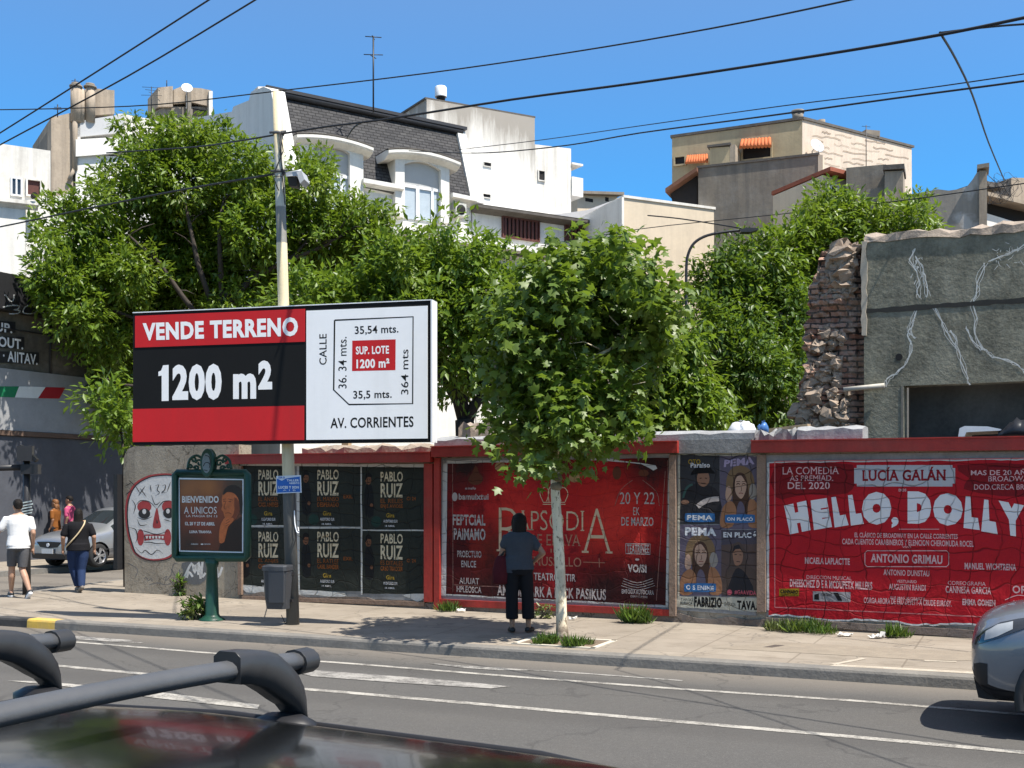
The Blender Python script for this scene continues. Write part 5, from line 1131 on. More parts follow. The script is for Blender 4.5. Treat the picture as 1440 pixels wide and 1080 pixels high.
def dish(t, c, ax_, r_):
    sx = ax_.cross(Vector((0,0,1))).normalized(); sy = sx.cross(ax_); mb = MB()
    mb.loft([[c+ax_*(k*k*.3*r_)+(sx*math.cos(i*math.pi/8)+sy*math.sin(i*math.pi/8))*r_*max(k,.03) for i in range(16)] for k in (0,.35,.7,1,)]+[[c+ax_*(.27*r_)+(sx*math.cos(i*math.pi/8)+sy*math.sin(i*math.pi/8))*r_*.97 for i in range(16)]], 0, False); mb.build("reflector", m_white_metal, t)
    mb = MB(); mb.tube([c-sy*r_, c+ax_*r_*.9], .02, 5); mb.tube([c, c-ax_*.3, c-ax_*.3-Vector((0,0,.8))], .03, 6); mb.build("arm", m_galv, t)
dish(t, c, ax_, .28)
def antenna(label, px, ytop, ybot, Y, bars, rad=.025, horiz=True):
    b = A(px, ybot, Y); t = thing("roof_antenna", b, label, "antenna", "roof antennas"); mb = MB(); mb.tube([b, A(px, ytop, Y)], rad, 6); mb.build("mast", m_black, t)
    mb = MB()
    for y, w_, a in bars:
        p = A(px, y, Y); v = Vector((w_*math.cos(a), w_*math.sin(a), w_*.05)); mb.tube([p-v, p+v], rad*.6, 5)
    if bars: mb.build("rods", m_black, t)
antenna("tall thin antenna mast rising above the slate mansard roof", 525, 51, 158, 41.5, [(52,.3,.3),(53,.22,1.5),(77,.35,.2),(80,.2,1.2)], .03)
antenna("short antenna at the top of the tan concrete flues", 105.5, 111, 120, 52, [(114,.15,.3)])
antenna("many-rod antenna standing beside the grey tank room", 213, 122, 160, 57, [(123,.45,.3),(127,.3,.5),(134,.5,.2),(131,.2,1.2)], .02)
antenna("small antenna on the white house beside the tan tower", 81, 147, 165, 51, [(151,.15,.3),(154,.2,.4)])
antenna("short twin rod antenna above the grey tank boxes", 234.5, 113, 124, 58, [])

# ---- group at upper right: house with tiled awnings, cement walls, parapets
e2 = (.93, -.367)
JF = Fr(A(1128, 200, 52)[:2], e2)          # left face of the ochre house
JR = Fr(JF.w(0, 0)[:2], (.62, .785))       # right face, receding
h = bld("ochre_house", JF, 1040, "ochre flat-roofed house with orange tiled awnings and a pale side wall")
block(JF, [(945,None),(1128,None),(1128,169),(945,194)], 8, m_olive, "wall", h)
m_crack = M("peeling_cream_render", (.56,.47,.38), .9, .08, 1., .5, 5, streak=.15, spots=.45, spot_col=(.38,.3,.24))
block(Fr(JF.w(0,0,.02)[:2], (.62,.785)), [(1128.3,None),(1284,None),(1282,208),(1128.3,168)], 2, m_crack, "side_wall", h)
mb = MB(); a, b = JF.P(943,194,.06), JF.P(1130,168,.06); mb.extrude([a, b, b+Vector((0,0,.12)), a+Vector((0,0,.12))], -JF.n3*.3); a, b = JR.P(1128,168,.08), JR.P(1284,208,.08); mb.extrude([a, b, b+Vector((0,0,.12)), a+Vector((0,0,.12))], -JR.n3*.3); mb.build("roof_edge", m_grime, h)
m_tile = M("orange_tile", (.46,.13,.045), .8, .25, 4, .3, 10)
def awning(x0, x1, y0, y1, yb0, yb1, parent, fr=JF, out=.7):
    a, b = fr.P(x0, y0), fr.P(x1, y1); c, d = fr.P(x0-3, yb0, out, out), fr.P(x1+1, yb1, out, out); n = 9; mb = MB()
    for i in range(n):
        p = a+(b-a)*((i+.5)/n); q = c+(d-c)*((i+.5)/n); mb.tube([p+Vector((0,0,.05)), q+Vector((0,0,.02))], (b-a).length/n*.56, 7)
    mb.build("tile_awning", m_tile, parent)
awning(1042,1084,199,196,208,206,h); awning(966,995,221,219,230,228,h)
inset(JF, (1045,207,1084,225), h, m_dark, frame=m_olive, fw=.08, depth=.1); inset(JF, (950,222,963,232), h, m_dark, frame=m_olive, fw=.08, depth=.1)
JB = Fr(JF.w(0,0,1.3)[:2], e2)
block(JB, [(998,None),(1026,None),(1026,206),(998,208)], 1.2, m_olive, "porch_block", h)
block(JB, [(1026.3,None),(1034,None),(1034,203),(1026.3,203)], 1.2, m_tan, "porch_pier", h)
mb = MB(); a, b = JB.P(995,208,.1), JB.P(1028,204,.1); mb.extrude([a, b, b+Vector((0,0,.1)), a+Vector((0,0,.1))], -JB.n3*1.35); mb.build("porch_roof", m_grime, h)
mb = MB(); c = JF.P(1119.5, 168, -.6); z = lambda y: JF.px(1119.5, y, -.6)[1]; mb.tube([Vector((c.x,c.y,q)) for q in (z(172), z(160))], .26, 10); mb.tube([Vector((c.x,c.y,q)) for q in (z(159.5), z(156))], .3, 10); mb.build("chimney", m_grey, h)
mb = MB(); c = JR.P(1172, 180, -.6); mb.tube([c, c+Vector((0,0,.5))], .18, 10); c = JR.P(1232, 192, -.4); mb.obox(c+Vector((0,0,.15)), (.4,.1,0), (-.1,.4,0), (0,0,.14)); mb.build("roof_vent", m_grey, h)
mb = MB(); r = random.Random(15); CJ = crop(860, 130, 1440/580)
for yb in (125, 143, 160, 178, 196, 214, 236):
    x = 675+r.uniform(0,60)
    while x < 960:
        L = r.uniform(30,110); y0 = yb+(x-670)*.2; stroke(mb, JR, [(x+L*k/6, y0+L*k/6*.16+r.uniform(-3,3)) for k in range(7)], r.uniform(.4,.9), .03, CJ); x += L+r.uniform(5,50)
mb.build("crack_lines", M("crack_brown", (.2,.15,.11), .9, .2), h)
t = thing("satellite_dish", JR.P(1136, 213, .3), "round white satellite dish on the pale side wall of the ochre house", "satellite dish"); dish(t, JR.P(1136, 209, .4), (JR.n3+Vector((-.5,0,.3))).normalized(), .36)
antenna("bent antenna rod on the pale side wall of the ochre house", 1218, 176, 240, 53.5, [(178,.25,.4)], .02)
KF = Fr(A(1150, 300, 44)[:2], e2)
k = bld("grey_cement_wall", KF, 1070, "big dark grey cement wall in front of the ochre house", "wall")
block(KF, [(982,None),(1150,None),(1150,218),(982,237)], .5, m_grey, "wall", k)
block(Fr(KF.w(0,0,.03)[:2], e2), [(1150.3,None),(1157,None),(1157,218),(1150.3,217)], .55, m_cream, "pale_end", k)
mb = MB(); a, b = KF.P(980,237,.05), KF.P(1152,218,.05); mb.extrude([a, b, b+Vector((0,0,.09)), a+Vector((0,0,.09))], -KF.n3*.6); mb.build("coping", m_grime, k)
t = bld("dark_shed", KF, 960, "dark open lean-to shed beside the grey cement wall", "shed")
mb = MB(); mb.extrude([KF.P(*q, -.2, -.2) for q in ((942,270),(980,243),(981,292),(947,290))], -KF.n3*2); mb.build("opening", m_dark, t)
mb = MB(); a, b = KF.P(938,273,.3), KF.P(982,243,.3); mb.extrude([a, b, b+Vector((0,0,.16)), a+Vector((0,0,.16))], -KF.n3*3); mb.build("roof", m_tile if False else M("rusty_roof", (.16,.075,.045), .8, .3, 4), t)
LFr = Fr(A(1200, 300, 40)[:2], (.93, .367))
t = bld("tiled_lean_to", LFr, 1190, "low cream lean-to with a brown tiled roof edge", "building")
block(LFr, [(1157.5,None),(1250,None),(1246,268),(1157.5,246)], 3, m_cream, "wall", t)
mb = MB(); a, b = LFr.P(1157.5,244,.4), LFr.P(1244,266,.4); mb.extrude([a, b, b+Vector((0,0,.14)), a+Vector((0,0,.14))], -LFr.n3*3.5); mb.build("roof", M("brown_tile", (.3,.09,.05), .8, .3, 4), t)
for q in ((1168,262,1176,280),(1183,266,1205,276)): inset(LFr, q, t, m_dark, frame=m_wh, fw=.08, depth=.08)
NFr = Fr(A(1250, 280, 38)[:2], e2)
t = bld("parapet_wall", NFr, 1240, "weathered cement parapet wall with a capped chimney block behind the ruined wall", "wall")
block(NFr, [(1150,None),(1246,None),(1246,262),(1200,270),(1150,276)], .5, m_grey, "wall", t)
block(Fr(NFr.w(0,0,-.8)[:2], e2), [(1190,None),(1246,None),(1246,231),(1190,236)], 2, m_grey, "rear_wall", t)
block(Fr(NFr.w(0,0,.1)[:2], e2), [(1244,None),(1270,None),(1270,240),(1244,241)], 1.2, m_tan, "chimney", t)
mb = MB(); a, b = NFr.P(1242,241,.2), NFr.P(1272,239,.2); mb.extrude([a, b, b+Vector((0,0,.16)), a+Vector((0,0,.16))], -NFr.n3*1.4); c = (NFr.P(1248,236,.1)+NFr.P(1266,236,.1))/2; mb.obox(c-NFr.n3*.5, NFr.u3*.25, NFr.n3*.4, (0,0,.1)); mb.build("chimney_cap", m_grime, t)
OF = Fr(A(1330, 280, 34)[:2], e2)
t = bld("curved_parapet", OF, 1330, "grey parapet wall curving up to a square pier, flaking white patches", "wall")
m_flake = M("flaking_cement", (.27,.245,.21), .9, .15, 1., .4, 5, streak=.4, streak_col=(.12,.11,.1), patch=.7, patch_col=(.5,.48,.45))
block(OF, [(1271,None),(1385,None),(1385,240),(1374,242),(1368,252),(1360,262),(1348,266),(1334,268),(1318,266),(1300,270),(1271,274)], .4, m_flake, "wall", t)
block(Fr(OF.w(0,0,.1)[:2], e2), [(1377,None),(1388,None),(1388,240),(1377,240)], .7, m_tan, "pier", t)
mb = MB(); a, b = OF.P(1374,239.6,.2), OF.P(1391,237,.2); mb.extrude([a, b, b+Vector((0,0,.12)), a+Vector((0,0,.12))], -OF.n3*.9); mb.build("pier_cap", m_grey, t)
QF = Fr(A(1420, 300, 36)[:2], (.93, .367))
t = bld("white_edge_house", QF, 1420, "white house with a dark strip window above the ruined wall")
block(QF, [(1381,None),(1520,None),(1520,330),(1440,316),(1381,298)], 4, m_wh, "wall", t)
block(Fr(QF.w(0,0,-.3)[:2], (.93,.367)), [(1381,300),(1520,335),(1520,316),(1400,282),(1381,280)], 3, m_dark, "strip_window", t)
mb = MB(); a, b = QF.P(1379,278,.3), QF.P(1520,312,.3); mb.extrude([a, b, b+Vector((0,0,.12)), a+Vector((0,0,.12))], -QF.n3*4); mb.build("roof", m_tan, t)
block(Fr(QF.w(0,0,-1.5)[:2], (.93,.367)), [(1422,300),(1452,300),(1452,250),(1422,250)], 1.5, m_tan, "chimney", t)
mb = MB(); c = QF.P(1437,249,-1.4); mb.obox(c-QF.n3*.7+Vector((0,0,.05)), QF.u3*.5, QF.n3*.95, (0,0,.08)); mb.build("chimney_cap", m_grime, t)
t = thing("barbed_wire_coil", OF.P(1400, 275, -.5), "tangled barbed wire coil between the curved parapet pier and a chimney", "barbed wire")
mb = MB(); r = random.Random(2)
for kk in range(14):
    c = A(1394+kk*2.2, 262+r.uniform(-6,10), 35); mb.tube([c+Vector((.3*math.cos(a+kk), .1*math.sin(a*2), .36*math.sin(a)+r.uniform(-.05,.05))) for a in [i*.7 for i in range(10)]], .006, 4)
mb.build("wire", m_black, t)

# ---- car showroom at the left edge
LZ = lambda x, y: LF.px(x, y)
sh = bld("showroom", LF, 60, "dark grey showroom with a glossy glass band and tricolour stripe")
def band(y0, y1, m, name, d=0., depth=.3, x0=-60, x1=185, xs=60):
    a, zt = LF.px(x0, 600)[0], LF.px(xs, y0)[1]; b, zb = LF.px(x1, 600)[0], (LF.px(xs, y1)[1] if y1 else 0)
    a = max(a, -9); mb = MB(); mb.extrude([LF.w(a, zb, d), LF.w(b, zb, d), LF.w(b, zt, d), LF.w(a, zt, d)], -LF.n3*(depth+d)); return mb.build(name, m, sh)
band(398, 447, m_black, "fascia", .35, 3)
m_shglass = M("showroom_glass", (.12,.11,.095), .08, .5, .7, spec=.7)
band(447.5, 524, m_shglass, "glass_band", .0, 3)
band(524.5, 608, M("showroom_panel", (.27,.27,.27), .6, .1, 1.5, spots=.3, spot_col=(.12,.12,.12)), "panel_band", .06, 3)
band(608.5, 615, M("rust_strip", (.11,.07,.05), .8, .3), "rust_strip", .1, 3)
band(615.5, None, M("hoarding_blue_grey", (.068,.072,.085), .6, .15, 1.2, .1, 8, spots=.2, spot_col=(.12,.13,.15)), "lower_wall", .02, 3)
CL = crop(0, 380, 3.375)
mb = MB(); 
for x in (70, 150): mb.tube([LF.w(LF.px(x,600)[0], LF.px(60,447)[1], .03), LF.w(LF.px(x,600)[0], LF.px(60,524)[1], .03)], .03, 6)
a0, a1 = LF.px(-60,600)[0], LF.px(150,600)[0]; zc = LF.px(60,470)[1]; mb.tube([LF.w(max(a0,-9),zc,.03), LF.w(a1,zc,.03)], .02, 6); mb.build("glazing_bar", m_black, sh)
m_lt = M("white_letters", (.72,.73,.74), .5, .05); m_chr = M("chrome_letters", (.75,.76,.78), .25, .05, metal=.6)
mb = MB()
for q in ([(-40,240),(70,245),(70,298),(-40,293)], [(-60,312),(112,318),(112,374),(-60,368)], [(-40,384),(182,390),(182,444),(-40,438)]): poly(mb, LF, q, .03, CL, thick=.02)
mb.build("sign_boards", m_black, sh)
mb = MB(); text(mb, LF, "UP.", -25, 250, 54, 295, .036, .03, C=CL); text(mb, LF, "OUT.", -12, 321, 106, 370, .036, .03, C=CL); text(mb, LF, "· AIITAV.", 10, 390, 174, 441, .036, .02, C=CL); mb.build("sign_lettering", m_lt, sh)
mb = MB()
for st in ([(-30,180),(10,172),(48,174),(40,190),(20,192),(52,196),(40,210),(0,211)], [(75,180),(95,172),(130,174),(140,185),(120,208),(80,210),(66,200),(75,180)], [(168,174),(158,195),(165,206),(205,204),(225,195),(236,176)], [(-20,120),(5,150),(20,148),(24,120)]): stroke(mb, LF, st, 1.7, .36, CL, thick=0) if False else stroke(mb, LF, st, 1.7, .36, CL)
mb.build("script_lettering", m_chr, sh)
for c, q, nm in ((lin((20,110,70)), [(-40,552),(82,552),(62,604),(-40,600)], "green_stripe"), (lin((205,205,200)), [(83,552),(208,555),(172,608),(63,604)], "white_stripe"), (lin((150,22,30)), [(209,555),(302,558),(274,610),(173,608)], "red_stripe")):
    mb = MB(); poly(mb, LF, q, .068, CL, thick=.004); mb.build(nm, M("stripe_"+nm, c, .6, .1), sh)
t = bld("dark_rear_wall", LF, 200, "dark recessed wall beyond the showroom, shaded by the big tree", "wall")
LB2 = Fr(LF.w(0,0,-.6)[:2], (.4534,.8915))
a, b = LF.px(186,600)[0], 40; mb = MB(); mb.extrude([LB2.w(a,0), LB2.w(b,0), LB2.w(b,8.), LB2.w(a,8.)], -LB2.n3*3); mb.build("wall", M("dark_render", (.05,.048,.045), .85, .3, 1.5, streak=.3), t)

# ---- ruined wall inside the lot
UF = Fr(WF.w(0, 0, -1.5)[:2], (.8915, -.4534))
ru = bld("ruined_wall", UF, 1215, "tall ruined wall with a broken brick edge and chalky white cracks", "wall")
m_moss = M("mossy_cement", (.165,.158,.118), .95, .7, 2.2, 1., 16, streak=.35, streak_col=(.04,.042,.036), spots=.75, spot_col=(.3,.29,.225), patch=.35, patch_col=(.085,.085,.065))
r = random.Random(12)
topx = [(1215,337)]+[(1215+k*15, 337-(k*15)*.075+r.uniform(-2.5,2.5)) for k in range(1, 32)]
x1 = 1215+31*15
o_ = [UF.px(x, y) for x, y in topx]
zg = UF.px(1215, 545)[1]
sL_, sR_ = o_[0][0], o_[-1][0]; sO = UF.px(1271, 580)[0]
mb = MB(); mb.extrude([UF.w(sL_, zg), UF.w(sR_, zg)]+[UF.w(t_, z) for t_, z in reversed(o_)], -UF.n3*.32); mb.build("wall", m_moss, ru)
mb = MB(); mb.extrude([UF.w(sL_, 0), UF.w(sO, 0), UF.w(sO, zg-.005), UF.w(sL_, zg-.005)], -UF.n3*.32); mb.build("pier", m_moss, ru)
mb = MB(); mb.extrude([UF.w(sO-.05, 0, .006), UF.w(sO+.003, 0, .006), UF.w(sO-.01, zg, .006), UF.w(sO-.035, zg, .006)], -UF.n3*.005); mb.build("pale_edge", M("chalk", (.17,.155,.13), .9, .3, 8), ru); mb = MB(); rq = random.Random(6); pe = [(1212+rq.uniform(-2,1), 340+k*11) for k in range(13)]+[(1218+rq.uniform(-1,3), 472-k*11) for k in range(13)]; mb.extrude([UF.P(x, y, .03) for x, y in pe], -UF.n3*.028); mb.build("broken_render_edge", M("pale_render_edge", (.42,.36,.28), .9, .25, 9), ru)
mb = MB(); mb.extrude([UF.w(sO+.002, 0, -.5), UF.w(sR_, 0, -.5), UF.w(sR_, zg+.8, -.5), UF.w(sO+.002, zg+.8, -.5)], -UF.n3*.2); mb.build("dark_opening", M("opening_grey", (.055,.054,.05), .9, .4, 2), ru)
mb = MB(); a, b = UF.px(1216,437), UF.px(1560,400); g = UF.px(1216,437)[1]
rg_ = random.Random(44); gp_ = [(sL_+(sR_-sL_)*k/40, g-.04+rg_.uniform(-.012,.012)) for k in range(41)]+[(sR_-(sR_-sL_)*k/40, g+.03+rg_.uniform(-.012,.012)) for k in range(41)]; mb.extrude([UF.w(a_, z_, .006) for a_, z_ in gp_], -UF.n3*.005); mb.build("groove_shade_strip", M("groove_shade", (.035,.034,.03), .95, .3), ru)  # flat strip with the groove's shade put into its dark colour
mb = MB(); lumpy(mb, UF, sL_-.6, sR_, 0, 1, 0, 1, 2) if False else None
rings = []
for (x, y) in topx:
    t_, z = UF.px(x, y); j = lambda q: r.uniform(-q, q); rings.append([UF.w(t_, z-.05+j(.02), .02), UF.w(t_, z+.05+j(.03), .0+j(.03)), UF.w(t_, z+.1+j(.04), -.15), UF.w(t_, z+.06+j(.03), -.33), UF.w(t_, z-.03, -.34)])
mb = MB(); mb.loft(rings, 0, True, False); mb.build("broken_top", m_rub, ru)
CU = crop(1100, 300, 1080/340)
chalk = M("chalk_line", (.6,.59,.54), .9, .4, 9); mb = MB(); r = random.Random(21)
def crack(pts, w=1.8, n=3):
    for k in range(n):
        q = [(x+r.uniform(-13,13)*(k > 0), y+r.uniform(-5,5)) for x, y in pts]; P = smooth([(x,y,0) for x,y in q], 3, False); q = [(p.x+r.uniform(-6,6), p.y+r.uniform(-5,5)) for p in P]
        stroke(mb, UF, q, (.9 if k else 1.7)*w/2.2, .004+k*.0006, CU, sm=0)
for pts in ([(600,160),(570,210),(610,280),(605,340),(615,380)], [(595,190),(625,240),(640,300),(650,370)], [(605,420),(590,480),(560,540),(580,590),(555,660),(520,700),(470,745),(468,770)], [(590,470),(570,530),(590,560)], [(680,420),(710,480),(740,540),(780,600),(800,660),(825,720),(835,765)], [(745,520),(775,570),(770,600)], [(905,220),(880,290),(870,360),(850,400),(865,470),(860,540),(895,600),(940,640),(1000,650),(1060,680),(1085,710)], [(820,510),(850,560),(890,610)], [(930,215),(980,190),(1040,170),(1080,140)]): crack(pts)
for kk in range(26):
    x, y = 955+r.uniform(0,125), 195-r.uniform(-40,60); stroke(mb, UF, [(x,y),(x+r.uniform(-20,20),y+r.uniform(-25,25))], .7, .004+kk*.0003, CU, sm=0)
for kk in range(18):
    x, y = 600+r.uniform(-30,35), 240+r.uniform(-50,60); stroke(mb, UF, [(x,y),(x+r.uniform(-12,12),y+r.uniform(-25,25))], .9, .004+kk*.0003, CU, sm=0)
mb.build("white_cracks", chalk, ru)
mb = MB(); poly(mb, UF, [CU(*p) for p in ell(522,642,16,16,12)], .0035); mb.build("hole", m_dark, ru)
mb = MB(); mb.tube([UF.P(*CU(280,790), .1), UF.P(*CU(460,770), .06)], .035, 8); mb.build("sticking_out_pipe", M("pale_pipe", (.45,.42,.36), .7, .2), ru)
# broken brick end: recessed core with courses and lumps of mortar
def bricks():
    m, nt, b = new_mat("old_bricks"); v = pos(nt, u=(.8915,-.4534)); nz = N(nt, "ShaderNodeTexNoise"); nz.inputs["Scale"].default_value = 4; nt.links.new(v, nz.inputs["Vector"])
    s_ = N(nt, "ShaderNodeVectorMath", operation='SCALE'); s_.inputs["Scale"].default_value = .05; nt.links.new(nz.outputs["Color"], s_.inputs[0]); ad = N(nt, "ShaderNodeVectorMath", operation='ADD'); nt.links.new(v, ad.inputs[0]); nt.links.new(s_.outputs[0], ad.inputs[1])
    br = N(nt, "ShaderNodeTexBrick"); br.inputs["Scale"].default_value = 1; br.inputs["Brick Width"].default_value = .26; br.inputs["Row Height"].default_value = .085; br.inputs["Mortar Size"].default_value = .014
    br.inputs["Color1"].default_value = (.34,.165,.11,1); br.inputs["Color2"].default_value = (.46,.29,.21,1); br.inputs["Mortar"].default_value = (.06,.042,.032,1); nt.links.new(ad.outputs[0], br.inputs["Vector"])
    c = mixc(nt, mathn(nt, 'MULTIPLY', ramp(nt, noise(nt, v, 3, 6, .7), .45, .65), .7), br.outputs["Color"], (.38,.31,.24)); nt.links.new(c, b.inputs["Base Color"]); b.inputs["Roughness"].default_value = .95
    bn = N(nt, "ShaderNodeBump"); bn.inputs["Distance"].default_value = .09; nt.links.new(mathn(nt, 'SUBTRACT', noise(nt, v, 12, 5), mathn(nt, 'MULTIPLY', br.outputs["Fac"], 1.6)), bn.inputs["Height"]); nt.links.new(bn.outputs[0], b.inputs["Normal"]); return m
m_brk = bricks()
left_edge = [(1122,605),(1118,585),(1122,560),(1128,530),(1132,505),(1133,470),(1137,430),(1143,405),(1150,385),(1152,372),(1158,355),(1172,345),(1190,338)]
mb = MB(); r = random.Random(31); rows_ = 44; colsn = 14; grid = []
UB = -.12
def interp(y):
    pts = left_edge[::-1]
    for (xa, ya), (xb, yb) in zip(pts, pts[1:]):
        if ya <= y <= yb: return xa+(xb-xa)*(y-ya)/(yb-ya)
    return pts[0][0] if y < pts[0][1] else pts[-1][0]
vs = []
for i in range(rows_+1):
    y = 341+(612-341)*i/rows_; xl = interp(y)
    for j in range(colsn+1):
        f = j/colsn; x = xl+(1217-xl)*f; t_, z = UF.px(x, y); dd = -.16+.1*math.sin(i*.9+j*.3)*.3+r.uniform(-.045,.045)
        lump = max(0, 1-f*1.3)*.16*(1 if i > 18 else .5)*(0.5+r.random()); 
        if f > .8: lump -= .06
        if 3 < i < 15 and f < .6: lump += .1
        vs.append(UF.w(t_+(r.uniform(-.03,.03) if 0 < j < colsn else (r.uniform(-.07,.05) if j == 0 else 0)), z, dd+lump))
nn = colsn+1; mb.add(vs, [(i*nn+j, (i+1)*nn+j, (i+1)*nn+j+1, i*nn+j+1) for i in range(rows_) for j in range(colsn)])
# give it depth: back skin
k0 = len(mb.v); mb.v += [tuple(Vector(v)-UF.n3*.35) for v in vs]
bd = [(i*nn, (i+1)*nn) for i in range(rows_)]+[(j+1, j) for j in range(colsn)]+[(rows_*nn+j, rows_*nn+j+1) for j in range(colsn)]
for a, b in bd: mb.f.append([a, b, k0+b, k0+a]); mb.mi.append(0); mb.sm.append(False)
mb.build("brick_edge", m_brk, ru, fix=False)
m_mortar = M("mortar_lumps", (.3,.235,.18), .95, .25, 5, .8, 14); mb = MB()
for kk in range(210):
    y = r.choice([r.uniform(470,600), r.uniform(345,420), r.uniform(520,605)]); f = r.random()**1.3*.75; xl = interp(y); x = xl+8+(1204-xl)*f; s_ = r.uniform(.03,.1) if kk > 12 else .16
    c = UF.P(x, y, .0, 0); c = c+UF.n3*r.uniform(-.14,-.01)
    vsn = len(mb.v); mb.sphere(c, (s_*r.uniform(.7,1.5), s_*.8, s_*r.uniform(.5,1.1)), 7, 5)
    for q in range(vsn, len(mb.v)): mb.v[q] = tuple(mb.v[q][i]+r.uniform(-.42,.42)*s_ for i in range(3))
mb.sm = [False]*len(mb.f)
mb.build("mortar_rubble", m_mortar, ru)
t = thing("white_sheet_metal", UF.P(1380, 612, .3), "bent white metal sheet showing above the red beam under the ruined wall", "metal sheet")
CU2 = CU
mb = MB(); mb.extrude([UF.P(*CU(*p), .5) for p in ((802,1004),(808,968),(830,958),(930,960),(990,972),(985,978),(838,985),(828,1004))], -UF.n3*.9); mb.build("sheet", m_white_metal, t)
t = thing("black_tarpaulin", UF.P(1425, 612, .4), "crumpled black tarpaulin behind the red beam under the ruined wall", "tarpaulin")
mb = MB(); rr = random.Random(6); rings = []
for i in range(16):
    x = 975+i*16; hgt = 60*min(1, (i/5)**.7)+rr.uniform(-8,8)
    rings.append([UF.P(*CU(x,1006), .55), UF.P(*CU(x+rr.uniform(-4,4),1000-hgt*.5), .58+rr.uniform(-.03,.03)), UF.P(*CU(x,985-hgt+rr.uniform(-6,6)), .4), UF.P(*CU(x,985-hgt*.95), .1), UF.P(*CU(x,1006), -.1)])
mb.loft(rings, 0, True, True); mb.build("sheet", M("tarp_black", (.02,.022,.028), .35, .2), t)
# neighbours behind the trees, seen only through gaps
NB = Fr(A(500, 500, 39)[:2], E)
# lot ground
mb = MB(); mb.add([tuple(WF.w(s0+.2, .004, -.4)), tuple(WF.w(18, .004, -.4)), tuple(WF.w(18, .004, -24)), tuple(WF.w(s0+.2, .004, -24))], [(0,1,2,3)]); tag(mb.build("lot_ground", m_dirt), kind="structure")
# ================================================================== TREES AND PLANTS
def leaf_mat(name, c0, c1, c2, trans=.42, rough=.42):
    m, nt, b = new_mat(name); g = N(nt, "ShaderNodeNewGeometry"); out = nt.nodes["Material Output"]
    r_ = g.outputs["Random Per Island"]; p = pos(nt)
    c = mixc(nt, r_, c0, c1); c = mixc(nt, ramp(nt, noise(nt, p, .8, 3), .52, .72), c, c2)
    nt.links.new(c, b.inputs["Base Color"]); b.inputs["Roughness"].default_value = rough; b.inputs["Specular IOR Level"].default_value = .45
    tr = N(nt, "ShaderNodeBsdfTranslucent"); tc = mixc(nt, .5, c, (.2, .3, .02), 'ADD'); tc = mixc(nt, .55, c, (.22,.32,.02)); nt.links.new(tc, tr.inputs[0])
    mx = N(nt, "ShaderNodeMixShader"); mx.inputs[0].default_value = trans; nt.links.new(b.outputs[0], mx.inputs[1]); nt.links.new(tr.outputs[0], mx.inputs[2]); nt.links.new(mx.outputs[0], out.inputs[0])
    return m
m_leaf_big = leaf_mat("leaf_broad", (.085,.15,.012), (.14,.215,.02), (.185,.24,.03))
m_leaf_pl = leaf_mat("leaf_plane", (.085,.145,.02), (.13,.195,.028), (.16,.215,.038))
m_leaf_rt = leaf_mat("leaf_deep", (.05,.1,.012), (.085,.15,.018), (.11,.175,.022))
m_leaf_yl = leaf_mat("leaf_light", (.09,.16,.016), (.14,.22,.024), (.18,.25,.03))
m_grass = leaf_mat("grass_blade", (.06,.12,.02), (.11,.18,.03), (.16,.17,.06), .25)
m_bark = M("bark", (.05,.04,.032), .95, .35, 4, .9, 14)
LOBED = np.array([(0,0,0),(.16,-.02,-.02),(.5,.05,-.1),(.3,.28,-.03),(.55,.52,-.1),(.22,.58,-.02),(0,1.,-.1),(-.22,.58,-.02),(-.55,.52,-.1),(-.3,.28,-.03),(-.5,.05,-.1),(-.16,-.02,-.02)], float)
LOBED_F = [(0,1,2,3),(0,3,4,5),(0,5,6),(0,6,7),(0,7,8,9),(0,9,10,11)]
KITE = np.array([(0,0,0),(.19,.42,.045),(0,1,-.08),(-.19,.42,.045)], float); KITE_F = [(0,1,2),(0,2,3)]
def leaves_mesh(name, P, D, Nn, S, shape, faces, mat, parent, loc):
    """one mesh of many leaves: positions, growing directions, face normals, sizes"""
    n = len(P); D = D/np.linalg.norm(D, axis=1, keepdims=True); X = np.cross(D, Nn); X /= np.linalg.norm(X, axis=1, keepdims=True)+1e-9; Z = np.cross(X, D)
    V = P[:,None,:]+S[:,None,None]*(shape[None,:,0:1]*X[:,None,:]+shape[None,:,1:2]*D[:,None,:]+shape[None,:,2:3]*Z[:,None,:])
    V = V.reshape(-1,3)-np.array(loc); k = len(shape)
    me = bpy.data.meshes.new(name); me.vertices.add(len(V)); me.vertices.foreach_set("co", V.astype(np.float32).ravel())
    ls = [len(f) for f in faces]; per = sum(ls); idx = np.concatenate([np.array(f) for f in faces])
    loops = (idx[None,:]+(np.arange(n)*k)[:,None]).ravel().astype(np.int32)
    st = np.concatenate([[0], np.cumsum(ls)[:-1]]); starts = (st[None,:]+(np.arange(n)*per)[:,None]).ravel().astype(np.int32)
    me.loops.add(len(loops)); me.loops.foreach_set("vertex_index", loops); me.polygons.add(len(starts)); me.polygons.foreach_set("loop_start", starts)
    me.update(calc_edges=True); me.validate(); me.materials.append(mat)
    o = bpy.data.objects.new(name, me); COL.objects.link(o); o.parent = parent; return o
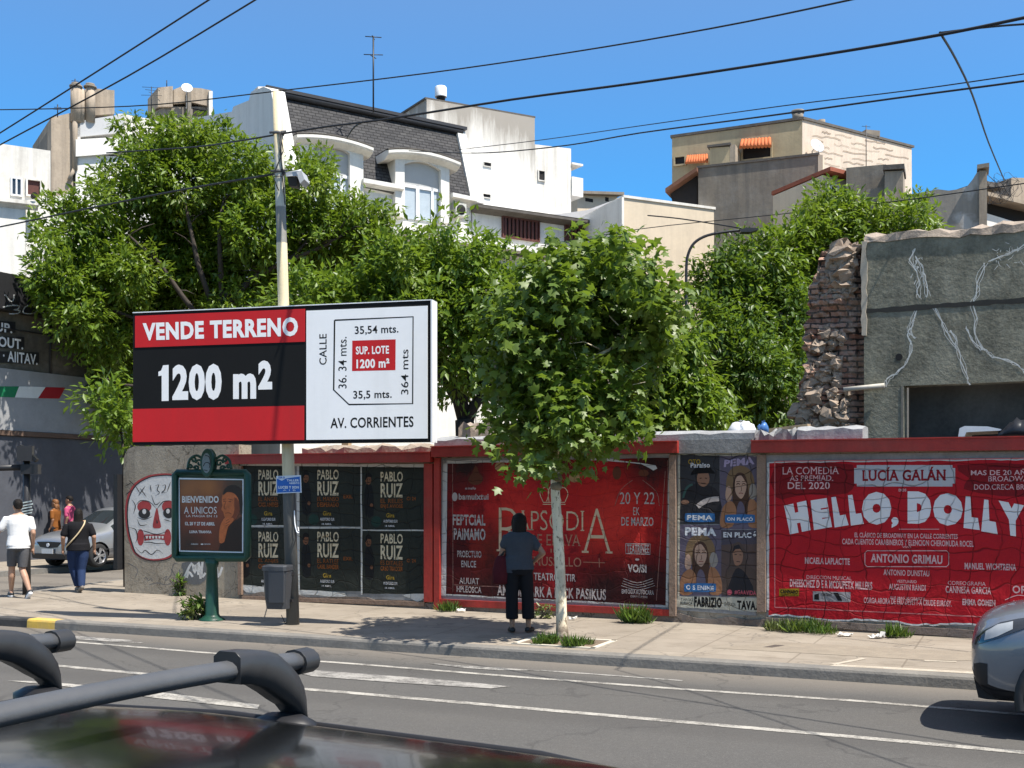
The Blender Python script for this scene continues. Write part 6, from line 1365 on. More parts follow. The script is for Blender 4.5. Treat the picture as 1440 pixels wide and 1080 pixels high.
def crown(clumps, n, size, mat, parent, seed, lobed=False, sub=14, sig=.11, droop=.35, rmin=.35, flat=.9, spray=.55):
    rg = np.random.default_rng(seed); C = np.array([c[:3] for c in clumps]); Rr = np.array([c[3] for c in clumps]); w_ = Rr**2.2; w_ /= w_.sum()
    nt_ = n//sub; ci = rg.choice(len(C), nt_, p=w_); d = rg.normal(size=(nt_,3)); d /= np.linalg.norm(d, axis=1, keepdims=True)
    rad = Rr[ci]*(rmin+(1.06-rmin)*rg.random(nt_)**.55); T = C[ci]+d*rad[:,None]*np.array([1,1,flat])
    idx = np.repeat(np.arange(nt_), sub); n2 = len(idx); out = d[idx]
    tw = d*.9+rg.normal(size=(nt_,3))*.45+np.array([0,0,.25]); tw /= np.linalg.norm(tw, axis=1, keepdims=True)
    run = rg.random(n2); P = T[idx]+tw[idx]*(run*spray)[:,None]+rg.normal(size=(n2,3))*sig*(1-.5*run)[:,None]
    D = tw[idx]*.8+rg.normal(size=(n2,3))*.6+np.array([0,0,-droop*.8]); Nn = np.array([0,0,1.])+out*.45+rg.normal(size=(n2,3))*.45
    S = size*(.65+.7*rg.random(n2))
    return leaves_mesh("crown", P, D, Nn, S, LOBED if lobed else KITE, LOBED_F if lobed else KITE_F, mat, parent, parent.location)
def cl(lst, Y, f=1., jit=0., seed=0):
    r = random.Random(seed); out = []
    for (x, y, rad) in lst:
        yy = (Y(x) if callable(Y) else Y)+r.uniform(-jit, jit); p = A(x, y, yy); out.append((p.x, p.y, p.z, rad/F*yy*f))
    return out
def tree(name, label, base, clumps, n, size, mat, seed, trunk_pts, trunk_r, limbs, bark=m_bark, group=None, cat="tree", **kw):
    t = thing(name, base, label, cat, group)
    mb = MB(); mb.tube(trunk_pts, trunk_r, 10); r = random.Random(seed)
    tops = trunk_pts[-1]
    for (a, b, ra, rb) in limbs:
        a, b = Vector(a), Vector(b); m1 = a.lerp(b, .4)+Vector((r.uniform(-.15,.15), r.uniform(-.15,.15), .1)); m2 = a.lerp(b, .72)+Vector((r.uniform(-.2,.2), r.uniform(-.2,.2), .05))
        mb.tube([a, m1, m2, b], [ra, ra*.75+rb*.25, ra*.4+rb*.6, rb], 7)
        for k in range(4):
            s_ = m1.lerp(b, r.random()); e = s_+Vector((r.uniform(-.7,.7), r.uniform(-.7,.7), r.uniform(-.1,.7))); mb.tube([s_, s_.lerp(e,.5)+Vector((0,0,.06)), e], [rb*.9, rb*.6, rb*.25], 5)
    mb.build("trunk", bark, t); crown(clumps, n, size, mat, t, seed, **kw); return t
# -- the big tree behind the billboard
Y1 = 31.
big = [(258,205,34),(240,190,20),(205,205,24),(185,182,13),(300,210,38),(340,232,34),(205,245,36),(165,265,28),(140,283,20),(255,262,50),(310,285,48),(360,268,30),(376,240,18),(195,300,44),(95,310,30),(70,330,20),(60,350,18),(110,345,36),(150,345,30),(250,335,52),(310,350,50),(360,330,45),(82,392,32),(125,390,42),(60,385,12),(180,385,44),(240,400,44),(105,440,36),(150,450,38),(75,420,20),(195,440,36),(300,410,34),(345,395,40),(118,478,22),(150,490,30),(170,520,30),(160,560,26),(172,600,20),(400,300,36),(430,265,36),(452,240,20),(430,236,12),(478,300,30),(510,310,26),(535,306,16),(450,330,48),(505,340,36),(535,330,18),(400,360,40),(470,385,40),(520,390,34),(370,415,34),(420,420,34),(270,440,44),(220,470,40),(330,440,36),(260,350,50),(200,400,40),(150,415,36),(290,390,46)]
b_ = A(300, 600, Y1); bx = b_.x
tk_ = lambda x, y, Y=Y1: A(x, y, Y)
tree("broadleaf_tree", "big spreading broadleaf tree rising behind the billboard", (bx, Y1, 0), cl(big, lambda x: Y1-1+min(max((x-60)/35, 0), 4), .76, 1.4, 3), 84000, .21, m_leaf_big, 11,
     [Vector((bx,Y1,0)), tk_(300,600,Y1+2), tk_(306,480,Y1+2), tk_(312,420,Y1+2)], [.3,.22,.17,.13],
     [(tk_(306,480,Y1+2), tk_(180,330,Y1+1), .09, .03), (tk_(308,460,Y1+2), tk_(250,250,Y1+2), .09, .03), (tk_(312,420,Y1+2), tk_(315,280,Y1+2), .09, .03), (tk_(310,440,Y1+2), tk_(440,330,Y1+2), .09, .03), (tk_(306,500,Y1+2), tk_(120,420,Y1+1), .08, .03), (tk_(312,420,Y1+2), tk_(500,320,Y1+2), .08, .03), (tk_(300,560,Y1+2), tk_(165,540,Y1+1), .07, .03)], sig=.12)
# -- lighter tree right of the billboard
Y2 = 24.5
mid = [(400,425,18),(440,420,28),(480,430,34),(520,420,38),(560,375,30),(555,430,36),(590,400,38),(600,360,20),(620,385,30),(650,370,28),(690,365,14),(640,430,42),(680,420,36),(600,450,38),(640,490,36),(625,520,24),(690,470,34),(670,520,30),(700,520,30),(640,545,16),(720,430,30),(735,480,26),(705,380,14),(520,460,34),(560,480,36),(622,326,9),(610,338,10),(636,318,6),(604,352,11),(672,350,8),(690,348,7)]
b_ = A(655, 612, Y2)
tree("light_green_tree", "light green tree with dark forked limbs between billboard and street tree", (b_.x, Y2, 0), cl(mid, Y2, .78, 1., 4), 30000, .19, m_leaf_yl, 12,
     [Vector((b_.x,Y2,0)), tk_(655,612,Y2), tk_(653,590,Y2)], [.26,.22,.2],
     [(tk_(653,592,Y2), tk_(628,520,Y2), .15, .05), (tk_(653,592,Y2), tk_(655,500,Y2), .13, .05), (tk_(655,600,Y2), tk_(690,540,Y2), .14, .05), (tk_(640,560,Y2), tk_(600,470,Y2), .1, .03), (tk_(680,560,Y2), tk_(710,470,Y2), .1, .03), (tk_(655,500,Y2), tk_(640,400,Y2), .08, .02), (tk_(630,450,Y2), tk_(616,330,Y2), .04, .012)], bark=M("dark_bark", (.03,.025,.02), .95, .3, 5, .8, 14), sig=.11)
# -- trees at right in front of the houses
Y3 = 27.
ra = [(1010,395,30),(1045,370,30),(1060,350,18),(1075,400,40),(1030,420,36),(990,420,20),(995,455,28),(1040,470,44),(1090,450,40),(1110,430,26),(1005,500,38),(1060,520,46),(1105,500,30),(1020,560,42),(1085,560,44),(1050,600,36),(1000,590,30),(1110,590,24),(1110,550,24),(975,470,10)]
b_ = A(1060, 640, Y3)
tree("dense_tree", "dense dark green tree beside the ruined brick edge", (b_.x, Y3, 0), cl(ra, Y3, .8, 1., 5), 26000, .18, m_leaf_rt, 13, [Vector((b_.x,Y3,0)), tk_(1060,600,Y3), tk_(1055,520,Y3)], [.25,.2,.15],
     [(tk_(1055,520,Y3), tk_(1040,400,Y3), .1, .03), (tk_(1055,540,Y3), tk_(1000,470,Y3), .1, .03), (tk_(1055,530,Y3), tk_(1100,440,Y3), .1, .03)], sig=.11, droop=.6)
Y4 = 29.
rb = [(1160,292,20),(1175,280,14),(1150,315,26),(1120,340,28),(1095,360,26),(1185,310,28),(1140,350,34),(1190,345,34),(1225,320,28),(1265,310,22),(1290,310,22),(1306,318,12),(1240,350,34),(1290,345,24),(1120,390,34),(1160,400,40),(1105,430,30),(1140,450,36),(1215,400,40),(1130,500,30)]
b_ = A(1180, 640, Y4)
tree("bushy_tree", "bushy green tree spreading above the ruined wall in front of the grey cement wall", (b_.x, Y4, 0), cl(rb, Y4, .72, 1., 6), 21000, .18, m_leaf_big, 14, [Vector((b_.x,Y4,0)), tk_(1180,560,Y4), tk_(1175,430,Y4)], [.25,.2,.14],
     [(tk_(1175,430,Y4), tk_(1130,350,Y4), .1, .03), (tk_(1175,430,Y4), tk_(1240,340,Y4), .1, .03), (tk_(1175,440,Y4), tk_(1170,310,Y4), .09, .03)], sig=.12)
Y5 = 23.
bs_ = [(900,570,24),(935,545,30),(925,590,30),(960,570,32),(985,595,28),(950,600,26),(1000,580,18),(905,600,20),(880,590,16),(960,530,26),(930,505,24),(955,490,20)]
b_ = A(940, 660, Y5)
tree("drooping_shrub", "drooping green shrub behind the wall between street tree and dense tree", (b_.x, Y5, 0), cl(bs_, Y5, 1., .5, 7), 9000, .2, m_leaf_big, 15, [Vector((b_.x,Y5,0)), tk_(940,600,Y5), tk_(940,560,Y5)], [.1,.08,.05], [(tk_(940,580,Y5), tk_(960,520,Y5), .05, .02), (tk_(940,580,Y5), tk_(910,560,Y5), .05, .02)], sig=.15, droop=.9, cat="shrub")
Y6 = 23.
bs6 = [(160,580,18),(172,595,16),(152,560,12),(165,610,12)]
b_ = A(176, 640, Y6)
tree("corner_sapling", "small sapling poking out beside the billboard above the corner wall", (b_.x, Y6, 0), cl(bs6, Y6, 1., .2, 8), 900, .2, m_leaf_yl, 16, [Vector((b_.x,Y6,0)), tk_(174,640,Y6), tk_(168,590,Y6)], [.04,.03,.02], [(tk_(170,610,Y6), tk_(158,575,Y6), .02, .008)], sig=.12, cat="shrub")
# -- the young plane tree on the pavement
YP = G(791, 899).y
def plane_bark():
    m, nt, b = new_mat("plane_bark"); p = pos(nt, (1,1,.55)); g = N(nt, "ShaderNodeNewGeometry"); s_ = N(nt, "ShaderNodeSeparateXYZ"); nt.links.new(g.outputs["Position"], s_.inputs[0])
    vo = N(nt, "ShaderNodeTexVoronoi"); vo.inputs["Scale"].default_value = 14; nt.links.new(p, vo.inputs["Vector"])
    c = mixc(nt, ramp(nt, noise(nt, p, 9, 5, .7), .35, .65), (.6,.52,.37), (.68,.595,.44)); c = mixc(nt, ramp(nt, noise(nt, p, 20, 4, .7), .56, .62), c, (.15,.115,.075)); c = mixc(nt, ramp(nt, noise(nt, p, 5, 3), .55, .6, 0, .6), c, (.38,.33,.24))
    c = mixc(nt, mathn(nt, 'MULTIPLY', ramp(nt, s_.outputs[2], .34, .1), ramp(nt, noise(nt, p, 6, 4), .35, .55)), c, (.12,.085,.06))
    nt.links.new(c, b.inputs["Base Color"]); b.inputs["Roughness"].default_value = .85; bn = N(nt, "ShaderNodeBump"); bn.inputs["Strength"].default_value = .6; bn.inputs["Distance"].default_value = .015; nt.links.new(noise(nt, p, 16, 5), bn.inputs["Height"]); nt.links.new(bn.outputs[0], b.inputs["Normal"]); return m
pc = [(835,360,26),(800,372,28),(770,385,26),(745,395,20),(865,370,28),(895,385,24),(840,400,36),(790,420,38),(750,430,32),(885,420,34),(920,420,22),(935,440,18),(840,450,42),(900,460,32),(936,478,14),(720,440,20),(700,470,18),(730,480,34),(768,480,36),(845,482,24),(885,500,32),(920,505,16),(712,520,28),(750,530,38),(795,545,34),(852,550,28),(890,545,22),(715,560,26),(750,580,34),(795,590,36),(840,590,28),(880,590,22),(905,600,13),(735,610,24),(710,600,18),(770,625,28),(815,620,24),(750,650,18),(770,650,16),(775,598,30),(700,612,12),(868,606,14)]
tp = lambda x, y, dy=0: A(x, y, YP+dy)
st_ = tree("street_tree", "young plane tree with a pale mottled trunk, growing from the pavement", G(791,899), cl(pc, YP, .76, .85, 9), 11500, .115, m_leaf_pl, 17,
     [G(791,901), tp(790,880), tp(789,840), tp(787,790), tp(784,740), tp(781,695), tp(780,640), tp(786,560)], [.095,.074,.069,.067,.064,.06,.052,.04],
     [(tp(780,660), tp(745,610,-.2), .03, .01), (tp(780,630), tp(840,560,.2), .035, .012), (tp(781,610), tp(740,480,-.1), .035, .012), (tp(785,570), tp(800,430,.1), .04, .012), (tp(786,560), tp(880,460,-.2), .035, .012), (tp(786,560), tp(830,380,.2), .03, .01), (tp(783,640), tp(815,610,-.3), .02, .008)],
     bark=plane_bark(), lobed=True, sub=6, sig=.11, droop=.75, rmin=.2, spray=.35)
mb = MB(); r = random.Random(3)
for (x, y, rad) in ((782,684,.078),(783,672,.074)): mb.sphere(tp(x, y, -.01), (rad, rad*.95, rad*.9), 10, 7)
mb.build("trunk_knot", M("knot_bark", (.2,.16,.11), .9, .4, 12, .8, 20), st_)
# -- tree pit
mb = MB(); e = KD; nn = Vector((-e.y, e.x)); c = G(796, 904); q = [Vector((c.x, c.y))+e*a+nn*b for a, b in ((-.55,-.36),(.5,-.36),(.5,.4),(-.55,.4))]
mb.add([(p.x, p.y, .006) for p in q], [(0,1,2,3)]); tag(mb.build("tree_pit_soil", m_dirt), kind="structure")
mb = MB(); 
for i in range(4):
    a, b = q[i], q[(i+1) % 4]; dv = (b-a).normalized(); mb.obox(((a.x+b.x)/2, (a.y+b.y)/2, .008), dv.to_3d()*((b-a).length/2+.03), Vector((-dv.y, dv.x, 0))*.035, (0,0,.006))
tag(mb.build("tree_pit_edging", M("pit_edging", (.5,.46,.38), .85, .15)), kind="structure")
# -- weeds
def weeds(name, label, pts, blades, h, seed, broad=False):
    """tuft of blades and leaves: pts are photo ground points with radii in metres"""
    rg = np.random.default_rng(seed); Pp = []; Sz = []
    for (x, y, rad, k) in pts:
        g = G(x, y); n = int(blades*k); a = rg.random(n)*6.28; rr = rad*np.sqrt(rg.random(n))
        Pp.append(np.stack([g.x+rr*np.cos(a), g.y+rr*np.sin(a)*.5, np.full(n, 0.)], 1)); Sz.append(np.full(n, h*k**.5)*(.5+.7*rg.random(n)))
    Pp = np.concatenate(Pp); Sz = np.concatenate(Sz); n = len(Pp); D = np.array([0,0,1.])+rg.normal(size=(n,3))*np.array([.45,.45,.1]); Nn = rg.normal(size=(n,3))+np.array([0,-.5,.2])
    if broad: Pp[:,2] += rg.random(n)*h*1.2; D = rg.normal(size=(n,3))*np.array([1,1,.6])+np.array([0,0,.3]); Nn = rg.normal(size=(n,3))*.5+np.array([0,0,1])
    g = G(pts[0][0], pts[0][1]); t = thing(name, g, label, "weeds", "weeds along the wall and kerb")
    sh = KITE.copy(); 
    if not broad: sh[:,0] *= .28
    leaves_mesh("leaves", Pp, D, Nn, Sz*(.55 if broad else 1.), sh, KITE_F, m_grass, t, g)
    if broad:
        mb = MB()
        for k in range(9): mb.tube([g+Vector((rg.normal()*.05, rg.normal()*.03, 0)), g+Vector((rg.normal()*.1, rg.normal()*.05, h*1.2))], .006, 4)
        mb.build("stems", m_bark, t)
weeds("grass_tuft", "largest grass patch at the foot of the red banner", [(1130,889,.3,1.),(1100,887,.25,.7),(1160,892,.2,.4)], 300, .2, 1)
weeds("grass_tuft", "grass tuft at the wall foot beyond the tree trunk", [(890,876,.16,1.),(905,877,.12,.6)], 200, .28, 2)
weeds("grass_tuft", "small grass tuft at the foot of the red post", [(630,860,.16,1.)], 170, .18, 3)
weeds("grass_tuft", "small bright weed at the wall foot below the middle of the red banner", [(1258,897,.1,1.),(1275,897,.06,.4)], 110, .2, 4)
weeds("leafy_weed", "leafy green weed at the foot of the corner wall beside the graffiti skull", [(252,838,.06,1.)], 90, .28, 5, True)
weeds("leafy_weed", "leafy dark weed at the base of the green advertising stand", [(276,871,.2,1.),(264,872,.12,.6)], 190, .26, 6, True)
weeds("leafy_weed", "leafy weed at the wall foot between the standing woman and the trunk", [(765,870,.14,1.)], 110, .16, 7, True)
weeds("grass_tuft", "grass in the tree pit, on the woman's side of the trunk", [(770,906,.13,1.),(756,907,.06,.5)], 200, .16, 8)
weeds("grass_tuft", "grass in the tree pit, on the far side of the trunk from the woman", [(806,910,.14,1.),(826,907,.1,.4)], 210, .16, 9)
weeds("leafy_weed", "tiny weed at the foot of the leaning pole", [(408,877,.05,1.)], 40, .1, 10, True)
# -- litter along the wall
def litter(label, x, y, s_, seed):
    r = random.Random(seed); g = G(x, y); mb = MB(); n = 5
    vs = [(g.x+(i/n-.5)*s_*2+r.uniform(-.02,.02), g.y+(j/n-.5)*s_+r.uniform(-.02,.02), .012+abs(r.gauss(0,.025))) for j in range(n+1) for i in range(n+1)]
    mb.add(vs, [(j*(n+1)+i, j*(n+1)+i+1, (j+1)*(n+1)+i+1, (j+1)*(n+1)+i) for j in range(n) for i in range(n)])
    o = mb.build("paper_scrap", M("litter_paper", (.6,.58,.54), .8, .15), None, g); tag(o, label, "litter", "paper scraps along the wall")
litter("scrap of white paper on the pavement beside the largest grass patch", 1188, 895, .1, 1)
litter("longer crumpled paper on the pavement under the red banner", 1232, 898, .09, 2)
litter("small paper scrap near the grass tuft by the red post", 648, 861, .07, 3)
litter("paper scrap at the wall foot behind the plane tree trunk", 805, 872, .06, 4)
# -- rubble and boards above the wall
t = thing("timber_prop", WF.P(472, 632, -.8), "pale wooden prop standing behind the wall under the billboard", "timber")
mb = MB(); a = WF.P(473, 640, -.3); mb.obox(a+Vector((0,0,-.2)), WF.u3*.07, WF.n3*.05, (0,0,.6)); mb.build("board", M("pale_timber", (.4,.29,.18), .85, .2, 5), t)
t = thing("timber_plank", WF.P(1120, 598, -.7), "narrow pale plank lying along the wall top beside the ruined brick edge", "timber")
mb = MB(); a, b = WF.P(1068,603,-.6), WF.P(1124,596,-.6); mb.obox((a+b)/2, (b-a)/2, WF.n3*.08, (0,0,.03)); mb.obox(a+Vector((.1,0,-.3)), (.04,0,0), (0,.04,0), (0,0,.3)); mb.build("board", M("pale_timber", (.4,.29,.18)), t)
t = thing("plastic_sack", WF.P(1052, 600, -.6), "white and blue plastic sack lying on the wall top left of the plank", "sack")
mb = MB(); r = random.Random(9); mb.sphere(WF.P(1030,603,-.5), (.22,.15,.13), 10, 7); k0 = len(mb.v); mb.v = [tuple(c_+r.uniform(-.03,.03) for c_ in v) for v in mb.v]; mb.build("white_sack", M("sack_white", (.65,.66,.68), .5, .1), t)
mb = MB(); mb.sphere(WF.P(1058,601,-.6), (.07,.07,.11), 10, 7); mb.v = [tuple(c_+r.uniform(-.03,.03) for c_ in v) for v in mb.v]; mb.build("blue_bag", M("sack_blue", (.06,.16,.4), .4, .15), t)
# ================================================================== CARS
def evaluated(o):
    dg = bpy.context.evaluated_depsgraph_get(); dg.update(); return bpy.data.meshes.new_from_object(o.evaluated_get(dg), preserve_all_data_layers=True, depsgraph=dg)
m_tyre = M("tyre", (.02,.02,.02), .8, .15); m_rim = M("rim_silver", (.5,.5,.51), .3, .05, metal=.8); m_trim = M("black_trim", (.015,.015,.017), .5, .15)
m_cglass = M("car_glass", (.02,.025,.028), .03, .1, spec=.8); m_lamp = M("lamp_clear", (.55,.57,.6), .08, .1, spec=.9, coat=.6)
def paint(name, c, metal=.4, rough=.3): return M(name, c, rough, .02, 2, coat=1., spec=.5, metal=metal)
def car_body(root, M4, st, glass_rows, mats, wheels, wr, arch=.05, lvl=2):
    """loft a body from stations (x, bottom, shoulder z, shoulder half width, top z, top half width); split paint / glass / trim into parts"""
    rings = []
    for (x, zb, zs, ws, zt, wt) in st:
        h = [(0,zb),(.8*ws,zb),(.97*ws,zb+.1),(ws,zb+(zs-zb)*.55),(.975*ws,zs),(wt,zt-.045),(wt*.88,zt-.008),(wt*.45,zt+.022),(0,zt+.034)]
        ring = h+[(-y,z) for y,z in h[-2:0:-1]]; rings.append([(x,y,z) for y,z in ring])
    n = len(rings[0]); V = [p for r_ in rings for p in r_]; Fc = []; MI = []
    for i in range(len(rings)-1):
        for j in range(n):
            a, b = i*n+j, i*n+(j+1) % n; Fc.append((a, b, b+n, a+n))
            jj = min(j, n-1-j); side = jj == 4; topf = jj in (6, 7); mi = 0
            if i in glass_rows['side'] and side: mi = 1
            if i in glass_rows['screen'] and topf: mi = 1
            if jj == 0 or (jj == 1 and glass_rows.get('sill', True)): mi = 2
            MI.append(mi)
    Fc.append(tuple(range(n))[::-1]); MI.append(2 if False else 0); Fc.append(tuple((len(rings)-1)*n+j for j in range(n))); MI.append(0)
    me = bpy.data.meshes.new("tmp"); me.from_pydata(V, [], Fc); [me.materials.append(m) for m in mats]; me.polygons.foreach_set("material_index", MI)
    bm = bmesh.new(); bm.from_mesh(me); bmesh.ops.recalc_face_normals(bm, faces=bm.faces)
    bm.to_mesh(me); bm.free(); me.polygons.foreach_set("use_smooth", [True]*len(me.polygons))
    o = bpy.data.objects.new("tmp", me); COL.objects.link(o); md = o.modifiers.new("s", 'SUBSURF'); md.levels = lvl; md.render_levels = lvl
    cut = []
    for (x, z) in wheels:
        for sg in (-1, 1):
            mb = MB(); w_ = st[len(st)//2][3]; mb.tube([(x, sg*(w_-.32), z), (x, sg*(w_+.2), z)], wr+arch, 28); c = mb.build("tmpc", mats[2]); c.data.materials.clear(); [c.data.materials.append(m) for m in mats]; c.data.polygons.foreach_set("material_index", [2]*len(c.data.polygons))
            b = o.modifiers.new("b", 'BOOLEAN'); b.object = c; b.operation = 'DIFFERENCE'; b.solver = 'EXACT'; cut.append(c)
    ev = evaluated(o); bpy.data.objects.remove(o)
    for c in cut: bpy.data.objects.remove(c)
    names = ["body", "windows", "underbody"]; inv = root.matrix_basis.inverted() if False else None
    for k in range(3):
        bm = bmesh.new(); bm.from_mesh(ev); bmesh.ops.delete(bm, geom=[f for f in bm.faces if f.material_index != k], context='FACES')
        if not bm.faces: bm.free(); continue
        for f in bm.faces: f.material_index = 0
        m2 = bpy.data.meshes.new(names[k]); bm.to_mesh(m2); bm.free(); m2.materials.clear(); m2.materials.append(mats[k])
        q = bpy.data.objects.new(names[k], m2); COL.objects.link(q); q.parent = root
    return ev
from mathutils.bvhtree import BVHTree
def patch(root, ev, name, mat, top, bot, sg, off=.007, n=5, k=14):
    """a lamp lying on the flank: top and bottom outlines in (x, z), thrown sideways on to the body"""
    bv = BVHTree.FromPolygons([v.co for v in ev.vertices], [p.vertices for p in ev.polygons])
    def along(L, t): t *= len(L)-1; i = min(int(t), len(L)-2); f = t-i; return Vector(L[i]).lerp(Vector(L[i+1]), f)
    mb = MB(); vs = []
    for i in range(k+1):
        for j in range(n+1):
            p = along(top, i/k).lerp(along(bot, i/k), j/n); h = bv.ray_cast(Vector((p.x, sg*2, p.y)), Vector((0,-sg,0)))
            q, nn = (h[0], h[1]) if h[0] else (Vector((p.x, sg*.4, p.y)), Vector((0,sg,0)))
            if nn.y*sg < 0: nn = -nn
            vs.append(q+nn*off)
    mb.add(vs, [(i*(n+1)+j, i*(n+1)+j+1, (i+1)*(n+1)+j+1, (i+1)*(n+1)+j) for i in range(k) for j in range(n)], 0, True)
    return local(mb, name, mat, root)
def local(mb, name, m, root):
    """mesh given in the car's own coordinates"""
    me = bpy.data.meshes.new(name); me.from_pydata(mb.v, [], mb.f); ms = m if isinstance(m, (list, tuple)) else [m]; [me.materials.append(x) for x in ms]
    me.polygons.foreach_set("material_index", mb.mi); me.polygons.foreach_set("use_smooth", mb.sm); bm = bmesh.new(); bm.from_mesh(me); bmesh.ops.recalc_face_normals(bm, faces=bm.faces); bm.to_mesh(me); bm.free()
    o = bpy.data.objects.new(name, me); COL.objects.link(o); o.parent = root; return o
def wheel(root, x, y, z, r_, wd=.2, spokes=5):
    sg = 1 if y > 0 else -1; t = bpy.data.objects.new("wheel", None); COL.objects.link(t); t.parent = root; t.location = (x, y, z)
    prof = [(-.5,.68),(-.5,.93),(-.38,1.),(.38,1.),(.5,.93),(.5,.68)]; mb = MB(); n = 28
    mb.loft([[(q*r_*math.cos(2*math.pi*i/n), a*wd, q*r_*math.sin(2*math.pi*i/n)) for i in range(n)] for a, q in prof], 0, False); local(mb, "tyre", m_tyre, t)
    mb = MB(); mb.loft([[(q*r_*math.cos(2*math.pi*i/n), sg*a*wd, q*r_*math.sin(2*math.pi*i/n)) for i in range(n)] for a, q in ((.5,.7),(.44,.66),(.1,.62))], 0, False)
    for k in range(spokes):
        a = 2*math.pi*k/spokes; c, s_ = math.cos(a), math.sin(a)
        for off in (-.16, .16):
            ca, sa = math.cos(a+off), math.sin(a+off); mb.obox((.36*r_*ca, sg*.42*wd, .36*r_*sa), (.31*r_*ca,0,.31*r_*sa), (-.05*r_*sa,0,.05*r_*ca), (0,.05*wd,0))
    mb.tube([(0,sg*.3*wd,0),(0,sg*.5*wd,0)], .16*r_, 12); local(mb, "rim", m_rim, t)
    mb = MB(); mb.tube([(0,sg*.02*wd,0),(0,sg*.12*wd,0)], .6*r_, 20); local(mb, "brake_disc", m_trim, t)
def place(root, loc, head): root.location = loc; root.rotation_euler = (0, 0, math.atan2(head[1], head[0])+math.pi)   # local -x is the nose

# ---- silver sedan in the side street: nose at local x = 0, tail at +x
SIL = paint("silver_paint", (.3,.31,.325), .55, .34)
car = thing("parked_car", (0,0,0), "silver sedan parked in the side street beyond the wall end", "car")
st = [(0,.34,.58,.5,.62,.36),(.03,.26,.64,.66,.7,.5),(.14,.2,.74,.78,.8,.62),(.5,.18,.82,.83,.89,.68),(1.0,.18,.88,.85,.97,.7),(1.28,.18,.92,.86,1.03,.7),(2.05,.18,.95,.865,1.47,.56),(2.2,.18,.955,.865,1.5,.57),(2.62,.18,.96,.865,1.52,.58),(2.72,.18,.96,.865,1.52,.58),(3.2,.18,.97,.865,1.48,.57),(3.3,.18,.97,.865,1.46,.57),(3.85,.2,1.0,.84,1.1,.62),(4.25,.26,.98,.78,1.03,.6),(4.36,.36,.85,.7,.88,.54)]
evc = car_body(car, None, st, dict(side=(5,6,7,9,11), screen=(5,11), sill=False), [SIL, m_cglass, m_trim], [(.86,.3),(3.5,.3)], .3)
for x in (.86, 3.5):
    for y in (-.74, .74): wheel(car, x, y, .3, .3)
mb = MB()   # grille and lower intake
def nose(pts, out=.0): return [(p[0]-out, p[1], p[2]) for p in pts]
mb.extrude([(-.012,.42,.66),(-.02,0,.67),(-.012,-.42,.66),(-.005,-.3,.53),(-.015,0,.5),(-.005,.3,.53)], (.12,0,0)); local(mb, "grille", m_trim, car)
mb = MB(); mb.extrude([(-.02,.6,.36),(-.03,.0,.37),(-.02,-.6,.36),(-.0,-.58,.24),(-.02,0,.22),(-.0,.58,.24)], (.14,0,0)); local(mb, "lower_intake", m_trim, car)
mb = MB(); mb.tube([(-.035,0,.585),(-.02,0,.585)], .05, 10); local(mb, "badge", m_lamp, car)
mb = MB(); mb.obox((-.045,.0,.43), (.006,0,0), (0,.2,0), (0,0,.06)); local(mb, "number_plate", M("plate_white", (.5,.5,.5), .5, .15, 30), car)
for sg in (-1, 1):
    patch(car, evc, "headlight", M("sedan_lamp", (.05,.055,.06), .06, .3, 8, spec=.9, coat=.8), [(.02,.62),(.1,.71),(.25,.775),(.45,.815)], [(.02,.56),(.1,.61),(.22,.67),(.42,.78)], sg)
    patch(car, evc, "headlight_lens", M("lens_clear", (.3,.32,.34)), [(.09,.68),(.16,.72),(.24,.75)], [(.09,.62),(.16,.65),(.24,.69)], sg, .011)
    mb = MB(); mb.sphere((1.55, sg*1.0, .98), (.09,.11,.075), 10, 7); mb.tube([(1.5,sg*.84,.95),(1.55,sg*.95,.96)], .03, 6); local(mb, "mirror", m_trim, car)
    mb = MB(); mb.obox((.12,sg*.55,.3), (.03,0,0), (0,.05,0), (0,0,.04)); local(mb, "fog_lamp", m_lamp, car)
mb = MB()
for sg in (-1, 1):
    mb.tube([(1.35,sg*.868,.9),(1.3,sg*.872,.6),(1.34,sg*.86,.3)], .007, 4); mb.tube([(2.67,sg*.872,.94),(2.67,sg*.872,.3)], .007, 4); mb.tube([(1.0,sg*.866,.45),(3.1,sg*.872,.47)], .012, 4)
local(mb, "door_seams", m_trim, car)
gp = G(116, 799, RZ)     # near front wheel contact
hd = -LF.u
place(car, (0,0,RZ), (hd.x, hd.y))
off = Matrix.Rotation(car.rotation_euler[2], 3, 'Z') @ Vector((.86, .78, 0))
cand = [Matrix.Rotation(car.rotation_euler[2], 3, 'Z') @ Vector((.86, s_*.74, 0)) for s_ in (-1, 1)]
nearv = min(cand, key=lambda v: v.dot(Vector((LF.n.x, LF.n.y, 0)))*-1)
gp = G(136, 797.5, .003); car.location = (gp.x-nearv.x, gp.y-nearv.y, .003)

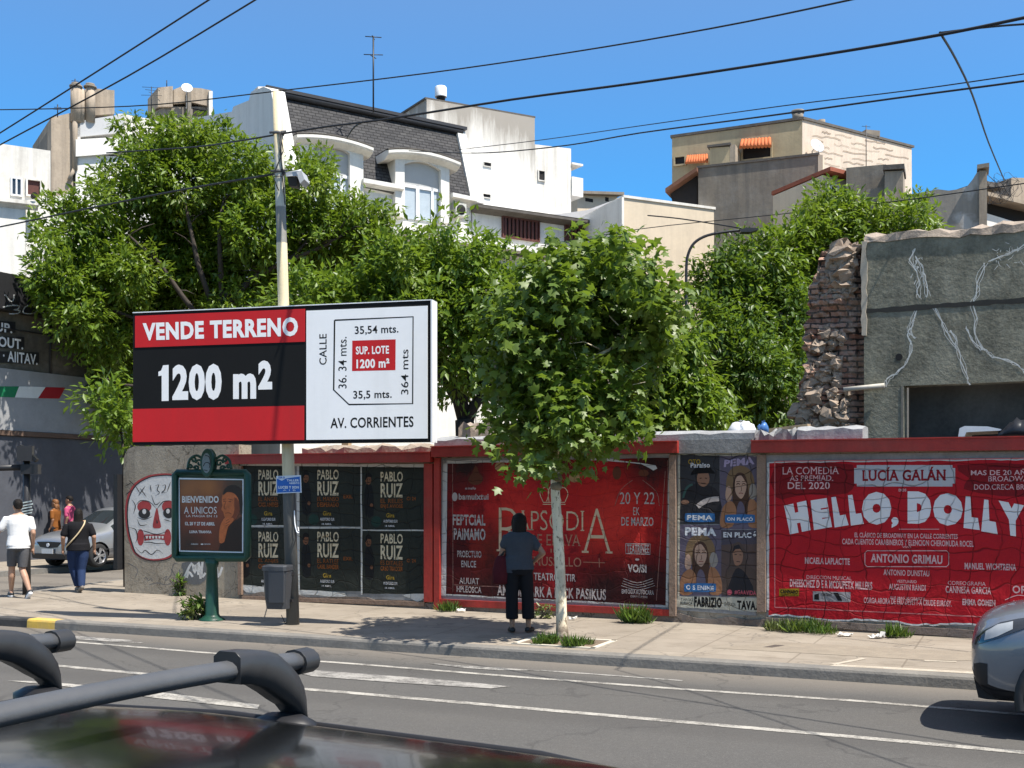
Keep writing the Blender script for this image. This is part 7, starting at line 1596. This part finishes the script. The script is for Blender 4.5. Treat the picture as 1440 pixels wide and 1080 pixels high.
# ---- blue-grey crossover entering at the right
BLU = paint("blue_grey_paint", (.15,.163,.185), .3, .32)
suv = thing("passing_car", (0,0,0), "blue-grey crossover car with black lower trim driving on the road", "car")
st = [(0,.5,.72,.5,.78,.38),(.035,.4,.8,.68,.88,.5),(.16,.28,.9,.8,.99,.6),(.45,.24,.98,.86,1.06,.66),(.9,.24,1.02,.88,1.12,.68),(1.25,.24,1.04,.885,1.17,.7),(1.95,.24,1.06,.89,1.56,.58),(2.1,.24,1.06,.89,1.6,.59),(2.55,.24,1.07,.89,1.63,.6),(2.65,.24,1.07,.89,1.63,.6),(3.2,.24,1.09,.89,1.6,.59),(3.3,.24,1.1,.89,1.59,.58),(3.95,.28,1.12,.86,1.42,.56),(4.15,.34,1.08,.8,1.18,.56),(4.25,.46,.9,.72,.95,.52)]
ev_ = car_body(suv, None, st, dict(side=(5,6,7,9,11), screen=(5,12)), [BLU, m_cglass, m_trim], [(.84,.34),(3.42,.34)], .34, .06)
for x in (.84, 3.42):
    for y in (-.77, .77): wheel(suv, x, y, .34, .34, .22)
def clad(root, wheels, z, r0, r1, w_):
    mb = MB(); n = 14
    for x in wheels:
        for sg in (-1, 1):
            mb.loft([[(x-math.cos(math.pi*k/n)*r_, sg*(w_+o_), z+math.sin(math.pi*k/n)*r_) for k in range(-1, n+2)] for r_, o_ in ((r0,-.1),(r0,.012),(r1,.01),(r1,-.02))], 0, False, True, False)
    local(mb, "wheel_arch_trim", m_trim, root)
clad(suv, (.84,3.42), .34, .4, .47, .885)
for sg in (-1, 1):
    hl = patch(suv, ev_, "headlight", M("suv_lamp", (.02,.022,.025), .05, .2, spec=.9, coat=.8), [(.07,.8),(.14,.87),(.26,.94),(.42,.985),(.62,1.01)], [(.055,.74),(.12,.765),(.25,.82),(.42,.9),(.6,.985)], sg)
    patch(suv, ev_, "headlight_lens", M("lens_clear", (.3,.32,.34), .06, .4, 20, spec=.9, coat=.8), [(.15,.86),(.24,.92),(.36,.955)], [(.14,.79),(.24,.83),(.36,.9)], sg, .011)
    patch(suv, ev_, "fog_lamp", m_trim, [(.05,.58),(.1,.6),(.16,.6)], [(.05,.42),(.1,.4),(.16,.42)], sg, .006)
    patch(suv, ev_, "bumper_cladding", m_trim, [(.02,.44),(.1,.4),(.2,.38),(.35,.38),(.46,.4)], [(.06,.25),(.12,.24),(.2,.24),(.35,.24),(.46,.24)], sg, .008)
    mb = MB(); mb.sphere((1.5, sg*1.02, 1.1), (.09,.12,.08), 10, 7); local(mb, "mirror", BLU, suv)
mb = MB()
for sg in (-1, 1): mb.tube([(1.4,sg*.895,1.02),(1.36,sg*.898,.7),(1.38,sg*.89,.35)], .007, 4); mb.tube([(2.6,sg*.9,1.05),(2.6,sg*.9,.35)], .007, 4); mb.tube([(.45,sg*.868,1.0),(1.3,sg*.895,1.05)], .007, 4)
local(mb, "door_seams", m_trim, suv)
u3 = WF.u3
place(suv, (0,0,RZ), (-WF.u.x, -WF.u.y))
# near flank passes through this road point; nose at photo column 1380
near = G(1455, 1044, RZ); c0 = near-WF.n3*.89; k = (1380-720)/F
# nose lies on the flank's inner line at half width .6
lineo = near-WF.n3*.29
tt = (lineo.x-k*lineo.y)/(-WF.u.x+k*WF.u.y)*-1
tt = -(lineo.x-k*lineo.y)/(WF.u.x-k*WF.u.y)
suv.location = lineo+WF.u3*(tt-.1)-WF.n3*.6; suv.location.z = RZ

# ---- black car right in front with roof bars
BLK = paint("black_paint", (.008,.0085,.009), .0, .15)
_n = BLK.node_tree; _n.nodes["Principled BSDF"].inputs["Coat Weight"].default_value = .12; _n.nodes["Principled BSDF"].inputs["Specular IOR Level"].default_value = .3; _b = _n.nodes["Principled BSDF"]; _bn = N(_n, "ShaderNodeBump"); _bn.inputs["Strength"].default_value = .2; _bn.inputs["Distance"].default_value = .002
_n.links.new(noise(_n, pos(_n), 9, 2), _bn.inputs["Height"]); _n.links.new(_bn.outputs[0], _b.inputs["Coat Normal"]); _n.links.new(_bn.outputs[0], _b.inputs["Normal"])
blk = thing("black_car", (0,0,0), "glossy black car with two dark roof bars", "car")
st = [(0,.4,.62,.5,.68,.4),(.04,.3,.7,.68,.78,.52),(.16,.22,.8,.8,.88,.62),(.45,.2,.88,.85,.96,.68),(.8,.2,.93,.87,1.03,.7),(1.0,.2,.95,.875,1.07,.71),(1.55,.2,.97,.88,1.44,.59),(1.7,.2,.97,.88,1.485,.605),(2.4,.2,.98,.88,1.52,.615),(2.5,.2,.98,.88,1.52,.615),(3.5,.2,.99,.88,1.51,.61),(3.6,.2,1.,.88,1.5,.605),(4.0,.24,1.02,.85,1.3,.56),(4.2,.3,.95,.8,1.02,.56),(4.28,.42,.82,.7,.86,.5)]
car_body(blk, None, st, dict(side=(5,6,7,9,11), screen=(5,12)), [BLK, m_cglass, m_trim], [(.86,.31),(3.45,.31)], .31, .05, 3)
for x in (.86, 3.45):
    for y in (-.76, .76): wheel(blk, x, y, .31, .31)
place(blk, (0,0,RZ), (-WF.u.x, -WF.u.y))
# roof edge passes through the photo point (480,1031)
edge_z = RZ+1.475
Ye = (HC-edge_z)*F/(1031-HZ); ep = Vector(((480-720)/F*Ye, Ye, 0)); ctr = ep+WF.n3*.6
# bars at these points fix the position along the street
m_bar = M("bar_grey", (.068,.07,.074), .42, .12, 3, .08, 60); m_foot = M("foot_black", (.032,.032,.033), .4, .15)
front_off = 2.2
bar_far = A(432, 926, (HC-1.5)*F/(926-HZ)); bar2 = A(74, 901, (HC-1.5)*F/(901-HZ))
s1_ = (bar_far-ctr).dot(WF.u3); s2_ = (bar2-ctr).dot(WF.u3)
blk.location = ctr+WF.u3*(s1_-2.65); blk.location.z = RZ
# in car coordinates: x runs backwards (towards +u), y?  find sign of y for the far side
Rm = Matrix.Rotation(blk.rotation_euler[2], 3, 'Z'); ys = 1 if (Rm @ Vector((0,1,0))).dot(WF.n3) < 0 else -1
for xb in (2.65, 2.65-(s1_-s2_)):
    b = bpy.data.objects.new("roof_bar", None); COL.objects.link(b); b.parent = blk; b.location = (xb, 0, 1.592)
    pts = [(0, ys*(.66-1.32*k/12), .055-.02*((k/6-1)**2)) for k in range(13)]
    mb = MB(); rings = []
    for (x, y, z) in pts: rings.append([(x+.031*math.cos(a), y, z+.022*math.sin(a)) for a in [2*math.pi*i/12 for i in range(12)]])
    mb.loft(rings); local(mb, "tube", m_bar, b)
    for sg in (-1, 1):
        mb = MB(); y0 = sg*.66; mb.loft([[(.039*math.cos(a), y0+sg*q, .035+.031*math.sin(a)) for a in [2*math.pi*i/12 for i in range(12)]] for q in (-.05,-.049,-.001,.0)]+[[(.038*math.cos(a), y0+sg*.003, .035+.03*math.sin(a)) for a in [2*math.pi*i/12 for i in range(12)]],[(.034*math.cos(a), y0+sg*.004, .035+.026*math.sin(a)) for a in [2*math.pi*i/12 for i in range(12)]]]); local(mb, "end_cap", m_foot, b)
    for sg in (-1, 1):
        mb = MB(); sec = [(.375,.078,.022,.038,.038),(.378,.079,.02,.037,.037),(.43,.076,.014,.037,.038),(.48,.069,-.002,.037,.038),(.52,.057,-.024,.036,.038),(.555,.036,-.046,.035,.038),(.585,.01,-.063,.034,.037),(.605,-.02,-.083,.034,.037),(.614,-.05,-.1,.034,.037),(.619,-.085,-.108,.033,.037),(.62,-.105,-.11,.031,.036)]
        mb.loft([[(-w0,sg*y,z0),(-w1,sg*y,z1),(w1,sg*y,z1),(w0,sg*y,z0),(w0*.6,sg*y,z0+.012),(-w0*.6,sg*y,z0+.012)] for y, z0, z1, w0, w1 in sec], 0, True, True); local(mb, "foot", m_foot, b)
        mb = MB(); mb.loft([[(.085*math.cos(a), sg*.575+.09*math.sin(a)*.6, z-.0) for a in [2*math.pi*i/14 for i in range(14)]] for z in (-.15,-.098)]+[[(.05*math.cos(a), sg*.575+.05*math.sin(a)*.6, -.082) for a in [2*math.pi*i/14 for i in range(14)]]]); local(mb, "rubber_pad", m_trim, b)
# drip rails along both roof edges
mb = MB()
for sg in (-1, 1):
    mb.tube([(1.05,sg*.72,1.06),(1.3,sg*.655,1.28),(1.55,sg*.6,1.42),(1.7,sg*.598,1.455),(2.45,sg*.606,1.487),(3.3,sg*.602,1.476),(3.6,sg*.59,1.45),(3.95,sg*.57,1.32)], .011, 6)
local(mb, "drip_rail", m_trim, blk)
# ================================================================== PEOPLE
m_skin = M("skin", (.36,.21,.14), .5, .08, 6); m_skin2 = M("skin_tan", (.3,.165,.105), .5, .08, 6)
def cloth(name, c, var=.1): return M("cloth_"+name, c, .85, var, 5, .3, 11, bdist=.02, spec=.1)
def fused(mb, name, mat, root, voxel=.012, it=3):
    """union of overlapping closed shapes as one continuous surface"""
    o = mb.build(name, mat); r_ = o.modifiers.new("r", 'REMESH'); r_.mode = 'VOXEL'; r_.voxel_size = voxel; r_.use_smooth_shade = True
    s_ = o.modifiers.new("s", 'SMOOTH'); s_.iterations = it; s_.factor = .5
    me = evaluated(o); bpy.data.objects.remove(o); me.materials.clear(); me.materials.append(mat)
    me.polygons.foreach_set("use_smooth", [True]*len(me.polygons))
    q = bpy.data.objects.new(name, me); COL.objects.link(q); q.parent = root; return q
def ellring(c, rx, ry, tilt=(0,0), n=18): return [(c[0]+rx*math.cos(a), c[1]+ry*math.sin(a), c[2]+tilt[0]*math.cos(a)+tilt[1]*math.sin(a)) for a in [2*math.pi*i/n for i in range(n)]]
def limb(mb, pts, rad): mb.tube(pts, rad, 12, round_ends=True)
def torso(mb, P, add=0., z0=None, z1=None, wide=1.):
    """P: list of (z, half width, half depth, x shift, y shift)"""
    L = [p for p in P if (z0 is None or p[0] >= z0) and (z1 is None or p[0] <= z1)]
    mb.loft([ellring((p[3], p[4], p[0]), (p[1]+add)*wide, p[2]+add) for p in L])
def hand(mb, w_, d, side, curl=.5):
    """palm and five fingers growing from wrist w_ along direction d; side = thumb direction"""
    w_, d, s_ = Vector(w_), Vector(d).normalized(), Vector(side); s_ = (s_-d*s_.dot(d)).normalized(); n = d.cross(s_)
    mb.tube([w_-d*.01, w_+d*.03, w_+d*.085], [.024,.034,.036], 10, round_ends=True, flat=.55)
    for i, L in enumerate((.068,.078,.072,.058)):
        b = w_+d*.085+s_*(.027-.018*i); c = curl*(.8+.12*i); m = b+(d*math.cos(c*.5)+n*math.sin(c*.5))*L*.5; e = m+(d*math.cos(c*1.3)+n*math.sin(c*1.3))*L*.5
        mb.tube([b-d*.015, m, e], [.0095,.009,.0075], 8, round_ends=True)
    b = w_+d*.03+s_*.03; m = b+(d*.6+s_*.65+n*.3).normalized()*.035; mb.tube([b-s_*.012, m, m+(d*.85+s_*.2+n*.35).normalized()*.03], [.012,.0105,.009], 8, round_ends=True)
def foot(mb, a, f, r_=.04, L=.19, up=0.):
    a = Vector(a); f = Vector(f).normalized(); mb.tube([a-f*.045+Vector((0,0,-.035-up*.0)), a+f*.05+Vector((0,0,-.035-up*.4)), a+f*(L-.05)+Vector((0,0,-.05-up))], [r_*.9, r_, r_*.8], 10, round_ends=True)
def head(mb, c, yaw=0., pitch=0.):
    """c: chin-base centre; returns map from head coordinates to person coordinates"""
    Mx = Matrix.Translation(c) @ Matrix.Rotation(yaw, 4, 'Z') @ Matrix.Rotation(pitch, 4, 'X'); f = lambda p: tuple(Mx @ Vector(p))
    rr = [(-.005,.02,.022,.062),(.012,.04,.042,.05),(.05,.057,.07,.024),(.085,.067,.085,.01),(.12,.073,.095,.0),(.16,.074,.096,-.004),(.19,.066,.085,-.008),(.212,.046,.058,-.01),(.224,.018,.022,-.01)]
    mb.loft([[f(p) for p in ellring((0,y,z), rx, ry)] for z, rx, ry, y in rr])
    mb.tube([f((0,.088,.125)), f((0,.108,.09)), f((0,.092,.078))], [.01,.016,.013], 8, round_ends=True)
    for s_ in (-1, 1): mb.tube([f((s_*.07,-.01,.125)), f((s_*.078,-.015,.1)), f((s_*.07,-.005,.08))], [.014,.016,.01], 8, round_ends=True)
    mb.tube([f((-.02,.088,.048)), f((.02,.088,.048))], [.011,.011], 8, round_ends=True)
    return f
def face(f, root, hairmat):
    mb = MB()
    for s_ in (-1, 1): mb.sphere(f((s_*.031,.084,.118)), (.012,.008,.007), 8, 6)
    mb.build("eyes", M("eye_dark", (.03,.02,.015), .2, .05), None).parent = root
    mb = MB()
    for s_ in (-1, 1): mb.tube([f((s_*.018,.094,.134)), f((s_*.045,.084,.134))], .0045, 6)
    mb.build("eyebrows", hairmat, None).parent = root
    mb = MB(); mb.tube([f((-.022,.097,.046)), f((0,.101,.047)), f((.022,.097,.046))], .005, 6); mb.build("lips", M("lip_skin", (.26,.1,.08), .5, .05), None).parent = root
TP = [(.84,.15,.105,0,0),(.92,.17,.12,0,-.005),(1.0,.16,.112,0,0),(1.1,.142,.1,0,0),(1.22,.155,.11,0,.005),(1.31,.168,.112,0,.0),(1.38,.168,.1,0,-.006),(1.425,.142,.085,0,-.01),(1.46,.1,.07,0,-.012),(1.495,.064,.058,0,-.006)]
def person(label, px, py, psi, h, J, build, group=None):
    g = G(px, py); t = thing("person", g, label, "person"); s_ = h/1.72; t.rotation_euler = (0,0,psi); t.scale = (s_, s_, s_); build(t, J); return t
hair_bk = M("hair_black", (.01,.008,.007), .6, .3, 20, .6, 60, spec=.15); hair_br = M("hair_brown", (.16,.065,.02), .5, .35, 18, .6, 60)

# ---- woman reading the posters, seen from behind
def woman_posters(t, J):
    wd = 1.06; tp_ = [(z, w_*wd*1.12, d*1.2, x, y) for z, w_, d, x, y in TP]
    hl, hr, kl, kr, al, ar = (-.1,0,.9), (.1,0,.9), (-.105,.01,.5), (.125,.01,.5), (-.1,-.01,.075), (.135,0,.075)
    sl, sr = (-.185,-.01,1.37), (.19,-.01,1.36); el, er = (-.25,.03,1.13), (.34,-.05,1.15); wl_, wr_ = (-.3,.2,1.02), (.2,.12,1.0)
    b = MB(); torso(b, tp_)
    for hh, k, a in ((hl,kl,al),(hr,kr,ar)): limb(b, [hh, k, (k[0]*.5+a[0]*.5, -.01, .33), a], [.088,.056,.052,.034])
    limb(b, [sl, el], [.05,.04]); limb(b, [el, wl_], [.04,.028]); limb(b, [sr, er], [.052,.042]); limb(b, [er, wr_], [.042,.028])
    hand(b, wl_, (-.05,.2,-.12), (.4,.3,.5), 1.2); hand(b, wr_, (-.18,.1,-.06), (0,.2,1), .6)
    limb(b, [(0,-.01,1.44), (0,.0,1.53)], [.052,.05]); f = head(b, (0,.01,1.49), 0, .12)
    foot(b, al, (-.15,1,0)); foot(b, ar, (.5,1,0)); body = fused(b, "body", m_skin2, t, .011); face(f, t, hair_bk)
    s = MB(); torso(s, tp_, .018, .9, 1.47); s.loft([ellring((-.01,-.01,z), .2+q, .135) for z, q in ((.865,.012),(.9,.012),(1.0,.006),(1.1,0))])
    limb(s, [(-.12,-.01,1.37), sl, (-.215,0,1.27)], [.055,.066,.066]); limb(s, [(.12,-.01,1.36), sr, (.255,-.025,1.24)], [.055,.067,.067]); fused(s, "shirt", cloth("slate", (.05,.056,.068)), t)
    s = MB(); torso(s, tp_, .012, .82, 1.02)
    for hh, k, a in ((hl,kl,al),(hr,kr,ar)): s.loft([ellring((hh[0]*.85,0,.92), .105,.125), ellring((hh[0],0,.8), .104,.118), ellring((k[0],0,.5), .09,.1), ellring((k[0]*.5+a[0]*.5,0,.25), .09,.098), ellring((a[0],0,.205), .091,.099), ellring((a[0],0,.2), .05,.05)])
    fused(s, "trousers", cloth("black", (.012,.012,.014)), t)
    s = MB(); foot(s, (al[0],al[1],.085), (-.15,1,0), .047, .2); foot(s, (ar[0],ar[1],.085), (.5,1,0), .047, .2); fused(s, "shoes", M("shoe_black", (.012,.012,.012), .5, .1), t)
    s = MB(); F_ = lambda *p: f(p)
    s.loft([[f(q) for q in ellring((0,y,z), rx, ry)] for z, rx, ry, y in ((-.06,.085,.03,-.085),(-.03,.105,.06,-.07),(.03,.1,.085,-.045),(.09,.096,.1,-.025),(.15,.092,.106,-.018),(.2,.078,.09,-.015),(.235,.045,.055,-.015),(.246,.01,.012,-.015))])
    for sg in (-1,1): s.tube([f((sg*.07,.0,.18)), f((sg*.088,.02,.1)), f((sg*.085,.02,-.02))], [.03,.03,.02], 8, round_ends=True)
    fused(s, "hair", hair_bk, t, .01)
person("woman in grey-blue shirt and black trousers reading the red theatre poster", 730, 890, R(4), 1.62, None, woman_posters)
hb = thing("shoulder_bag", G(716, 890), "dark red shoulder bag carried by the woman reading the posters", "bag")
mb = MB(); c = A(706, 796, G(716,890).y-.02); mb.loft([[(c.x+x*k, c.y+y*k*.5, c.z+z) for x, y in [(.1*math.cos(a)*(1+.3*abs(math.cos(a))), .17*math.sin(a)) for a in [i*math.pi/8 for i in range(16)]]] for z, k in ((-.24,.75),(-.22,.95),(-.05,1.),(.1,.7),(.14,.45))]); mb.build("bag_body", cloth("maroon", (.07,.012,.016)), hb)
mb = MB(); mb.tube(smooth([c+Vector((-.04,0,.12)), A(708,776,c.y), A(712,757,c.y+.03), A(714,753,c.y+.1), c+Vector((.05,.1,.12))], 4, False), .014, 6); mb.build("strap", M("strap_dark", (.02,.012,.012), .6, .1), hb)

# ---- man in white T-shirt walking, seen from behind
def man_white(t, J):
    tp_ = [(z, w_*1.08, d*1.02, x, y+ (z-.9)*.06) for z, w_, d, x, y in TP]
    hl, hr = (-.09,0,.92), (.09,0,.92)
    kl, kr = (-.1,.12,.52), (.06,.0,.5); al, ar = (-.1,.22,.12), (.16,-.22,.14)
    sl, sr = (-.19,.03,1.385), (.19,.03,1.385); el, er = (-.32,.05,1.17), (.235,-.06,1.14); wl_, wr_ = (-.5,.24,1.03), (.235,.06,.9)
    b = MB(); torso(b, tp_)
    for hh, k, a in ((hl,kl,al),(hr,kr,ar)):
        k, a = Vector(k), Vector(a); limb(b, [hh, k], [.09,.058]); limb(b, [k, k.lerp(a,.35)+Vector((0,-.02,0)), a], [.056,.06,.036])
    limb(b, [sl, el], [.054,.042]); limb(b, [el, wl_], [.042,.03]); limb(b, [sr, er], [.054,.042]); limb(b, [er, wr_], [.042,.03])
    hand(b, wl_, (-.2,.15,-.1), (.3,.5,.6), .5); hand(b, wr_, (-.0,.06,-.3), (-.2,1,0), .5)
    limb(b, [(0,.02,1.44), (-.01,.03,1.54)], [.058,.054]); f = head(b, (-.01,.035,1.5), R(12), -.02)
    foot(b, al, (-.1,1,0)); foot(b, (ar[0],ar[1],.13), (-.25,1,-.6), .04, .2); fused(b, "body", m_skin, t, .011); face(f, t, hair_bk)
    s = MB(); torso(s, tp_, .02, .9, 1.48); s.loft([ellring((0,.0,z), .196-.01*q, .152-.01*q) for q, z in enumerate((.87,.9,1.0))]); limb(s, [(-.12,.03,1.38), sl, (-.27,.045,1.23)], [.06,.07,.068]); limb(s, [(.12,.03,1.38), sr, (.22,-.02,1.22)], [.06,.07,.068]); fused(s, "t_shirt", cloth("white", (.62,.62,.62), .05), t)
    s = MB(); torso(s, tp_, .012, .82, 1.0)
    for hh, k in ((hl,kl),(hr,kr)): k = Vector(k); h2 = Vector(hh); e = h2.lerp(k, .92); s.loft([ellring((h2.x*.85,h2.y,.93), .1,.12), ellring(tuple(h2.lerp(k,.35)), .095,.112), ellring(tuple(e+Vector((0,0,.02))), .08,.09), ellring(tuple(e), .08,.09)])
    fused(s, "shorts", cloth("grey", (.085,.085,.09)), t)
    s = MB(); foot(s, (al[0],al[1],.095), (-.1,1,0), .05, .21); foot(s, (ar[0],ar[1],.135), (-.25,1,-.6), .05, .21); fused(s, "shoes", M("shoe_dark", (.03,.03,.032), .6, .1), t)
    s = MB(); foot(s, (al[0],al[1],.068), (-.1,1,0), .044, .215); foot(s, (ar[0]+.0,ar[1]-.02,.11), (-.25,1,-.6), .044, .215); fused(s, "shoe_soles", m_white_metal, t)
    s = MB(); s.loft([[f(q) for q in ellring((0,y,z), rx, ry)] for z, rx, ry, y in ((.06,.05,.03,-.075),(.09,.07,.06,-.045),(.13,.08,.085,-.025),(.17,.081,.1,-.012),(.205,.068,.088,-.008),(.233,.04,.05,-.01),(.24,.01,.012,-.01))]); fused(s, "hair", hair_bk, t, .009)
person("man in white T-shirt and grey shorts walking at the street corner", 26, 841, R(28), 1.77, None, man_white)
# ---- woman in black top and blue jeans
def woman_black(t, J):
    tp_ = [(z, w_*1.28, d*1.3, x, y+(z-.9)*.05) for z, w_, d, x, y in TP]
    hl, hr = (-.1,0,.9), (.1,0,.9); kl, kr = (-.1,.1,.5), (.06,.0,.47); al, ar = (.0,.12,.1), (.06,-.18,.13)
    sl, sr = (-.215,.02,1.36), (.215,.02,1.36); el, er = (-.29,.0,1.13), (.3,-.02,1.13); wl_, wr_ = (-.29,.1,.9), (.31,.08,.9)
    b = MB(); torso(b, tp_)
    for hh, k, a in ((hl,kl,al),(hr,kr,ar)):
        k, a = Vector(k), Vector(a); limb(b, [hh, k], [.1,.066]); limb(b, [k, k.lerp(a,.35), a], [.062,.062,.038])
    limb(b, [sl, el], [.06,.05]); limb(b, [el, wl_], [.048,.032]); limb(b, [sr, er], [.06,.05]); limb(b, [er, wr_], [.048,.032])
    hand(b, wl_, (0,.06,-.3), (.2,1,0), .7); hand(b, wr_, (0,.06,-.3), (-.2,1,0), .7)
    limb(b, [(0,.02,1.42), (0,.035,1.52)], [.055,.052]); f = head(b, (0,.04,1.48), 0, .1)
    foot(b, al, (-.2,1,0)); foot(b, (ar[0],ar[1],.125), (-.3,1,-.5)); fused(b, "body", m_skin, t, .011); face(f, t, hair_bk)
    s = MB(); torso(s, tp_, .02, .9, 1.48); s.loft([ellring((0,.0,z), .24-.006*q, .19-.006*q) for q, z in enumerate((.86,.9,1.0))]); limb(s, [(-.13,.02,1.36), sl, (-.27,.01,1.2)], [.066,.078,.076]); limb(s, [(.13,.02,1.36), sr, (.275,.0,1.2)], [.066,.078,.076]); fused(s, "shirt", cloth("black", (.012,.012,.014)), t)
    s = MB(); torso(s, tp_, .01, .82, .98)
    for hh, k, a in ((hl,kl,al),(hr,kr,ar)): h2, k, a = Vector(hh), Vector(k), Vector(a); s.loft([ellring((h2.x*.9,h2.y,.92), .12,.15), ellring(tuple(h2.lerp(k,.4)), .122,.14), ellring(tuple(k), .088,.098), ellring(tuple(k.lerp(a,.5)), .082,.092), ellring(tuple(k.lerp(a,.93)), .07,.08), ellring(tuple(k.lerp(a,.96)), .07,.08)])
    fused(s, "jeans", cloth("denim", (.02,.035,.085), .25), t)
    s = MB(); foot(s, (al[0],al[1],.1), (-.2,1,0), .05, .2); foot(s, (ar[0],ar[1],.135), (-.3,1,-.5), .05, .2); fused(s, "shoes", M("shoe_taupe", (.17,.15,.13), .7, .15), t)
    s = MB(); s.loft([[f(q) for q in ellring((0,y,z), rx, ry)] for z, rx, ry, y in ((-.2,.05,.025,-.13),(-.14,.09,.04,-.12),(-.06,.1,.05,-.1),(.0,.095,.065,-.075),(.08,.092,.09,-.04),(.14,.09,.104,-.02),(.2,.076,.09,-.012),(.235,.044,.055,-.012),(.246,.01,.012,-.012))]); fused(s, "hair", hair_bk, t, .01)
    s = MB(); s.tube(smooth([(.13,.0,1.47),(.1,-.135,1.38),(.0,-.165,1.22),(-.14,-.15,1.05),(-.235,-.03,.93)], 4, False), .015, 6); s.tube(smooth([(.13,.0,1.47),(.1,.11,1.4),(-.05,.17,1.2),(-.235,-.03,.93)], 4, False), .015, 6); s.build("bag_strap", M("strap_beige", (.5,.4,.25), .6, .1), None).parent = t
person("woman in black top and blue jeans with a beige bag strap", 110, 833, R(22), 1.6, None, woman_black)
# ---- pair walking beyond the parked car
def pair(shirt_m, hairm, long_, sk):
    def f_(t, J):
        b = MB(); torso(b, TP)
        for sg, dy in ((-1,.1),(1,-.1)): limb(b, [(sg*.09,0,.92), (sg*.08,.03+dy,.5), (sg*.08,dy*1.4,.08)], [.09,.058,.036]); foot(b, (sg*.08,dy*1.4,.075), (0,1,0))
        for sg, dy in ((-1,-.1),(1,.12)): limb(b, [(sg*.19,0,1.38), (sg*.23,dy*.5,1.14)], [.052,.042]); limb(b, [(sg*.23,dy*.5,1.14), (sg*.21,dy+.12,.93)], [.042,.03]); hand(b, (sg*.21,dy+.12,.93), (0,.2,-.3), (-sg,.5,0), .6)
        limb(b, [(0,0,1.44),(0,.015,1.54)], [.055,.052]); f = head(b, (0,.02,1.5), 0, .05); fused(b, "body", sk, t, .012); face(f, t, hairm)
        s = MB(); torso(s, TP, .02, .9, 1.48); s.loft([ellring((0,0,z), .18, .135) for z in (.82,.9,1.)])
        for sg, dy in ((-1,-.1),(1,.12)): limb(s, [(sg*.13,0,1.38), (sg*.19,0,1.38), (sg*.225,dy*.3,1.2)], [.058,.062,.062])
        fused(s, "shirt", shirt_m, t)
        s = MB(); torso(s, TP, .01, .82, .98)
        for sg, dy in ((-1,.1),(1,-.1)): limb(s, [(sg*.09,0,.92), (sg*.08,.03+dy,.5), (sg*.08,dy*1.4,.13)], [.105,.08,.065])
        fused(s, "trousers", cloth("charcoal", (.03,.03,.034)), t)
        s = MB(); L = [(.1,.072,.06,-.045),(.14,.081,.09,-.025),(.18,.081,.1,-.01),(.21,.066,.086,-.006),(.236,.04,.05,-.008),(.244,.01,.012,-.008)]
        if long_: L = [(-.22,.07,.03,-.11),(-.12,.1,.05,-.1),(-.02,.1,.06,-.08),(.06,.094,.085,-.045)]+L
        s.loft([[f(q) for q in ellring((0,y,z), rx, ry)] for z, rx, ry, y in L]); fused(s, "hair", hairm, t, .01)
        s = MB(); 
        for sg, dy in ((-1,.1),(1,-.1)): foot(s, (sg*.08,dy*1.4,.085), (0,1,0), .05, .2)
        fused(s, "shoes", M("shoe_dark", (.03,.03,.032)), t)
    return f_
yy = 32.4
def at(px, Y): return 720 if False else px, HZ+HC*F/Y
pa, pb = at(98, yy), at(78, yy+.25)
person("man in a pink shirt walking beyond the silver car", pa[0], pa[1], R(84), 1.8, None, pair(cloth("pink", (.42,.07,.15)), hair_bk, False, m_skin2))
person("woman with long brown hair and a rust top beside the man in pink", pb[0], pb[1], R(82), 1.7, None, pair(cloth("rust", (.2,.075,.02)), hair_br, True, m_skin2))
